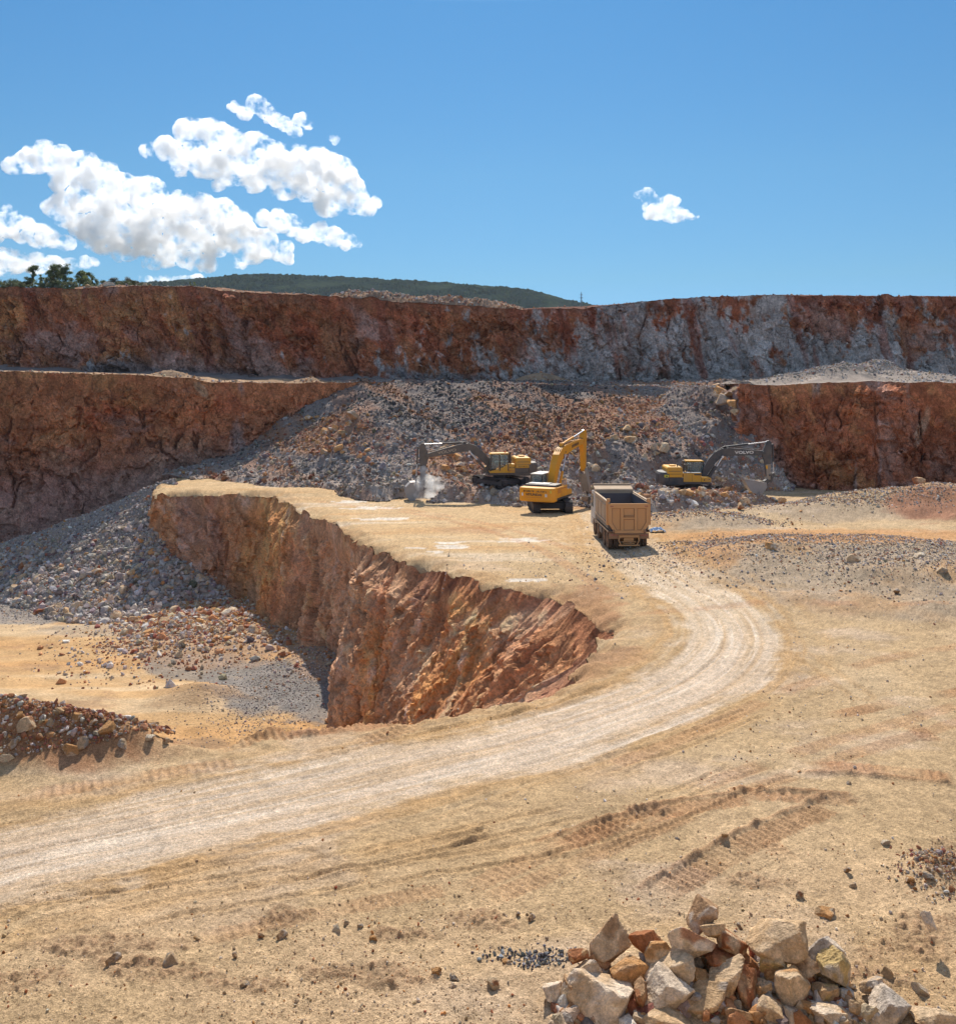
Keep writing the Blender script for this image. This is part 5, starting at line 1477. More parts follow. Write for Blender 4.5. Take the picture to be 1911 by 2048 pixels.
def excavator_grey(label, loc, yaw, track_yaw, beta, dusty, bucket_prof, teeth_dir, link_pts):
    root = empty('excavator', loc, yaw)
    tag(root, label, 'excavator', 'excavators working at the rubble slope')
    dk = P_GRD if dusty else P_GRY
    undercarriage(root, 5.0, 2.6, 0.55, 0.90, track_yaw - yaw, P_TRK, P_TRK, 1.14)
    b = MB(); b.span(-2.9, 1.35, -1.22, 1.22, 1.10, 1.30); b.span(-3.0, -1.1, -1.2, 1.2, 1.02, 1.12); b.build('upper_deck', dk, root, 0.03)
    # counterweight, bulged to the rear
    b = MB()
    pts = [(-2.45, -1.26), (-2.95, -1.26), (-3.25, -0.95), (-3.38, -0.45), (-3.40, 0), (-3.38, 0.45), (-3.25, 0.95), (-2.95, 1.26), (-2.45, 1.26)]
    lo = [b.bm.verts.new((x * 0.985, y * 0.97, 1.12)) for x, y in pts]; mi = [b.bm.verts.new((x, y, 1.45)) for x, y in pts]; hi = [b.bm.verts.new((x, y, 2.0)) for x, y in pts]; tp = [b.bm.verts.new((x * 0.97, y * 0.95, 2.2)) for x, y in pts]
    fs = [b.bm.faces.new(lo), b.bm.faces.new(tp[::-1])]
    for A, B in ((lo, mi), (mi, hi), (hi, tp)):
        for i in range(len(pts)): j = (i + 1) % len(pts); fs.append(b.bm.faces.new((A[i], B[i], B[j], A[j])))
    bmesh.ops.recalc_face_normals(b.bm, faces=fs)
    cw = b.build('counterweight', dk, root, 0.03)
    b = MB(); b.span(-2.42, -1.15, -1.25, 1.25, 1.31, 1.72); b.build('engine_bay_skirt', dk, root, 0.02)
    b = MB(); b.prism([(-2.62, 1.73), (-2.66, 2.55), (-2.56, 2.68), (-1.3, 2.68), (-1.22, 2.58), (-1.22, 1.73)], -1.24, 1.24)
    hood = b.build('engine_hood', P_YEL, root, 0.04)
    b = MB()
    for sy in (-1, 1):
        b.span(-2.5, -1.35, sy * 1.243 - 0.012, sy * 1.243 + 0.012, 2.28, 2.32); b.span(-2.5, -1.35, sy * 1.243 - 0.012, sy * 1.243 + 0.012, 2.02, 2.05)
    b.build('hood_seam', P_BLK, hood, split=True)
    b = MB(); b.span(-2.2, -1.7, -0.5, 0.3, 2.69, 2.80); b.build('hood_top_cover', P_YEL, hood, 0.03)
    # right hand body with its stepped front
    b = MB(); b.span(-1.14, 0.52, -1.25, -0.36, 1.31, 2.12); b.prism([(0.53, 1.31), (0.53, 1.78), (1.3, 1.74), (1.42, 1.62), (1.42, 1.31)], -1.25, -0.4)
    rb = b.build('right_body_panel', P_YEL, root, 0.03)
    b = MB(); b.span(-0.36, -0.34, -1.264, -1.24, 1.36, 2.08); b.span(0.5, 0.525, -1.264, -1.24, 1.33, 1.76); b.build('panel_seam', P_BLK, rb, split=True)
    b = MB(); b.prism([(-0.22, 2.06), (-0.1, 1.93), (0.5, 1.93), (0.5, 2.06)], -1.268, -1.25); b.build('model_plate', P_BLK, rb)
    b = MB(); b.cyl((0.78, -1.27, 1.5), (0.78, -1.24, 1.5), 0.07, 10); b.cyl((1.22, -1.27, 1.55), (1.22, -1.24, 1.55), 0.05, 10); b.build('step_hole', P_BLK, rb, split=True)
    b = MB(); b.span(-1.1, 0.5, -1.2, -0.42, 2.125, 2.16); b.build('tread_plate', P_STL, rb)
    # left hand body behind and below the cab
    b = MB(); b.prism([(-1.14, 1.31), (-1.14, 2.12), (-0.55, 2.12), (-0.42, 2.08), (0.0, 1.82), (0.35, 1.62), (1.18, 1.50), (1.18, 1.31)], 0.36, 1.26)
    lb = b.build('left_body_panel', P_YEL, root, 0.03)
    b = MB(); b.span(-0.56, -0.54, 1.25, 1.274, 1.34, 2.08); b.build('panel_seam', P_BLK, lb, split=True)
    if dusty:
        marks(lb, 'worn_red_lettering', P_RED, basis((-0.86, 1.27, 1.5), (-1, 0, 0), (0, 0, 1)), [0.08, 0.07, 0.08, 0.07, 0.06], 0.14)
        marks(lb, 'worn_dark_lettering', P_DRK, basis((-0.86, 1.27, 1.8), (-1, 0, 0), (0, 0, 1)), [0.1, 0.09, 0.1, 0.08], 0.12)
        marks(hood, 'worn_dark_lettering', P_DRK, basis((-1.9, 1.262, 1.86), (-1, 0, 0), (0, 0, 1)), [0.12, 0.1, 0.12, 0.12, 0.1, 0.1], 0.07)
    # cab: posts and roof, then panes
    cab = MB()
    x0, x1, ya, yb, zb, zt = -0.52, 1.16, 0.34, 1.24, 1.5, 3.02
    for (px, py, pxt) in ((x0, ya, x0), (x0, yb, x0), (x1, ya, x1 - 0.12), (x1, yb, x1 - 0.12), (0.28, yb, 0.28)):
        cab.prism([(px - 0.05, zb), (px + 0.05, zb), (pxt + 0.05, zt), (pxt - 0.05, zt)], py - 0.04, py + 0.04)
    cab.span(x0 + 0.06, x1 - 0.06, ya + 0.05, yb - 0.05, zb - 0.1, zb + 0.06)
    c_ = cab.build('cab', P_BLK, root, 0.01)
    b = MB(); b.prism([(x0 - 0.08, zt), (x0 - 0.05, zt + 0.13), (x1 - 0.12, zt + 0.11), (x1 + 0.02, zt)], ya - 0.03, yb + 0.03); b.build('cab_roof', P_YEL, c_, 0.03)
    b = MB()
    b.prism([(x0 + 0.06, zb + 0.65), (x0 + 0.06, zt - 0.06), (0.21, zt - 0.06), (0.21, zb + 0.42)], yb - 0.006, yb + 0.006)
    b.prism([(0.35, zb + 0.3), (0.35, zt - 0.06), (x1 - 0.2, zt - 0.06), (x1 - 0.08, zb + 0.15)], yb - 0.006, yb + 0.006)
    b.build('door_window', GLASS, c_, split=True)
    b = MB(); b.prism([(x0 + 0.06, zb + 0.65), (x0 + 0.06, zt - 0.06), (x1 - 0.2, zt - 0.06), (x1 - 0.08, zb + 0.15), (0.3, zb + 0.3)], ya - 0.006, ya + 0.006); b.build('side_window', GLASS, c_, split=True)
    b = MB(); b.prism([(ya + 0.05, zb + 0.1), (ya + 0.05, zt - 0.06), (yb - 0.05, zt - 0.06), (yb - 0.05, zb + 0.1)], x1 - 0.07, x1 - 0.055, axis='x'); b.build('front_window', GLASS, c_)
    b = MB(); b.span(-0.25, 0.25, 0.55, 1.0, 1.7, 1.9); b.span(-0.32, -0.2, 0.55, 1.0, 1.85, 2.55); b.build('operator_seat', P_BLK, c_, 0.04)
    b = MB(); b.span(0.55, 0.75, 0.6, 0.95, 1.55, 2.0); b.build('control_console', P_BLK, c_, 0.03)
    # rails, exhaust, mirror
    b = MB()
    for yy in (-1.15, -0.5):
        b.tube([(-1.1, yy, 2.12), (-0.95, yy, 2.9), (-0.45, yy, 2.9), (-0.45, yy, 2.12)], 0.022)
    b.tube([(-0.95, -1.15, 2.9), (-0.95, -0.5, 2.9)], 0.022)
    b.build('hand_rail', P_BLK, root)
    b = MB(); b.cyl((-0.85, 0.1, 2.1), (-0.85, 0.1, 3.0), 0.10, 14); b.cyl((-0.85, 0.1, 2.98), (-0.85, 0.1, 3.16), 0.13, 14); b.build('air_intake', P_BLK, root)
    b = MB(); b.cyl((-1.6, -0.7, 2.68), (-1.6, -0.7, 3.0), 0.06, 12); b.build('exhaust_pipe', P_STL, root)
    if dusty:
        b = MB(); b.cyl((-0.3, 0.75, 3.15), (-0.3, 0.75, 3.30), 0.08, 12); b.build('beacon', P_BCN, root)
    else:
        b = MB(); b.span(-2.9, -2.5, -1.285, -1.262, 1.74, 1.98); st = b.build('warning_sticker', P_LIM, cw)
        b = MB(); b.span(-2.78, -2.6, -1.292, -1.287, 1.80, 1.90); b.build('sticker_symbol', P_DRK, cw)
    # boom, turned about its foot
    foot = (0.95, 1.75); R_ = lambda p: rotp(p, foot, beta)
    cl = [(0.95, 1.75), (1.35, 2.55), (1.8, 3.2), (2.25, 3.66), (2.75, 3.92), (3.4, 3.98), (4.6, 3.93), (5.7, 3.88), (6.6, 3.85)]
    th = [0.42, 0.66, 0.74, 0.76, 0.74, 0.70, 0.62, 0.50, 0.36]
    b = MB(); b.prism([R_(p) for p in thick_line(cl, th)], -0.24, 0.24)
    b.cyl((R_(cl[0])[0], -0.4, R_(cl[0])[1]), (R_(cl[0])[0], 0.4, R_(cl[0])[1]), 0.2, 16)
    boom = b.build('boom', dk, root, 0.02)
    up = Vector((-math.sin(beta), 0, math.cos(beta))); fw = Vector((math.cos(beta), 0, math.sin(beta)))
    tp = R_((4.75, 3.91))
    text_mesh('boom_lettering', 'VOLVO', 0.36, P_LET if dusty else P_WHT, boom, basis((tp[0], -0.25, tp[1]), fw, up), 1.45, 0.012)
    text_mesh('boom_lettering', 'VOLVO', 0.36, P_LET if dusty else P_WHT, boom, basis((tp[0], 0.25, tp[1]), -fw, up), 1.45, 0.012)
    bracket = R_((2.7, 3.55))
    ram(root, 'boom_cylinder', (1.35, 1.42), bracket, 0.10, 0.58, dk, (-0.38, 0.38))
    b = MB(); b.cyl((bracket[0], -0.46, bracket[1]), (bracket[0], 0.46, bracket[1]), 0.08, 12); b.build('boom_pin', P_STL, root, split=True)
    b = MB(); b.prism([(0.55, 1.31), (0.75, 2.0), (1.15, 2.0), (1.6, 1.5), (1.6, 1.31)], -0.36, -0.28); b.prism([(0.55, 1.31), (0.75, 2.0), (1.15, 2.0), (1.6, 1.5), (1.6, 1.31)], 0.28, 0.36); b.build('boom_foot_bracket', dk, root, split=True)
    piv = R_((6.6, 3.85)); A = lambda x, z: (piv[0] + x, piv[1] + z)
    # arm: hangs down from the pivot, its heel rises above it
    outline = [A(0.30, 1.12), A(0.50, 1.16), A(0.72, 0.95), A(0.74, 0.2), A(0.62, -1.2), A(0.56, -2.45), A(0.40, -2.62), A(0.26, -2.45), A(0.10, -0.95), A(-0.12, -0.22), A(-0.12, 0.12)]
    b = MB(); b.prism(outline, -0.19, 0.19); b.cyl((piv[0], -0.32, piv[1]), (piv[0], 0.32, piv[1]), 0.19, 18)
    arm = b.build('arm', dk, root, 0.015)
    b = MB(); b.prism([A(0.2, -1.05), A(0.64, -1.05), A(0.6, -2.5), A(0.24, -2.5)], -0.20, 0.20)
    lo = b.build('arm_lower_shell', P_GRD if dusty else P_HAM, arm, 0.01)
    if not dusty:
        b = MB(); b.prism([A(0.13, -1.15), A(0.34, -1.15), A(0.34, -1.5), A(0.2, -1.5)], -0.212, -0.201); b.build('arm_sticker', P_YEL, arm)
    # hoses over the boom
    hs = [R_(p) for p in [(1.2, 2.95), (2.0, 3.95), (2.9, 4.45), (4.0, 4.42), (5.4, 4.25), (6.3, 4.2)]]
    for yy in (-0.12, 0.12):
        b = MB(); b.tube([(p[0], yy, p[1]) for p in hs], 0.035); b.build('hydraulic_hose', P_BLK, boom)
    ram(root, 'arm_cylinder', R_((3.0, 4.42)), A(0.34, 1.02), 0.10, 0.55, dk, (0.0,))
    b = MB(); q = R_((3.0, 4.3)); b.box((q[0], 0, q[1]), (0.3, 0.24, 0.3)); b.build('cylinder_bracket', dk, boom)
    ram(root, 'bucket_cylinder', A(0.86, 0.75), link_pts[0](A), 0.085, 0.6, dk, (0.0,))
    bk = bucket(root, [A(*p) for p in bucket_prof], 1.35, P_BKT, teeth_dir)
    b = MB()
    for pa, pb in ((link_pts[0](A), A(0.45, -2.1)), (link_pts[0](A), link_pts[1](A))):
        for yy in (-0.24, 0.24):
            b.prism(thick_line([pa, ((pa[0] + pb[0]) / 2, (pa[1] + pb[1]) / 2), pb], [0.14, 0.13, 0.14]), yy - 0.03, yy + 0.03)
    h0 = A(*bucket_prof[0])
    b.prism(thick_line([A(0.40, -2.5), ((A(0.4, -2.5)[0] + h0[0]) / 2, (A(0.4, -2.5)[1] + h0[1]) / 2), h0], [0.3, 0.34, 0.42]), -0.3, 0.3)
    b.build('bucket_linkage', dk, root, 0.01)
    return root, A

# left machine: digs at the foot of the slope, bucket on the floor
X1 = PY(1001, 971, 91.0)
EXC1, A1 = excavator_grey('grey and yellow excavator at the left lowering its bucket into white dust', X1, math.radians(187), math.radians(-55), math.radians(-9.5), True,
    [(0.45, -2.72), (0.95, -2.35), (1.6, -2.42), (2.02, -2.85), (2.08, -3.35), (1.85, -3.85), (1.42, -4.35)], (-0.25, -1),
    [lambda A: A(1.0, -1.85), lambda A: A(1.05, -2.35)])
# right machine: bucket raised, full of rock
X3 = PY(1385, 989, 91.0)
EXC3, A3 = excavator_grey('yellow excavator with charcoal boom at the right lifting a full bucket of rock', X3, math.radians(0), math.radians(35), math.radians(0.5), False,
    [(0.12, -2.78), (0.02, -3.35), (-0.35, -3.78), (-0.85, -3.88), (-1.25, -3.62), (-1.65, -3.05), (-2.0, -2.38)], (-0.55, 1),
    [lambda A: A(0.95, -1.9), lambda A: A(0.62, -2.75)])

# ------------------------------------------------------------------ amber excavator with rock breaker, seen from behind
def excavator_amber(loc, yaw, track_yaw):
    root = empty('excavator', loc, yaw)
    tag(root, 'all yellow excavator with a rock breaker turned away from the viewer', 'excavator', 'excavators working at the rubble slope')
    undercarriage(root, 4.7, 2.67, 0.62, 1.07, track_yaw - yaw, P_TRK, P_TRK, 1.24)
    b = MB(); b.span(-2.3, 1.5, -1.45, 1.45, 1.16, 1.34); b.build('upper_deck', P_BLK, root, 0.03)
    b = MB(); W = 1.52
    pts = [(-2.3, -W), (-3.0, -W), (-3.22, -W + 0.2), (-3.30, -0.8), (-3.32, 0), (-3.30, 0.8), (-3.22, W - 0.2), (-3.0, W), (-2.3, W)]
    lo = [b.bm.verts.new((x * 0.985, y * 0.985, 1.12)) for x, y in pts]; mi = [b.bm.verts.new((x, y, 1.22)) for x, y in pts]; hi = [b.bm.verts.new((x, y, 2.16)) for x, y in pts]; tp = [b.bm.verts.new((x * 0.98, y * 0.97, 2.25)) for x, y in pts]
    fs = [b.bm.faces.new(lo), b.bm.faces.new(tp[::-1])]
    for A_, B_ in ((lo, mi), (mi, hi), (hi, tp)):
        for i in range(len(pts)): j = (i + 1) % len(pts); fs.append(b.bm.faces.new((A_[i], B_[i], B_[j], A_[j])))
    bmesh.ops.recalc_face_normals(b.bm, faces=fs)
    cw = b.build('counterweight', P_ORG, root, 0.03)
    text_mesh('counterweight_lettering', 'HYUNDAI', 0.27, P_DRK, cw, basis((-3.33, 0.12, 1.70), (0, -1, 0), (0, 0, 1)), 1.15, 0.01)
    marks(cw, 'worn_dark_lettering', P_DRK, basis((-3.33, 0.15, 1.98), (0, -1, 0), (0, 0, 1)), [0.1, 0.11, 0.1, 0.12, 0.1, 0.1, 0.11, -0.12, 0.1, 0.11, 0.1, 0.12, 0.1, 0.1, 0.11], 0.13)
    marks(cw, 'worn_dark_lettering', P_RED, basis((-3.325, 0.15, 1.48), (0, -1, 0), (0, 0, 1)), [0.05] * 22, 0.04, 0.025)
    b = MB(); b.span(-3.335, -3.31, -1.02, -0.84, 1.56, 1.80); b.build('pale_sticker', P_WHT, cw)
    b = MB(); b.span(-3.32, -3.29, 1.08, 1.2, 1.58, 1.82); b.build('pale_sticker', P_WHT, cw)
    b = MB(); b.span(-3.27, -3.22, -1.36, -1.25, 1.88, 2.1); b.build('reflector', P_LIM, cw)
    for sy in (-1, 1):
        b = MB()
        if sy < 0:
            b.span(-2.28, 0.2, -1.5, -0.5, 1.35, 2.22); b.prism([(0.21, 1.35), (0.21, 1.84), (1.2, 1.80), (1.36, 1.66), (1.36, 1.35)], -1.5, -0.5)
        else:
            b.span(-2.28, -0.62, 0.5, 1.5, 1.35, 2.22); b.span(-0.6, 1.3, 0.45, 1.5, 1.35, 1.55)
        o = b.build('right_body_panel' if sy < 0 else 'left_body_panel', P_ORG, root, 0.04)
        if sy < 0:
            b = MB(); b.span(-1.25, -1.22, -1.515, -1.49, 1.4, 2.18)
            for k in range(5): b.span(-2.15, -1.4, -1.515, -1.49, 1.75 + 0.08 * k, 1.78 + 0.08 * k)
            b.span(-1.05, 0.1, -1.512, -1.49, 2.02, 2.08); b.build('vent_grille', P_RED, o)
    b = MB(); b.prism([(-2.29, 2.23), (-2.2, 2.42), (-0.75, 2.42), (-0.7, 2.23)], -1.35, 1.35); b.build('engine_hood', P_BLK, root, 0.04)
    b = MB(); b.span(-2.0, -1.0, -0.6, 1.2, 2.425, 2.47); b.build('hood_highlight', P_CAB, root, 0.02)  # pale plate stands in for the white highlight on the black hood
    x0, x1, ya, yb, zb, zt = -0.58, 1.25, 0.48, 1.46, 1.56, 3.02
    cab = MB()
    for (px, py) in ((x0, ya), (x0, yb), (x1, ya), (x1, yb), (0.3, yb), (0.3, ya)): cab.span(px - 0.05, px + 0.05, py - 0.05, py + 0.05, zb, zt)
    cab.span(x0, x1, ya, yb, zb, zb + 0.5)
    c_ = cab.build('cab', P_BLK, root, 0.015)
    b = MB(); b.span(x0 - 0.06, x1 + 0.1, ya - 0.05, yb + 0.05, zt, zt + 0.10); b.build('cab_roof', P_CAB, c_, 0.03)
    b = MB(); b.prism([(ya + 0.06, zb + 0.51), (ya + 0.06, zt - 0.04), (yb - 0.06, zt - 0.04), (yb - 0.06, zb + 0.51)], x0 - 0.006, x0 + 0.006, axis='x'); b.build('rear_window', GLASS, c_)
    b = MB(); b.prism([(ya + 0.06, zb + 0.51), (ya + 0.06, zt - 0.04), (yb - 0.06, zt - 0.04), (yb - 0.06, zb + 0.51)], x1 - 0.006, x1 + 0.006, axis='x'); b.build('front_window', GLASS, c_)
    for yy in (ya, yb):
        b = MB(); b.span(x0 + 0.06, 0.24, yy - 0.006, yy + 0.006, zb + 0.52, zt - 0.04); b.span(0.36, x1 - 0.06, yy - 0.006, yy + 0.006, zb + 0.52, zt - 0.04); b.build('side_window', GLASS, c_, split=True)
    b = MB(); b.span(-0.3, -0.16, 0.7, 1.2, 2.07, 2.75); b.span(-0.3, 0.25, 0.7, 1.2, 2.07, 2.15); b.build('operator_seat', P_BLK, c_, 0.03)
    b = MB(); b.tube([(-0.9, -1.4, 2.22), (-0.9, -1.4, 2.75), (0.1, -1.4, 2.75), (0.1, -1.4, 2.22)], 0.025); b.tube([(-0.4, -1.4, 2.22), (-0.4, -1.4, 2.75)], 0.025); b.build('hand_rail', P_ORG, root)
    # boom
    cl = [(0.30, 1.85), (0.75, 2.75), (1.2, 3.6), (1.75, 4.25), (2.5, 4.68), (3.4, 4.88), (5.2, 5.12), (7.0, 5.28), (8.15, 5.30)]
    th = [0.42, 0.72, 0.84, 0.92, 0.92, 0.84, 0.72, 0.58, 0.42]
    b = MB(); b.prism(thick_line(cl, th), -0.30, 0.30); b.cyl((0.3, -0.45, 1.85), (0.3, 0.45, 1.85), 0.22, 16)
    boom = b.build('boom', P_ORG, root, 0.025)
    text_mesh('boom_lettering', 'HYUNDAI', 0.34, P_DRK, boom, basis((5.6, -0.312, 5.14), (1, 0, 0.11), (-0.11, 0, 1)), 1.2, 0.01)
    b = MB(); b.cyl((2.7, -0.33, 4.45), (2.7, 0.33, 4.45), 0.12, 14); b.cyl((3.1, -0.33, 4.7), (3.1, 0.33, 4.7), 0.07, 12); b.build('boom_pin', P_DRK, boom, split=True)
    ram(root, 'boom_cylinder', (0.95, 1.5), (2.7, 4.45), 0.11, 0.55, P_ORG, (-0.44, 0.44))
    hs = [(0.5, 2.7), (1.1, 4.1), (2.0, 4.95), (3.2, 5.42), (5.2, 5.6), (7.4, 5.66), (8.4, 5.5)]
    for yy in (-0.18, 0.0, 0.18):
        b = MB(); b.tube([(p[0], yy, p[1]) for p in hs], 0.03); b.build('hydraulic_hose', P_BLK, boom)
    piv = (8.15, 5.30); A = lambda x, z: (piv[0] + x, piv[1] + z)
    b = MB(); b.prism([A(0.45, 1.0), A(0.8, 0.95), A(0.95, 0.5), A(0.85, -0.6), A(0.72, -2.6), A(0.55, -2.85), A(0.38, -2.7), A(0.12, -0.9), A(-0.2, -0.2), A(-0.18, 0.2)], -0.22, 0.22)
    b.cyl((piv[0], -0.38, piv[1]), (piv[0], 0.38, piv[1]), 0.2, 16); arm = b.build('arm', P_ORG, root, 0.02)
    ram(root, 'arm_cylinder', (2.9, 5.35), A(0.5, 0.9), 0.11, 0.52, P_ORG, (0.0,))
    b = MB(); b.prism([(2.6, 4.9), (2.75, 5.5), (3.1, 5.5), (3.3, 5.1)], -0.16, 0.16); b.build('cylinder_bracket', P_ORG, boom)
    ram(root, 'breaker_cylinder', A(1.05, 0.5), A(1.05, -2.3), 0.095, 0.55, P_ORG, (0.0,))
    # rock breaker, slanting outward
    t0 = Vector((A(0.55, -2.75)[0], 0, A(0.55, -2.75)[1])); t1 = Vector((9.75, 0, 0.55)); d = (t1 - t0).normalized(); s = Vector((d.z, 0, -d.x))
    def pt(a, k): q = t0 + d * a + s * k; return (q.x, q.z)
    Lh = (t1 - t0).length
    b = MB()
    for yy in (-0.30, 0.30):
        b.prism([pt(-0.25, -0.28), pt(-0.25, 0.32), pt(0.3, 0.36), pt(Lh, 0.26), pt(Lh, -0.26), pt(0.3, -0.36)], yy - 0.05, yy + 0.05)
    b.prism([pt(0.2, -0.3), pt(0.2, 0.3), pt(Lh - 0.05, 0.22), pt(Lh - 0.05, -0.22)], -0.24, 0.24)
    br = b.build('rock_breaker', P_HAM, root, 0.015)
    b = MB(); e = t0 + d * Lh; b.cyl(e - d * 0.1, e + d * 0.85, 0.10, 14); b.cyl(e + d * 0.85, e + d * 1.05, 0.10, 14, 0.03); b.build('chisel', P_BLK, br)
    b = MB()
    for yy in (-0.22, 0.22): b.prism(thick_line([A(1.05, -2.3), A(0.9, -2.6), pt(-0.1, 0.1)], [0.16, 0.15, 0.16]), yy - 0.03, yy + 0.03)
    b.build('breaker_linkage', P_BLK, root, split=True)
    return root
X2 = PY(1099, 1021, 82.5)
EXC2 = excavator_amber((X2[0], X2[1], float(z0(82.5)) + 0.02), math.radians(90 - 25), math.radians(90 + 3))

# ------------------------------------------------------------------ four axle tipper truck seen from behind
def tipper(loc, yaw):
    """local +X forward, origin under the tailgate"""
    root = empty('tipper_truck', loc, yaw)
    tag(root, 'dusty tan four axle tipper truck driving away with an empty bed', 'truck')
    hw, L = 1.25, 5.6
    # bed: octagonal trough, open on top
    sec = [(-hw, 2.93), (-hw, 1.62), (-0.84, 1.10), (0.84, 1.10), (hw, 1.62), (hw, 2.93)]
    inn = [(-hw + 0.09, 2.93), (-hw + 0.09, 1.66), (-0.80, 1.19), (0.80, 1.19), (hw - 0.09, 1.66), (hw - 0.09, 2.93)]
    b = MB(); b.prism(sec + inn[::-1], 0.10, L, axis='x')
    bed = b.build('dump_body', P_TIL, root, 0.01)
    b = MB(); k = 0.012
    b.prism([(p[0] * 0.985, p[1] + k) for p in inn] + [(p[0] * 0.97, p[1] + 2 * k) for p in inn[::-1]], 0.11, L - 0.02, axis='x')
    b.span(L - 0.06, L - 0.02, -hw + 0.12, hw - 0.12, 1.3, 2.9)
    b.build('bed_lining', P_STL, bed)
    b = MB()
    for sy in (-1, 1):
        b.span(0.12, L, sy * (hw + 0.03) - 0.07, sy * (hw + 0.03) + 0.07, 2.92, 3.02)
        b.span(0.12, L, sy * (hw + 0.012) - 0.03, sy * (hw + 0.012) + 0.03, 2.62, 2.68)
        b.span(0.12, L, sy * (hw + 0.03) - 0.03, sy * (hw + 0.03) + 0.03, 1.56, 1.68)
    b.build('top_rail', P_TIL, bed, 0.015, split=True)
    b = MB()
    for sy in (-1, 1):
        for x in (1.5, 2.9, 4.3): b.span(x - 0.05, x + 0.05, sy * (hw + 0.012) - 0.028, sy * (hw + 0.012) + 0.028, 1.69, 2.61)
    b.build('side_rib', P_TIL, bed, 0.008, split=True)
    for sy in (-1, 1):
        b = MB()
        for x in (0.2,): b.span(x - 0.09, x + 0.12, sy * (hw + 0.03) - 0.08, sy * (hw + 0.03) + 0.08, 1.55, 3.0)
        b.cyl((0.2, sy * (hw - 0.02) - 0.1, 3.05), (0.2, sy * (hw - 0.02) + 0.1, 3.05), 0.11, 12)
        b.build('corner_post', P_TIP, bed, 0.02)
    # headboard with canopy lip
    b = MB(); b.span(L - 0.0, L + 0.08, -hw, hw, 1.1, 3.05); b.prism([(L + 0.08, 2.95), (L + 0.08, 3.18), (L + 1.05, 3.36), (L + 1.05, 3.30)], -hw - 0.02, hw + 0.02)
    b.span(L - 0.02, L + 0.12, -hw - 0.03, hw + 0.03, 3.04, 3.16); b.span(L + 0.95, L + 1.08, -hw - 0.03, hw + 0.03, 3.24, 3.44)
    b.build('headboard', P_TIL, bed, 0.015)
    b = MB(); b.prism([(-0.85, 1.105), (-hw, 1.60), (-hw, 1.30), (-0.95, 1.0)], 0.3, L - 0.1, axis='x'); b.prism([(0.85, 1.105), (hw, 1.60), (hw, 1.30), (0.95, 1.0)], 0.3, L - 0.1, axis='x'); b.build('bed_underside', P_STL, bed, split=True)
    # tailgate with frame and ribs
    tg = [(-hw - 0.02, 2.86), (-hw - 0.02, 1.66), (-0.86, 1.06), (0.86, 1.06), (hw + 0.02, 1.66), (hw + 0.02, 2.86)]
    b = MB(); b.prism(tg, 0.03, 0.09, axis='x'); gate = b.build('tailgate', P_TIP, root, 0.008)
    b = MB()
    inner = [(-hw + 0.2, 2.58), (-hw + 0.2, 1.72), (-0.76, 1.24), (0.76, 1.24), (hw - 0.2, 1.72), (hw - 0.2, 2.58)]
    n = 6
    for i in range(n):
        j = (i + 1) % n
        b.prism([tg[i], tg[j], inner[j], inner[i]], -0.045, 0.03, axis='x')
    for y in (-0.42, 0.42): b.span(-0.04, 0.03, y - 0.085, y + 0.085, 1.24, 2.58)
    b.span(-0.035, 0.03, -0.335, 0.335, 1.92, 2.03); b.span(-0.055, 0.03, -0.3, 0.3, 2.07, 2.10)
    b.build('tailgate_frame', P_TIP, gate, 0.012)
    b = MB()
    for i in range(n):                                   # dark strips painting the shade in the seam between panel and frame
        p0, p1 = inner[i], inner[(i + 1) % n]; L_ = math.hypot(p1[0] - p0[0], p1[1] - p0[1]); a_ = math.atan2(p1[1] - p0[1], p1[0] - p0[0])
        cx_ = (p0[0] + p1[0]) / 2 * 0.985; cz_ = 1.91 + ((p0[1] + p1[1]) / 2 - 1.91) * 0.985
        b.box((0.024, cx_, cz_), (0.012, L_ * 0.97, 0.03), Matrix.Rotation(a_, 3, 'X'))
    for y in (-0.525, -0.315, 0.315, 0.525): b.span(0.018, 0.028, y - 0.012, y + 0.012, 1.27, 2.55)
    for y0_, y1_, zz in ((-0.3, 0.3, 2.06), (-0.3, 0.3, 1.9), (-0.3, 0.3, 2.11)): b.span(-0.06 if zz == 2.11 else 0.016, 0.028, y0_, y1_, zz - 0.012, zz + 0.012)
    b.build('seam_shade', P_MUD, gate)
    b = MB(); b.span(-0.05, -0.04, -1.15, -0.95, 2.68, 2.74); b.span(-0.05, -0.04, 0.95, 1.15, 2.68, 2.74); b.build('reflector', P_LMP, gate, split=True)
    b = MB()
    for y in (-0.95, 0.95): b.box((-0.07, y, 1.2), (0.1, 0.12, 0.16))
    b.span(-0.10, -0.03, -0.86, 0.86, 0.98, 1.055); b.build('tailgate_hinge', P_MUD, gate, 0.01, split=True)
    # chassis
    b = MB()
    for y in (-0.42, 0.42): b.span(0.1, 8.3, y - 0.05, y + 0.05, 0.72, 0.98)
    for x in (0.12, 1.6, 3.2, 5.0, 6.6): b.span(x, x + 0.12, -0.42, 0.42, 0.74, 0.96)
    for x in (1.05, 2.42, 4.9, 6.55): b.cyl((x, -1.0, 0.53), (x, 1.0, 0.53), 0.11, 12)
    for x in (1.05, 2.42): b.cyl((x, -0.2, 0.53), (x, 0.2, 0.53), 0.27, 16)
    ch = b.build('chassis', P_MUD, root, 0.01)
    b = MB()
    b.span(-0.02, 0.08, -0.62, 0.62, 0.80, 0.95); b.span(0.0, 0.07, -0.42, 0.42, 0.50, 0.56)
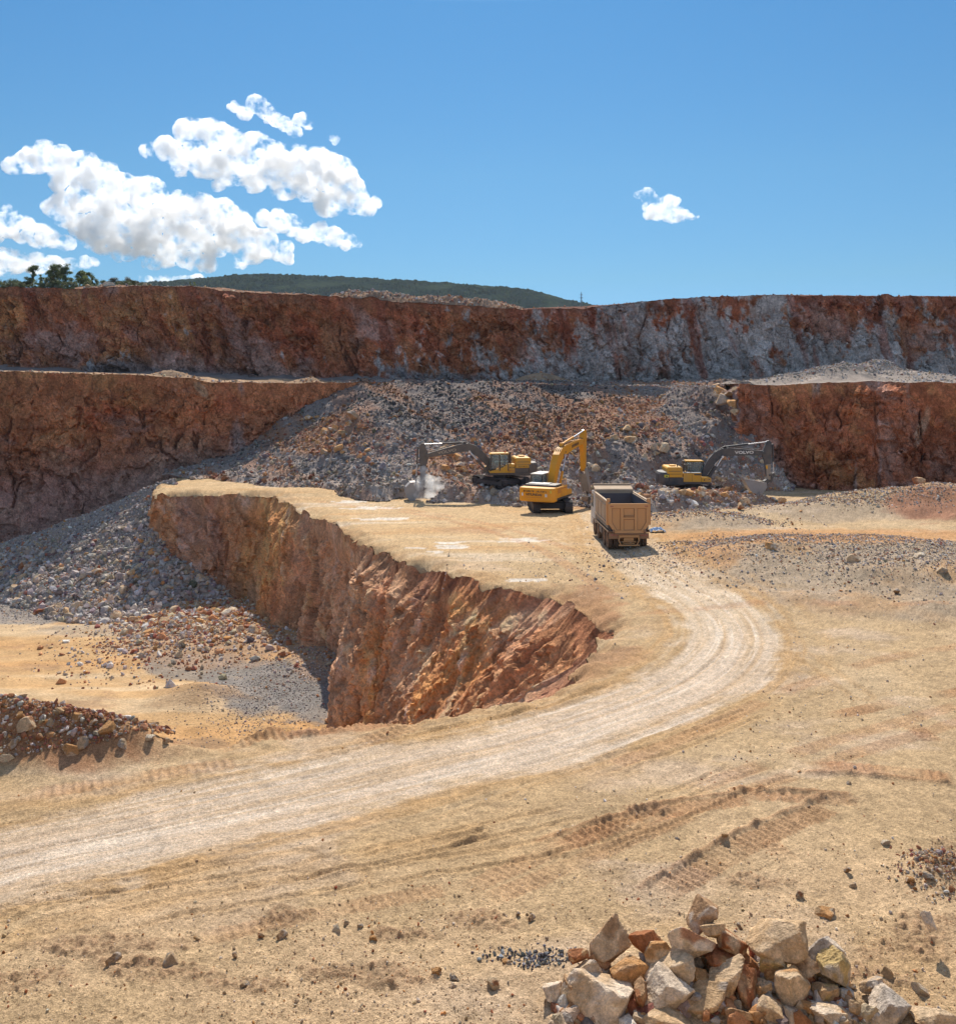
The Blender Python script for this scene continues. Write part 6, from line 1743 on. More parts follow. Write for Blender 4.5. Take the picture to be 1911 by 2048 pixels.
    for s in (-1, 1): b.prism([(s * 0.62, 0.80), (s * 0.66, 0.62), (s * 0.52, 0.34), (s * 0.46, 0.34), (s * 0.58, 0.62), (s * 0.54, 0.80)], 0.0, 0.07, axis='x')
    b.span(-0.02, 0.08, -0.64, 0.64, 0.28, 0.36); b.span(0.0, 0.05, -0.36, 0.36, 0.40, 0.44); b.span(0.08, 0.2, -0.3, 0.3, 0.58, 0.78)
    b.build('rear_underrun_bar', P_TIP, ch, 0.012)
    # mudguards and lamps
    for s in (-1, 1):
        b = MB(); b.span(0.0, 0.10, s * 0.62, s * 1.22, 0.72, 1.06); b.span(0.1, 3.1, s * 0.60, s * 1.25, 1.08, 1.14); b.span(3.1, 7.4, s * 0.85, s * 1.25, 1.08, 1.13)
        m = b.build('mudguard', P_MUD, root, 0.015)
        b = MB(); b.span(-0.03, 0.0, s * 0.72, s * 0.9, 0.90, 1.0); b.span(-0.03, 0.0, s * 0.94, s * 1.14, 0.90, 1.0); b.build('tail_lamp', P_LMP, m, 0.01, split=True)
        b = MB(); b.span(0.05, 5.2, s * 1.255, s * 1.30, 1.12, 1.22); b.build('side_guard_rail', P_TIL, m, 0.01)
    # wheels
    def wheel(x, y, w_):
        t = MB(); R = 0.53; prof = [(0.30, 0.86), (0.44, 1.0), (0.50, 0.98), (0.53, 0.80), (0.53, 0.0)]
        pts = [(r_, -a * w_ / 2) for r_, a in prof] + [(r_, a * w_ / 2) for r_, a in prof[::-1][1:]]
        n = 32; rings = []
        for r_, yy in pts: rings.append([t.bm.verts.new((x + r_ * math.cos(2 * math.pi * i / n), y + yy, 0.53 + r_ * math.sin(2 * math.pi * i / n))) for i in range(n)])
        for A_, B_ in zip(rings[:-1], rings[1:]):
            for i in range(n): t.bm.faces.new((A_[i], A_[(i + 1) % n], B_[(i + 1) % n], B_[i]))
        for i in range(n): t.bm.faces.new((rings[-1][i], rings[-1][(i + 1) % n], rings[0][(i + 1) % n], rings[0][i]))
        for i in range(34):
            a = 2 * math.pi * i / 34
            for sy in (-1, 1): t.box((x + 0.535 * math.cos(a), y + sy * w_ * 0.26, 0.53 + 0.535 * math.sin(a)), (0.022, w_ * 0.40, 0.05), Matrix.Rotation(-a, 3, 'Y'))
        bmesh.ops.recalc_face_normals(t.bm, faces=t.bm.faces[:])
        o = t.build('wheel', P_TYR, root)
        r_ = MB(); r_.cyl((x, y - w_ * 0.3, 0.53), (x, y + w_ * 0.3, 0.53), 0.30, 20); r_.cyl((x, y - w_ * 0.45, 0.53), (x, y + w_ * 0.45, 0.53), 0.13, 12); r_.build('rim', P_MUD, o, 0.01)
    for x in (1.05, 2.42):
        for s in (-1, 1):
            wheel(x, s * 0.72, 0.28); wheel(x, s * 1.06, 0.28)
    for x in (4.95, 6.6):
        for s in (-1, 1): wheel(x, s * 1.05, 0.30)
    # cab
    b = MB(); b.prism([(6.05, 0.85), (6.05, 2.95), (6.3, 3.05), (7.6, 2.9), (7.95, 1.9), (8.0, 0.6), (7.2, 0.6), (7.1, 1.0), (6.3, 1.1)], -1.24, 1.24)
    cabn = b.build('cab', P_CAB, root, 0.04)
    b = MB()
    for s in (-1, 1): b.prism([(6.65, 1.85), (6.65, 2.75), (7.5, 2.7), (7.72, 1.85)], s * 1.245 - 0.006, s * 1.245 + 0.006)
    b.build('side_window', GLASS, cabn, split=True)
    for s in (-1, 1):
        b = MB(); b.box((7.6, s * 1.42, 2.2), (0.12, 0.16, 0.5)); b.tube([(7.55, s * 1.22, 2.5), (7.6, s * 1.42, 2.45)], 0.025); b.build('mirror', P_BLK, cabn, 0.02)
    b = MB(); b.span(3.35, 4.3, 0.85, 1.2, 0.55, 1.0); b.build('fuel_tank', P_STL, root, 0.06)
    b = MB(); b.span(3.35, 4.3, -1.2, -0.85, 0.55, 1.0); b.build('air_tank_box', P_BLK, root, 0.06)
    return root
TX, TY = (1257.5 - CX) / F * 59.5, 59.5
TRUCK = tipper((TX, TY, float(floor_z(TX, TY + 2)[0]) + 0.0), math.radians(91.2))
TRUCK.rotation_euler = (0, math.radians(1.2), math.radians(91.2))
# ------------------------------------------------------------------ boulders one can point to
def stone_obj(name, shape, loc, size, rot, tint, mat=M_STONE, label=None, cat='rock', group=None, tint2=None, seed=0):
    """shape = (verts, faces); size = half extents"""
    P, Fc = shape
    nm = mesh_cache.get(id(P))
    o = None
    V_ = P * np.array(size)[None]
    n1 = vn3(P[:, 0] * 1.3 + seed, P[:, 1] * 1.3, P[:, 2] * 1.3, seed); n2 = vn3(P[:, 0] * 3.1 + seed, P[:, 1] * 3.1, P[:, 2] * 3.1, seed + 4)
    c = np.tile(np.array(tint, float), (len(P), 1))
    if tint2 is not None: c = lerp3(c, tint2, sstep(-0.05, 0.45, n1 + 0.45 * n2) * 0.85)
    c = c * (1 + 0.18 * n2)[:, None]
    o = mesh_np(name, V_, Fc, mat, np.clip(c, 0.03, 0.8), smooth=False)
    o.location = loc; o.rotation_euler = rot
    return tag(o, label, cat, group)
mesh_cache = {}

S_CRM = (0.62, 0.45, 0.285); S_TAN = (0.55, 0.37, 0.21); S_ORG = (0.52, 0.28, 0.12); S_RST = (0.36, 0.15, 0.07); S_GRY = (0.46, 0.385, 0.315); S_WHT = (0.68, 0.545, 0.41); S_BRN = (0.44, 0.27, 0.15); S_YEL = (0.56, 0.40, 0.18)
TEMPL3 = [stone_shape(3, 980 + i, planes=10, sharp=40.0, rough=0.05, squash=(1, 0.85, 0.75), fine=0.02) for i in range(10)]
# the pile at the lower right of the photograph, in zoomed pixels (x, y, w, h), depth step, colours, label
PILE = [
 (725, 105, 150, 120, 1.6, S_BRN, S_GRY, 'brown and grey boulder perched at the very top of the near pile'),
 (765, 180, 110, 70, 1.1, S_TAN, S_BRN, 'tan stone directly under the topmost brown boulder of the near pile'),
 (312, 232, 180, 200, 1.3, S_BRN, S_CRM, 'tall brown boulder standing at the upper left shoulder of the near pile'),
 (480, 242, 160, 125, 1.35, S_RST, S_TAN, 'red brown boulder between the tall left boulder and the white topped one'),
 (672, 232, 205, 165, 0.9, S_WHT, S_RST, 'white topped boulder with a dark red underside in the near pile'),
 (858, 232, 140, 115, 1.0, S_RST, S_CRM, 'rust red and cream stone right of the white topped boulder'),
 (1060, 212, 275, 140, 1.0, S_TAN, S_CRM, 'long tan slab lying across the top right of the near pile'),
 (1045, 318, 122, 115, 0.45, S_YEL, S_TAN, 'yellow tan angular stone below the long slab'),
 (1262, 268, 160, 115, 0.95, S_GRY, S_WHT, 'pale grey slab at the right end of the near pile'),
 (1312, 365, 140, 180, 0.5, S_YEL, S_GRY, 'large yellow grey boulder at the right edge of the near pile'),
 (1180, 342, 145, 95, 0.55, S_BRN, S_CRM, 'brown stone between the yellow tan stone and the large right boulder'),
 (574, 350, 225, 120, 0.4, S_CRM, S_WHT, 'flat cream boulder in the left middle of the near pile'),
 (535, 272, 140, 85, 0.9, S_ORG, S_CRM, 'orange stone wedged above the flat cream boulder'),
 (400, 362, 175, 85, 0.55, S_ORG, S_BRN, 'orange brown stone left of the flat cream boulder'),
 (842, 330, 205, 95, 0.75, S_RST, S_ORG, 'broad rust red stone behind the pointed cream boulder'),
 (836, 405, 175, 165, 0.15, S_CRM, S_TAN, 'pointed cream boulder in the centre of the near pile'),
 (265, 495, 320, 205, -0.25, S_WHT, S_TAN, 'big whitish boulder at the front left of the near pile'),
 (560, 482, 230, 205, -0.2, S_WHT, S_CRM, 'big cream boulder with a domed top at the front of the near pile'),
 (715, 412, 115, 95, 0.2, S_ORG, S_CRM, 'small orange stone left of the pointed cream boulder'),
 (735, 512, 195, 155, -0.35, S_TAN, S_GRY, 'cracked tan grey boulder at the front centre of the near pile'),
 (932, 492, 115, 175, -0.1, S_RST, S_BRN, 'narrow rust brown stone standing upright in the front of the near pile'),
 (1130, 462, 172, 195, -0.05, S_CRM, S_ORG, 'tall cream boulder at the front right of the near pile'),
 (1270, 462, 112, 95, 0.1, S_TAN, S_YEL, 'tan stone in front of the large yellow grey boulder'),
 (1050, 385, 105, 62, 0.35, S_ORG, S_BRN, 'small orange stone under the yellow tan one'),
 (985, 440, 66, 95, 0.15, S_CRM, S_ORG, 'slim cream stone between the pointed boulder and the tall cream one'),
 (1035, 562, 155, 110, -0.6, S_CRM, S_TAN, 'cream stone low at the front right of the near pile'),
 (1305, 575, 205, 85, -0.65, S_CRM, S_WHT, 'pale flat boulder low in the bottom right front of the near pile'),
 (1415, 552, 85, 95, -0.5, S_TAN, S_CRM, 'tan stone between the pale flat boulder and the grey one'),
 (1550, 545, 215, 150, -0.6, S_GRY, S_WHT, 'large grey boulder at the bottom right of the photo'),
 (205, 372, 140, 140, 0.45, S_CRM, S_GRY, 'grey cream stone at the left foot of the near pile'),
 (120, 470, 40, 130, 0.0, S_BRN, S_TAN, 'thin upright brown shard at the left end of the near pile'),
 (262, 332, 100, 85, 0.9, S_RST, S_BRN, 'dark red stone under the tall brown boulder'),
 (60, 462, 115, 85, 0.15, S_WHT, S_CRM, 'pale stone lying apart at the left of the near pile'),
 (1480, 432, 105, 66, 0.2, S_GRY, S_TAN, 'grey stone lying apart just right of the near pile'),
 (1750, 575, 180, 65, -0.7, S_CRM, S_TAN, 'low cream stone at the bottom right corner of the photo'),
 (1735, 145, 52, 85, 2.3, S_WHT, S_CRM, 'pale upright stone alone on the stony ground right of the pile'),
 (1265, 102, 85, 42, 2.6, S_ORG, S_TAN, 'small orange stone lying behind the long slab of the near pile'),
 (450, 480, 60, 130, -0.3, S_BRN, S_RST, 'dark narrow stone wedged between the two big front boulders'),
 (640, 385, 70, 60, 0.3, S_BRN, S_TAN, 'small brown stone right of the flat cream boulder'),
 (880, 590, 120, 70, -0.75, S_BRN, S_TAN, 'brown stone at the bottom centre of the near pile'),
 (1190, 560, 100, 80, -0.5, S_ORG, S_CRM, 'orange stone at the bottom between the cream stones'),
 (170, 300, 90, 60, 0.8, S_RST, S_TAN, 'red stone at the upper left foot of the near pile'),
 (560, 590, 200, 80, -0.85, S_TAN, S_CRM, 'tan boulder cut by the lower edge of the photo under the domed one'),
 (1100, 300, 70, 60, 0.55, S_BRN, S_ORG, 'small brown stone tucked under the long slab'),
]
for i, (zx, zy, zw, zh, dstep, c1_, c2_, lab) in enumerate(PILE):
    u = 1080 + zx / 2.232; v = 1780 + zy / 2.232
    y = 16.55 + dstep * 0.62
    z = -(v - HV) / F * y
    w_ = zw / 2.232 / F * y / 2; h_ = zh / 2.232 / F * y / 2
    zfl = float(floor_z((u - CX) / F * y, y)[0])
    dp = max(w_ * 0.75, h_ * 0.8)
    sh = stone_shape(5, 3000 + i * 7, planes=11, sharp=44.0, rough=0.05, squash=(1, 1, 1), fine=0.03, fill=True)
    # sit it on the ground or its neighbours rather than below them
    zc = max(z, zfl + h_ * 0.35)
    stone_obj('boulder', sh, ((u - CX) / F * y, y, zc), (w_ * 1.06, dp * 1.1, h_ * 1.1), (rnd.uniform(-0.15, 0.15), rnd.uniform(-0.2, 0.2), rnd.uniform(-0.15, 0.15)), np.array(c1_) * 1.08, label=lab, cat='boulder', group='boulders of the near pile', tint2=np.array(c2_) * 1.05, seed=i)

# filler rubble inside the near pile
r = np.random.default_rng(301)
n = 700
zx_ = r.uniform(80, 1500, n); zt_ = np.interp(zx_, [80, 200, 320, 700, 1050, 1300, 1400, 1500], [470, 330, 240, 180, 210, 300, 430, 540]) + 60
zy_ = zt_ + (660 - zt_) * r.random(n)
uu = 1080 + zx_ / 2.232; vv = 1780 + zy_ / 2.232
yy = 16.1 + (2060 - vv) / 230 * 1.75; xx = (uu - CX) / F * yy
zf_ = np.maximum(floor_z(xx, yy), -(vv - HV) / F * yy - 0.12)
scatter('rubble', np.stack([xx, yy, zf_], 1), sizes(n, r, 0.10, 0.42, 1.3), pick(np.tile(np.array([0.1, 0.5, 1.8, 1.4, 0.8, 1.5, 0.02]), (n, 1)), r) * 1.05, TEMPL3, 'smaller angular stones filling the near pile', 302, M_STONE, sink=0.3)

# templates for the loose stones, shared by copies
LOOSE = []
for k in range(8):
    sh = stone_shape(4, 5000 + k, planes=10, sharp=40.0, rough=0.05, squash=(1, 0.85, 0.7), fine=0.02)
    tints = [np.array(c_) * 1.2 for c_ in (S_TAN, S_CRM, S_BRN, S_ORG, S_RST, S_GRY, S_WHT, S_TAN)]
    LOOSE.append((sh, tints[k]))
protos = {}
def loose(k, x, y, z, size, label, group, name='stone', cat='stone'):
    key = k
    if key not in protos:
        sh, c_ = LOOSE[k]
        o = stone_obj(name, sh, (x, y, z), (1, 1, 1), (0, 0, 0), c_, label=label, cat=cat, group=group, tint2=LOOSE[(k + 3) % 8][1], seed=k)
        protos[key] = o
    else:
        o = protos[key].copy(); COL.objects.link(o); o.name = name
        o['label'] = label; o['category'] = cat; o['group'] = group
    o.location = (x, y, z); o.scale = (size * rnd.uniform(0.85, 1.2), size * rnd.uniform(0.8, 1.1), size * rnd.uniform(0.75, 1.05))
    o.rotation_euler = (rnd.uniform(-0.4, 0.4), rnd.uniform(-0.4, 0.4), rnd.uniform(0, 6.28))
    return o
KN = ['tan', 'cream', 'brown', 'orange', 'rust red', 'grey', 'whitish', 'buff']
# named loose stones of the near floor: pixel, size in pixels, kind, label
NEAR = [((560, 1880), 38, 2, 'dark brown stone sticking up from the clods at the lower left'),
        ((520, 1878), 22, 4, 'small red stone just left of the dark brown stone in the clods'),
        ((338, 1928), 44, 5, 'grey brown stone half buried at the lower left of the photo'),
        ((222, 1930), 42, 2, 'low brown stone left of the grey brown half buried one'),
        ((270, 1928), 20, 0, 'small tan stone between the two half buried stones at the lower left'),
        ((720, 1855), 20, 5, 'small grey upright stone in the clods left of centre'),
        ((672, 1864), 26, 6, 'flat pale stone in the clods left of centre'),
        ((745, 1880), 20, 3, 'small orange stone in the line of clods left of centre'),
        ((690, 1850), 16, 1, 'small cream stone beside the flat pale stone in the clods'),
        ((870, 1956), 24, 3, 'orange stone on the bare ground below the middle clods'),
        ((906, 1962), 26, 5, 'greenish grey stone beside the orange one at the bottom centre'),
        ((990, 1978), 34, 1, 'cream stone left of the near pile beyond the brown shard'),
        ((1012, 1926), 24, 3, 'orange stone beside the dark gravel patch'),
        ((1060, 1842), 26, 2, 'dark brown stone in the clods at the centre bottom'),
        ((1035, 1832), 18, 2, 'small dark stone in the clods at the centre bottom'),
        ((1705, 1770), 22, 5, 'blue grey stone on the stony ground at the right'),
        ((1650, 1828), 40, 3, 'flat orange stone on the stony ground at the right'),
        ((1598, 1793), 26, 1, 'small cream stone among the stony ground right of centre'),
        ((1820, 1770), 28, 3, 'round orange stone at the far right near the gravel heap'),
        ((1855, 1768), 30, 5, 'blue grey stone at the far right near the gravel heap'),
        ((1692, 1743), 24, 2, 'brown stone at the right on pale stony ground'),
        ((1770, 1685), 24, 6, 'white flat stone at the right on pale stony ground'),
        ((1697, 1563), 14, 5, 'tiny dark stone alone on the bare floor at the right'),
        ((1353, 1675), 12, 5, 'tiny dark stone left of the long crawler print'),
        ((1450, 1678), 22, 7, 'mossy tan clump beside the long crawler print'),
        ((1840, 1990), 36, 6, 'whitish stone at the lower right edge of the photo'),
        ((1770, 1960), 30, 0, 'tan stone right of the near pile'),
        ((1700, 1985), 26, 2, 'small brown stone beside the large grey boulder'),
        ((1660, 1925), 24, 1, 'small cream stone right of the yellow grey boulder'),
        ((490, 1975), 26, 5, 'grey stone in the clods near the bottom left'),
        ((470, 1918), 20, 2, 'small brown stone above the bottom left clods'),
        ((1480, 1860), 20, 2, 'brown stone just behind the near pile'),
        ((395, 1880), 18, 0, 'small tan stone in the left line of clods')]
for (p, s, k, lab) in NEAR:
    x, y = G(*p); sz = s / F * y / 2
    loose(k, x, y, float(floor_z(x, y)[0]) + sz * 0.3, sz * 0.95, lab, 'loose stones on the near floor')
# bank at the left lip: boulders counted, the rest as rubble
def hit_floor(u, v):
    """first point of the floor, mounds included, on the sight line of a pixel"""
    ys_ = np.arange(15.5, 32, 0.1); xs_ = (u - CX) / F * ys_
    d_ = floor_z(xs_, ys_) + (v - HV) / F * ys_
    i = int(np.argmax(d_ > 0)) if (d_ > 0).any() else int(np.argmax(d_))
    return xs_[i], ys_[i]
r = np.random.default_rng(311)
n = 5200
uu = r.uniform(-60, 350, n); gy = np.interp(uu, [-60, 0, 200, 350], [26.3, 26.6, 27.3, 28.3]) + r.uniform(-0.2, 3.6, n) * np.interp(uu, [0, 250, 350], [1, 0.8, 0.2]); gx = (uu - CX) / F * gy
gz = floor_z(gx, gy)
keep = ~np.array([inside_rows(np.array([[a]]), np.array([[b]]), PITPOLY)[0, 0] for a, b in zip(gx, gy)])
gx, gy, gz = gx[keep], gy[keep], gz[keep]
scatter('rubble', np.stack([gx, gy, gz], 1), sizes(len(gx), r, 0.04, 0.24, 1.8), pick(np.tile(np.array([0.3, 0.8, 0.9, 1.3, 2.2, 0.5, 0.1]), (len(gx), 1)), r), TEMPL2, 'red brown rubble of the bank at the left edge', 312, M_STONE)
LB = [((45, 1395), 28, 4, 'dark red stone on the crest of the rubble bank at the left edge'), ((60, 1462), 48, 1, 'long cream stone in the rubble bank at the left edge'), ((215, 1470), 50, 3, 'largest orange stone in the rubble bank at the left edge'),
      ((120, 1432), 34, 0, 'tan stone high in the rubble bank at the left edge'), ((155, 1440), 30, 3, 'orange stone high in the rubble bank at the left edge'), ((25, 1500), 40, 2, 'brown stone low in the rubble bank at the left edge'),
      ((80, 1482), 38, 4, 'red brown stone below the long cream one in the left bank'), ((165, 1492), 46, 5, 'grey stone low in the middle of the left rubble bank'), ((140, 1505), 44, 3, 'orange stone at the foot of the left rubble bank'),
      ((15, 1520), 34, 6, 'white stone at the bottom left corner of the rubble bank'), ((310, 1455), 36, 2, 'brown stone at the right end of the left rubble bank'), ((300, 1478), 30, 6, 'pale stone at the right foot of the left rubble bank'),
      ((270, 1448), 28, 4, 'red stone near the right end of the left rubble bank'), ((245, 1490), 34, 5, 'grey stone right of the largest orange one in the left bank'), ((185, 1455), 26, 2, 'brown stone above the grey one in the left bank'),
      ((330, 1485), 22, 1, 'small cream stone at the tip of the left rubble bank'), ((100, 1455), 26, 5, 'grey stone in the upper middle of the left bank'), ((40, 1440), 28, 3, 'orange stone below the crest of the left bank')]
for (p, s, k, lab) in LB:
    x, y = hit_floor(*p)
    sz = s / F * y / 2
    loose(k, x, y, float(floor_z(x, y)[0]) + sz * 0.15, sz * 0.85, lab, 'stones of the left rubble bank')
# larger blocks in the pit, on the ramp and on the big slope: groups nothing tells apart carry one label
def block_group(n, place, lo, hi, kinds, label, group, seed, sink=0.3):
    r = np.random.default_rng(seed)
    for i in range(n):
        x, y, z = place(r)
        s = lo + (hi - lo) * r.random() ** 2
        loose(int(r.choice(kinds)), x, y, z + s * (0.5 - sink), s, label, group, 'block', 'rock')
def pl_pit(r):
    a = GP(*(lambda t: (240 + 330 * t + r.normal(0, 18), 1290 - 60 * r.random() + r.normal(0, 12)))(r.random()))
    return a[0], a[1], float(pit_z(np.array([a[0]]), np.array([a[1]]))[0])
block_group(48, pl_pit, 0.28, 0.62, [3, 4, 1, 0, 5, 6], 'angular orange or pale block in the stone pile on the pit floor', 'blocks piled on the pit floor', 321)
def pl_ramp(r):
    p = ramp_pt(np.array([r.uniform(0.22, 1.0)]), np.array([r.uniform(0.35, 1.02)]))[0]
    return p
block_group(60, pl_ramp, 0.30, 0.75, [5, 5, 2, 1, 5, 0], 'grey or brown block on the rubble ramp in the left pit', 'blocks on the rubble ramp', 323)
def pl_slope(us, vs):
    def f(r):
        for _ in range(200):
            u = r.uniform(*us); v = r.uniform(*vs)
            y = 84.0
            while y < 122:
                x = (u - CX) / F * y; z = float(slope_z(np.array([x]), np.array([y]))[0][0])
                if z >= -(v - HV) / F * y: return x, y, z
                y += 0.4
        return x, y, z
    return f
block_group(20, pl_slope((590, 745), (835, 915)), 0.4, 1.0, [3, 0, 3, 2], 'orange brown boulder at the upper left of the big rubble slope', 'boulders at the left of the rubble slope', 325)
block_group(34, pl_slope((1050, 1500), (985, 1020)), 0.3, 0.65, [1, 6, 5, 0, 3], 'pale block at the foot of the rubble slope by the machines', 'blocks at the foot of the rubble slope', 327)
block_group(16, pl_slope((880, 960), (895, 950)), 0.35, 0.8, [3, 3, 0, 2], 'orange block on the slope behind the boom of the left excavator', 'orange blocks behind the left excavator', 329)
block_group(20, pl_slope((1180, 1330), (850, 960)), 0.35, 0.85, [6, 5, 0, 1], 'pale block on the slope between the two right excavators', 'blocks between the right excavators', 331)
for (u, v, s, k, lab) in [(1860, 1000, 46, 4, 'large dark red boulder at the foot of the right rock wall'), (1835, 1012, 34, 4, 'dark red boulder left of the large one below the right rock wall'), (1710, 1162, 26, 1, 'cream boulder alone on the gravel bank at the right'), (1540, 1142, 26, 3, 'orange boulder in the dark gravel right of the road'), (1838, 1162, 18, 6, 'pale stone on the gravel bank near the right edge'), (1885, 1187, 22, 5, 'dark grey stone near the right edge of the gravel bank'), (1793, 1205, 22, 2, 'brown stone at the lower end of the right gravel bank'), (1480, 1035, 20, 4, 'red stone on the low bank right of the truck'), (1563, 1025, 26, 4, 'red boulder on the bank below the right excavator')]:
    x, y = G(u, v); sz = s / F * y / 2
    loose(k, x, y, float(floor_z(x, y)[0]) + sz * 0.4, sz * 1.15, lab, 'boulders on the right banks', 'boulder', 'boulder')
for i, (u, v, y, s) in enumerate([(1440, 775, 106.5, 0.8), (1455, 783, 105.2, 0.7), (1446, 792, 105.0, 0.9), (1468, 774, 104.5, 0.6), (1430, 768, 108, 0.7), (1462, 800, 103.6, 0.8), (1470, 820, 102.6, 0.7)]):
    x, y, z = PY(u, v, y); loose((3, 2, 5, 0, 2, 3, 4)[i], x, y, z - 0.3, s, 'block lodged where the rubble slope meets the right rock wall', 'blocks at the corner of the right wall', 'block', 'rock')
# rock carried in the raised bucket
bm_ = A3
for i, (dx, dz, dy, s, k, lab) in enumerate([(-1.45, -2.55, 0.2, 0.40, 1, 'rounded cream rock at the outer end of the raised bucket'), (-0.75, -2.85, -0.2, 0.45, 2, 'brown rock in the middle of the raised bucket'), (-0.30, -2.75, 0.25, 0.38, 6, 'pale slab leaning at the inner side of the raised bucket'), (-0.9, -3.2, 0.1, 0.42, 0, 'tan rock deep inside the raised bucket'), (-0.45, -3.2, -0.35, 0.36, 3, 'orange rock deep inside the raised bucket')]):
    p = A3(dx, dz); loose(k, X3[0] + p[0], X3[1] + dy, X3[2] + p[1], s, lab, 'rocks in the excavator bucket', 'rock', 'rock')
# rocks on the rim of the upper wall
for (u, dy, s, k, lab) in [(178, 1.0, 0.55, 0, 'tan boulder on the rim left of the flat slab below the trees'), (218, 1.6, 0.85, 6, 'broad pale slab on the rim below the trees'), (200, 1.2, 0.5, 5, 'grey stone propping the pale slab on the rim'), (410, 1.0, 0.35, 0, 'tan stone on the rim left of the hill'), (466, 0.8, 0.3, 6, 'pale stone on the rim below the hill'), (292, 0.8, 0.35, 1, 'cream stone on the rim right of the trees')]:
    x, y, z = plat_z(u, dy); loose(k, x, y, z + s * 0.3, s, lab, 'stones on the rim of the upper wall', 'stone', 'stone')
# dark gravel patch and the heap at the right edge
r = np.random.default_rng(341)
x, y = G(1075, 1918); n = 300
xx = x + r.normal(0, 0.46, n); yy = y + r.normal(0, 0.15, n) - 0.12 * (xx - x)
scatter('gravel', np.stack([xx, yy, floor_z(xx, yy)], 1), sizes(n, r, 0.03, 0.10, 1.9), pick(np.tile(np.array([1.2, 0, 0, 0, 0, 0.15, 2.0]), (n, 1)), r) * np.array([0.75, 0.85, 0.98]), TEMPL1, 'patch of black and blue grey gravel left of the near pile', 342, M_STONE, sink=0.1)
x, y = G(1885, 1750); n = 900
xx = x + r.normal(0, 0.55, n); yy = y + r.normal(0, 0.55, n)
scatter('gravel', np.stack([xx, yy, floor_z(xx, yy)], 1), sizes(n, r, 0.03, 0.13, 1.9), pick(np.tile(np.array([0.2, 0.4, 1.2, 1.2, 1.0, 0.7, 0.05]), (n, 1)), r), TEMPL2, 'small heap of coarse stones at the right edge', 344, M_STONE, sink=0.1)

# ------------------------------------------------------------------ crumpled plastic by the gravel bank
x, y = G(1313, 1068)
g = 24
gx, gy = np.meshgrid(np.linspace(-0.5, 0.5, g), np.linspace(-0.42, 0.42, g))
cz = 0.22 + 0.20 * np.abs(fbm(gx * 3.2, gy * 3.2, 4, 905, gain=0.65)) - 0.5 * (gx ** 2 + gy ** 2)
Vv = np.stack([gx + 0.08 * fbm(gx * 3, gy * 3, 3, 907), gy + 0.08 * fbm(gx * 3, gy * 3, 3, 908), cz], -1).reshape(-1, 3)
M_PLA = paint('blue_plastic', (0.28, 0.45, 0.68), rough=0.35, dust=0.12)
o = mesh_np('plastic_sheet', Vv, grid_faces(g, g), M_PLA)
md = o.modifiers.new('thickness', 'SOLIDIFY'); md.thickness = 0.004
o.location = (x, y, float(floor_z(x, y)[0])); tag(o, 'crumpled light blue plastic sheet on the stones right of the truck', 'plastic sheet')

# ------------------------------------------------------------------ trees and scrub on the rim
def leaf_mat(name, c):
    m = bpy.data.materials.new(name); m.use_nodes = True
    t = m.node_tree; b = t.nodes['Principled BSDF']
    at = t.nodes.new('ShaderNodeAttribute'); at.attribute_name = 'tint'
    t.links.new(at.outputs['Color'], b.inputs['Base Color']); b.inputs['Roughness'].default_value = 0.6
    tr = t.nodes.new('ShaderNodeBsdfTranslucent'); mx = t.nodes.new('ShaderNodeMixShader'); mx.inputs[0].default_value = 0.3
    t.links.new(at.outputs['Color'], tr.inputs['Color'])
    t.links.new(b.outputs[0], mx.inputs[1]); t.links.new(tr.outputs[0], mx.inputs[2]); t.links.new(mx.outputs[0], t.nodes['Material Output'].inputs['Surface'])
    return m
M_LEAF = leaf_mat('leaves', None)
M_BARK = paint('bark', (0.09, 0.065, 0.045), rough=0.9, dust=0.2, dustcol=(0.15, 0.12, 0.09))
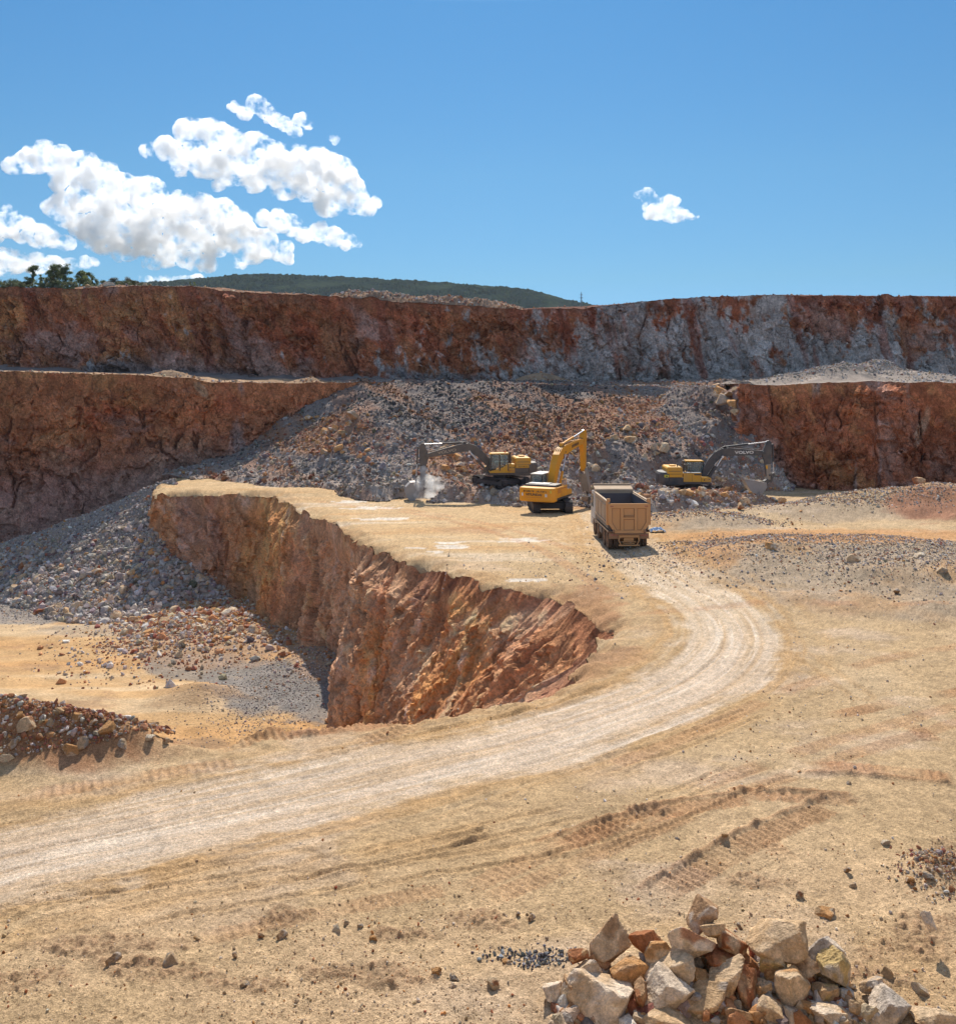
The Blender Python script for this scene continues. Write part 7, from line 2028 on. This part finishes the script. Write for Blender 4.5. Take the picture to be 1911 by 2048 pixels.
def tree(u, dy, h, wd, seed, label, cat, group, name, leaf=(0.12, 0.145, 0.06), clumps=22, base=0.2, leaves=120, ls=0.11):
    r = np.random.default_rng(seed)
    x, y, z = plat_z(u, dy)
    root = empty(name, (x, y, z - 0.1)); tag(root, label, cat, group)
    cen = []
    b = MB()
    lean = r.normal(0, 0.12, 2)
    top = Vector((lean[0] * h, lean[1] * h, h * 0.72))
    b.cyl((0, 0, 0), tuple(top * 0.5), 0.035 * h ** 0.8, 7, 0.024 * h ** 0.8); b.cyl(tuple(top * 0.5), tuple(top), 0.024 * h ** 0.8, 7, 0.008 * h)
    for k in range(clumps):
        a = r.uniform(0, 6.28); t = r.uniform(base, 1.0)
        rad = wd / 2 * math.sqrt(r.random()) * (1.0 - 0.45 * max(0, t - 0.55) / 0.45)
        c_ = Vector((math.cos(a) * rad + lean[0] * h * t, math.sin(a) * rad + lean[1] * h * t, h * t))
        cen.append(c_)
        s_ = top * min(1, t * 0.75)
        b.cyl(tuple(s_), tuple(c_), 0.012 * h ** 0.7, 5, 0.004 * h ** 0.7)
    b.build('trunk', M_BARK, root)
    Vs, Cs = [], []
    for c_ in cen:
        n = leaves; rc = r.uniform(0.14, 0.36) * max(wd, 1.2) * 0.8
        d = r.normal(size=(n, 3)); d /= np.linalg.norm(d, axis=1)[:, None]
        p = np.array(c_)[None] + d * (rc * r.random((n, 1)) ** 0.6) * np.array([1, 1, 0.7])
        e1 = r.normal(size=(n, 3)); e1 /= np.linalg.norm(e1, axis=1)[:, None]
        e2 = np.cross(e1, r.normal(size=(n, 3))); e2 /= np.linalg.norm(e2, axis=1)[:, None]
        L = ls * r.uniform(0.6, 1.4, (n, 1))
        q = np.stack([p - e1 * L, p + e2 * L * 0.45, p + e1 * L, p - e2 * L * 0.45], 1)
        Vs.append(q.reshape(-1, 3))
        base_c = np.array(leaf) * 1.25 * r.uniform(0.7, 1.35)
        Cs.append(np.repeat(np.clip(base_c[None] * r.uniform(0.7, 1.3, (n, 1)), 0.01, 0.4), 4, 0))
    V_ = np.vstack(Vs); F_ = np.arange(len(V_)).reshape(-1, 4)
    mesh_np('crown', V_, F_, M_LEAF, np.vstack(Cs), parent=root)
    return root
TG = 'trees on the rim of the upper wall'
tree(63, 34, 4.6, 2.4, 1, 'tall thin tree with an open crown standing left of the clump on the rim', 'tree', TG, 'tree', clumps=34, base=0.3, leaves=110)
tree(85, 36, 3.3, 1.6, 2, 'slim sparse tree just right of the tall thin one', 'tree', TG, 'tree', clumps=11, base=0.3, leaves=80)
tree(102, 32, 4.3, 2.4, 3, 'dark leafy tree at the left of the clump on the rim', 'tree', TG, 'tree', clumps=34, base=0.15)
tree(118, 35, 4.9, 2.6, 4, 'tallest tree of the clump with a rounded top', 'tree', TG, 'tree', clumps=34, base=0.2)
tree(136, 32, 4.8, 2.6, 5, 'arching tree in the middle of the clump', 'tree', TG, 'tree', clumps=34, base=0.15)
tree(155, 34, 3.8, 2.4, 6, 'tree right of the arching one with gaps in its crown', 'tree', TG, 'tree', clumps=30, base=0.15)
tree(172, 32, 3.6, 2.4, 7, 'yellowish green tree near the right of the clump', 'tree', TG, 'tree', leaf=(0.15, 0.165, 0.05), clumps=30, base=0.12)
tree(192, 34, 2.9, 2.2, 8, 'low tree at the right end of the clump', 'tree', TG, 'tree', clumps=24, base=0.05)
SG = 'bushes on the rim of the upper wall'
for i, (u, h, wd, lab) in enumerate([(6, 1.9, 3.0, 'bush at the left edge of the photo on the rim'), (32, 1.7, 2.6, 'low bush left of the tall thin tree'), (48, 1.9, 1.8, 'rounded bush at the foot of the tall thin tree'), (78, 1.4, 2.2, 'yellow green low bush between the thin trees and the clump'), (222, 2.2, 2.4, 'grey brown bush right of the tree clump'), (240, 2.1, 2.2, 'grey brown bush behind the pale slab'), (260, 2.1, 2.2, 'dull bush in the middle of the right hand row'), (278, 1.7, 2.0, 'dull bush near the right end of the row'), (294, 1.2, 1.8, 'last low bush of the row on the rim'), (-20, 1.8, 3.0, 'bush just outside the left edge on the rim')]):
    tree(u, 30 + (i % 3) * 2, h, wd, 40 + i, lab, 'bush', SG, 'bush', leaf=(0.12, 0.11, 0.075) if i > 3 else (0.10, 0.125, 0.055), clumps=20, base=0.08, leaves=110, ls=0.10)
for i, (u, h, wd) in enumerate([(18, 1.5, 2.6), (40, 1.3, 2.6), (60, 1.2, 2.4), (92, 1.6, 2.4), (110, 1.8, 2.6), (128, 1.6, 2.4), (146, 1.7, 2.4), (164, 1.7, 2.4), (182, 1.6, 2.4), (203, 1.8, 2.4), (230, 1.5, 2.4), (250, 1.6, 2.2), (270, 1.4, 2.0), (286, 1.1, 1.8)]):
    tree(u, 27 + (i % 3), h, wd, 80 + i, 'low green scrub growing along the rim in front of the trees', 'scrub bush', 'low scrub along the rim', 'scrub_bush', leaf=(0.105, 0.115, 0.05), clumps=16, base=0.05, leaves=100, ls=0.09)
for i, (u, h) in enumerate([(386, 0.9), (1192, 0.0)]):
    if h: tree(u, 8, h, 1.0, 60 + i, 'small dark shrub alone on the rim below the hill', 'shrub', None, 'shrub', clumps=6, base=0.2, leaves=40, ls=0.08)

# ------------------------------------------------------------------ far pylon
PYD = 1180.0
bx, by, bz = PY(1162, 616, PYD); tz_ = -(584 - HV) / F * PYD
ph = tz_ - bz
root = empty('power_pylon', (bx, by, bz)); tag(root, 'far steel power pylon with three cross arms on the skyline', 'pylon')
M_PYL = paint('galvanised_steel', (0.17, 0.20, 0.24), rough=0.6, dust=0.1)
b = MB()
def wq(t): return np.interp(t, [0, 0.45, 1.0], [3.2, 1.2, 0.4])
for sx in (-1, 1):
    for sy in (-1, 1):
        pts = [(sx * wq(t) / 2, sy * wq(t) / 2, t * ph) for t in np.linspace(0, 1, 9)]
        b.tube(pts, 0.20, 4)
for t0, t1 in zip(np.linspace(0, 1, 9)[:-1], np.linspace(0, 1, 9)[1:]):
    for sy in (-1, 1):
        b.cyl((-wq(t0) / 2, sy * wq(t0) / 2, t0 * ph), (wq(t1) / 2, sy * wq(t1) / 2, t1 * ph), 0.10, 4); b.cyl((wq(t0) / 2, sy * wq(t0) / 2, t0 * ph), (-wq(t1) / 2, sy * wq(t1) / 2, t1 * ph), 0.10, 4)
b.build('mast', M_PYL, root)
for t, hw in ((0.82, 2.6), (0.64, 3.2), (0.44, 2.8)):
    b = MB(); b.prism([(-hw, ph * t), (0, ph * t - 0.3), (hw, ph * t), (0, ph * (t + 0.035))], -0.3, 0.3); b.build('cross_arm', M_PYL, root)

# ------------------------------------------------------------------ clouds
CD = 2600.0
def cloud(label, blobs, zoom, org, seed, dens=0.05):
    s = CD / F / zoom
    r = np.random.default_rng(seed)
    Vs, Fs, off = [], [], 0
    V0, F0 = ICO[3]
    for (zx, zy, zr) in blobs:
        for k in range(3):
            jx, jy = (0, 0) if k == 0 else r.normal(0, zr * 0.45, 2)
            rr = zr * (1.5 if k == 0 else r.uniform(0.6, 1.0))
            u = org[0] + (zx + jx) / zoom; v = org[1] + (zy + jy) / zoom
            c = np.array(PY(u, v, CD)); c[1] += r.normal(0, zr * 0.5) * s
            Vs.append(V0 * rr * s * np.array([1.0, 1.1, 0.88])[None] + c[None]); Fs.append(F0 + off); off += len(V0)
    V_ = np.vstack(Vs); c = V_.mean(0)
    o = mesh_np('cloud', V_ - c, np.vstack(Fs), M_CLOUD, smooth=True)
    o.location = c
    zr = np.median([b_[2] for b_ in blobs]) * s
    m = o.modifiers.new('merge', 'REMESH'); m.mode = 'VOXEL'; m.voxel_size = max(1.6, zr * 0.085); m.use_smooth_shade = True
    for sc_, st in ((1.0, 0.5), (0.45, 0.25)):
        tx = bpy.data.textures.new('cloud_noise', 'CLOUDS'); tx.noise_scale = zr * sc_; tx.noise_depth = 2
        d = o.modifiers.new('billow', 'DISPLACE'); d.texture = tx; d.texture_coords = 'LOCAL'; d.strength = zr * st; d.mid_level = 0.42
    tag(o, label, 'cloud', 'clouds at the left of the sky')
    return o
M_CLOUD = bpy.data.materials.new('cloud_vapour'); M_CLOUD.use_nodes = True
_t = M_CLOUD.node_tree; _t.nodes.remove(_t.nodes['Principled BSDF'])
pv = _t.nodes.new('ShaderNodeVolumeScatter'); pv.inputs['Anisotropy'].default_value = 0.45; pv.inputs['Color'].default_value = (1, 1, 1, 1)
nz = _t.nodes.new('ShaderNodeTexNoise'); nz.inputs['Scale'].default_value = 0.022; nz.inputs['Detail'].default_value = 7; nz.inputs['Roughness'].default_value = 0.66
tc = _t.nodes.new('ShaderNodeTexCoord'); _t.links.new(tc.outputs['Object'], nz.inputs['Vector'])
mr = _t.nodes.new('ShaderNodeMapRange'); mr.inputs['From Min'].default_value = 0.475; mr.inputs['From Max'].default_value = 0.64; mr.inputs['To Min'].default_value = 0.0; mr.inputs['To Max'].default_value = 0.085
_t.links.new(nz.outputs['Fac'], mr.inputs['Value']); _t.links.new(mr.outputs[0], pv.inputs['Density'])
M_CLOUD.cycles.volume_step_rate = 0.12
_t.links.new(pv.outputs[0], _t.nodes['Material Output'].inputs['Volume'])
Z1 = (2.319, (0, 150))
cloud('largest cloud at the left with a blue grey base', [(60, 420, 32), (120, 405, 38), (180, 395, 50), (280, 400, 55), (390, 430, 55), (470, 470, 60), (330, 490, 55), (580, 530, 55), (690, 560, 65), (430, 580, 80), (330, 630, 65), (540, 640, 80), (660, 650, 85), (770, 650, 75), (850, 610, 50), (930, 615, 55), (1020, 640, 55), (1090, 680, 55), (700, 740, 85), (850, 730, 85), (980, 740, 75), (1110, 750, 65), (1210, 780, 55), (1300, 820, 38), (500, 740, 75), (410, 710, 55), (600, 800, 55), (760, 830, 50), (880, 845, 45), (960, 875, 32), (1170, 830, 42), (1330, 850, 25), (700, 865, 28), (1120, 865, 25), (290, 600, 40)], *Z1, 1)
cloud('long bright cloud sloping down to the right at the upper left', [(695, 348, 28), (780, 345, 40), (850, 370, 55), (900, 280, 55), (975, 275, 55), (950, 380, 70), (1055, 310, 55), (1060, 430, 62), (1150, 395, 70), (1185, 340, 52), (1265, 370, 55), (1300, 450, 72), (1380, 390, 60), (1420, 480, 72), (1490, 430, 68), (1555, 470, 68), (1600, 540, 62), (1520, 590, 50), (1640, 580, 50), (1700, 620, 30), (1740, 596, 20), (1180, 490, 42), (1010, 510, 22), (830, 440, 25)], *Z1, 2)
cloud('small ragged cloud above the long bright cloud', [(1085, 145, 18), (1125, 165, 26), (1185, 130, 34), (1230, 165, 30), (1280, 205, 26), (1320, 225, 26), (1365, 262, 24), (1390, 210, 22), (1430, 232, 18)], *Z1, 3)
cloud('tiny cloud scrap right of the long bright cloud', [(1540, 292, 12), (1560, 298, 14)], *Z1, 4)
cloud('narrow cloud right of the largest cloud', [(1225, 665, 30), (1285, 678, 40), (1350, 700, 40), (1410, 740, 30), (1480, 735, 36), (1545, 750, 36), (1610, 772, 32), (1655, 785, 16)], *Z1, 5)
cloud('cloud at the left edge below the arm of the largest cloud', [(20, 690, 45), (90, 710, 48), (170, 742, 44), (240, 762, 38), (300, 775, 28), (-50, 695, 52), (-130, 700, 60)], *Z1, 6)
cloud('low white cloud bank at the left just above the trees', [(-60, 870, 55), (20, 868, 50), (80, 870, 45), (170, 875, 40), (250, 878, 32), (330, 878, 25), (400, 868, 22), (440, 866, 16), (-140, 870, 60)], *Z1, 7)
cloud('thin low cloud touching the left end of the hill', [(660 + 22 * k, 944 + 4 * math.sin(k), 13 + 3 * math.sin(k * 1.7)) for k in range(13)], *Z1, 8)
o = cloud('small lone cloud in the right half of the sky', [(560, 300, 45), (620, 290, 50), (690, 265, 65), (700, 370, 60), (790, 370, 65), (720, 580, 62), (700, 480, 60), (860, 520, 105), (1000, 400, 85), (1090, 400, 65), (1020, 590, 85), (1150, 560, 95), (1250, 600, 62), (1340, 630, 42), (1440, 620, 18), (930, 430, 70)], 7.42, (1200, 350), 9)
del o['group']

# ------------------------------------------------------------------ dust raised by the left bucket
b = MB()
for (u, v, rr) in [(842, 968, 0.75), (858, 985, 0.7), (872, 978, 0.6), (850, 955, 0.55), (890, 985, 0.45), (838, 992, 0.5), (862, 962, 0.6), (905, 988, 0.5), (920, 992, 0.35), (848, 940, 0.45), (880, 965, 0.55)]:
    p = PY(u, v, 89.2); bmesh.ops.create_icosphere(b.bm, subdivisions=3, radius=rr, matrix=Matrix.Translation(p))
M_DUST = bpy.data.materials.new('airborne_dust'); M_DUST.use_nodes = True
_t = M_DUST.node_tree; _t.nodes.remove(_t.nodes['Principled BSDF'])
pv = _t.nodes.new('ShaderNodeVolumeScatter'); pv.inputs['Color'].default_value = (0.95, 0.90, 0.84, 1); pv.inputs['Anisotropy'].default_value = 0.3
nz = _t.nodes.new('ShaderNodeTexNoise'); nz.inputs['Scale'].default_value = 1.3; nz.inputs['Detail'].default_value = 3
tc = _t.nodes.new('ShaderNodeTexCoord'); _t.links.new(tc.outputs['Object'], nz.inputs['Vector'])
mr = _t.nodes.new('ShaderNodeMapRange'); mr.inputs['From Min'].default_value = 0.40; mr.inputs['From Max'].default_value = 0.68; mr.inputs['To Min'].default_value = 0.0; mr.inputs['To Max'].default_value = 1.9
_t.links.new(nz.outputs['Fac'], mr.inputs['Value']); _t.links.new(mr.outputs[0], pv.inputs['Density'])
_t.links.new(pv.outputs[0], _t.nodes['Material Output'].inputs['Volume'])
o = b.build('dust', M_DUST, smooth=True)
m = o.modifiers.new('merge', 'REMESH'); m.mode = 'VOXEL'; m.voxel_size = 0.12
tx = bpy.data.textures.new('dust_noise', 'CLOUDS'); tx.noise_scale = 0.5
d = o.modifiers.new('billow', 'DISPLACE'); d.texture = tx; d.strength = 0.4; d.mid_level = 0.5; d.texture_coords = 'GLOBAL'
tag(o, 'white dust rising beside the bucket of the left excavator', kind='stuff')

# ------------------------------------------------------------------ thin dusty air
b = MB(); b.span(-1500, 2400, -90, 2150, -45, 150)
M_HAZE = bpy.data.materials.new('haze'); M_HAZE.use_nodes = True
_t = M_HAZE.node_tree; _t.nodes.remove(_t.nodes['Principled BSDF'])
pv = _t.nodes.new('ShaderNodeVolumePrincipled'); pv.inputs['Density'].default_value = HAZE; pv.inputs['Color'].default_value = (0.80, 0.89, 1.0, 1); pv.inputs['Anisotropy'].default_value = 0.2
_t.links.new(pv.outputs[0], _t.nodes['Material Output'].inputs['Volume'])
tag(b.build('haze', M_HAZE), 'thin blue haze in the air over the quarry', kind='stuff')
print('objects', len(bpy.data.objects), 'polys', sum(len(m.polygons) for m in bpy.data.meshes))
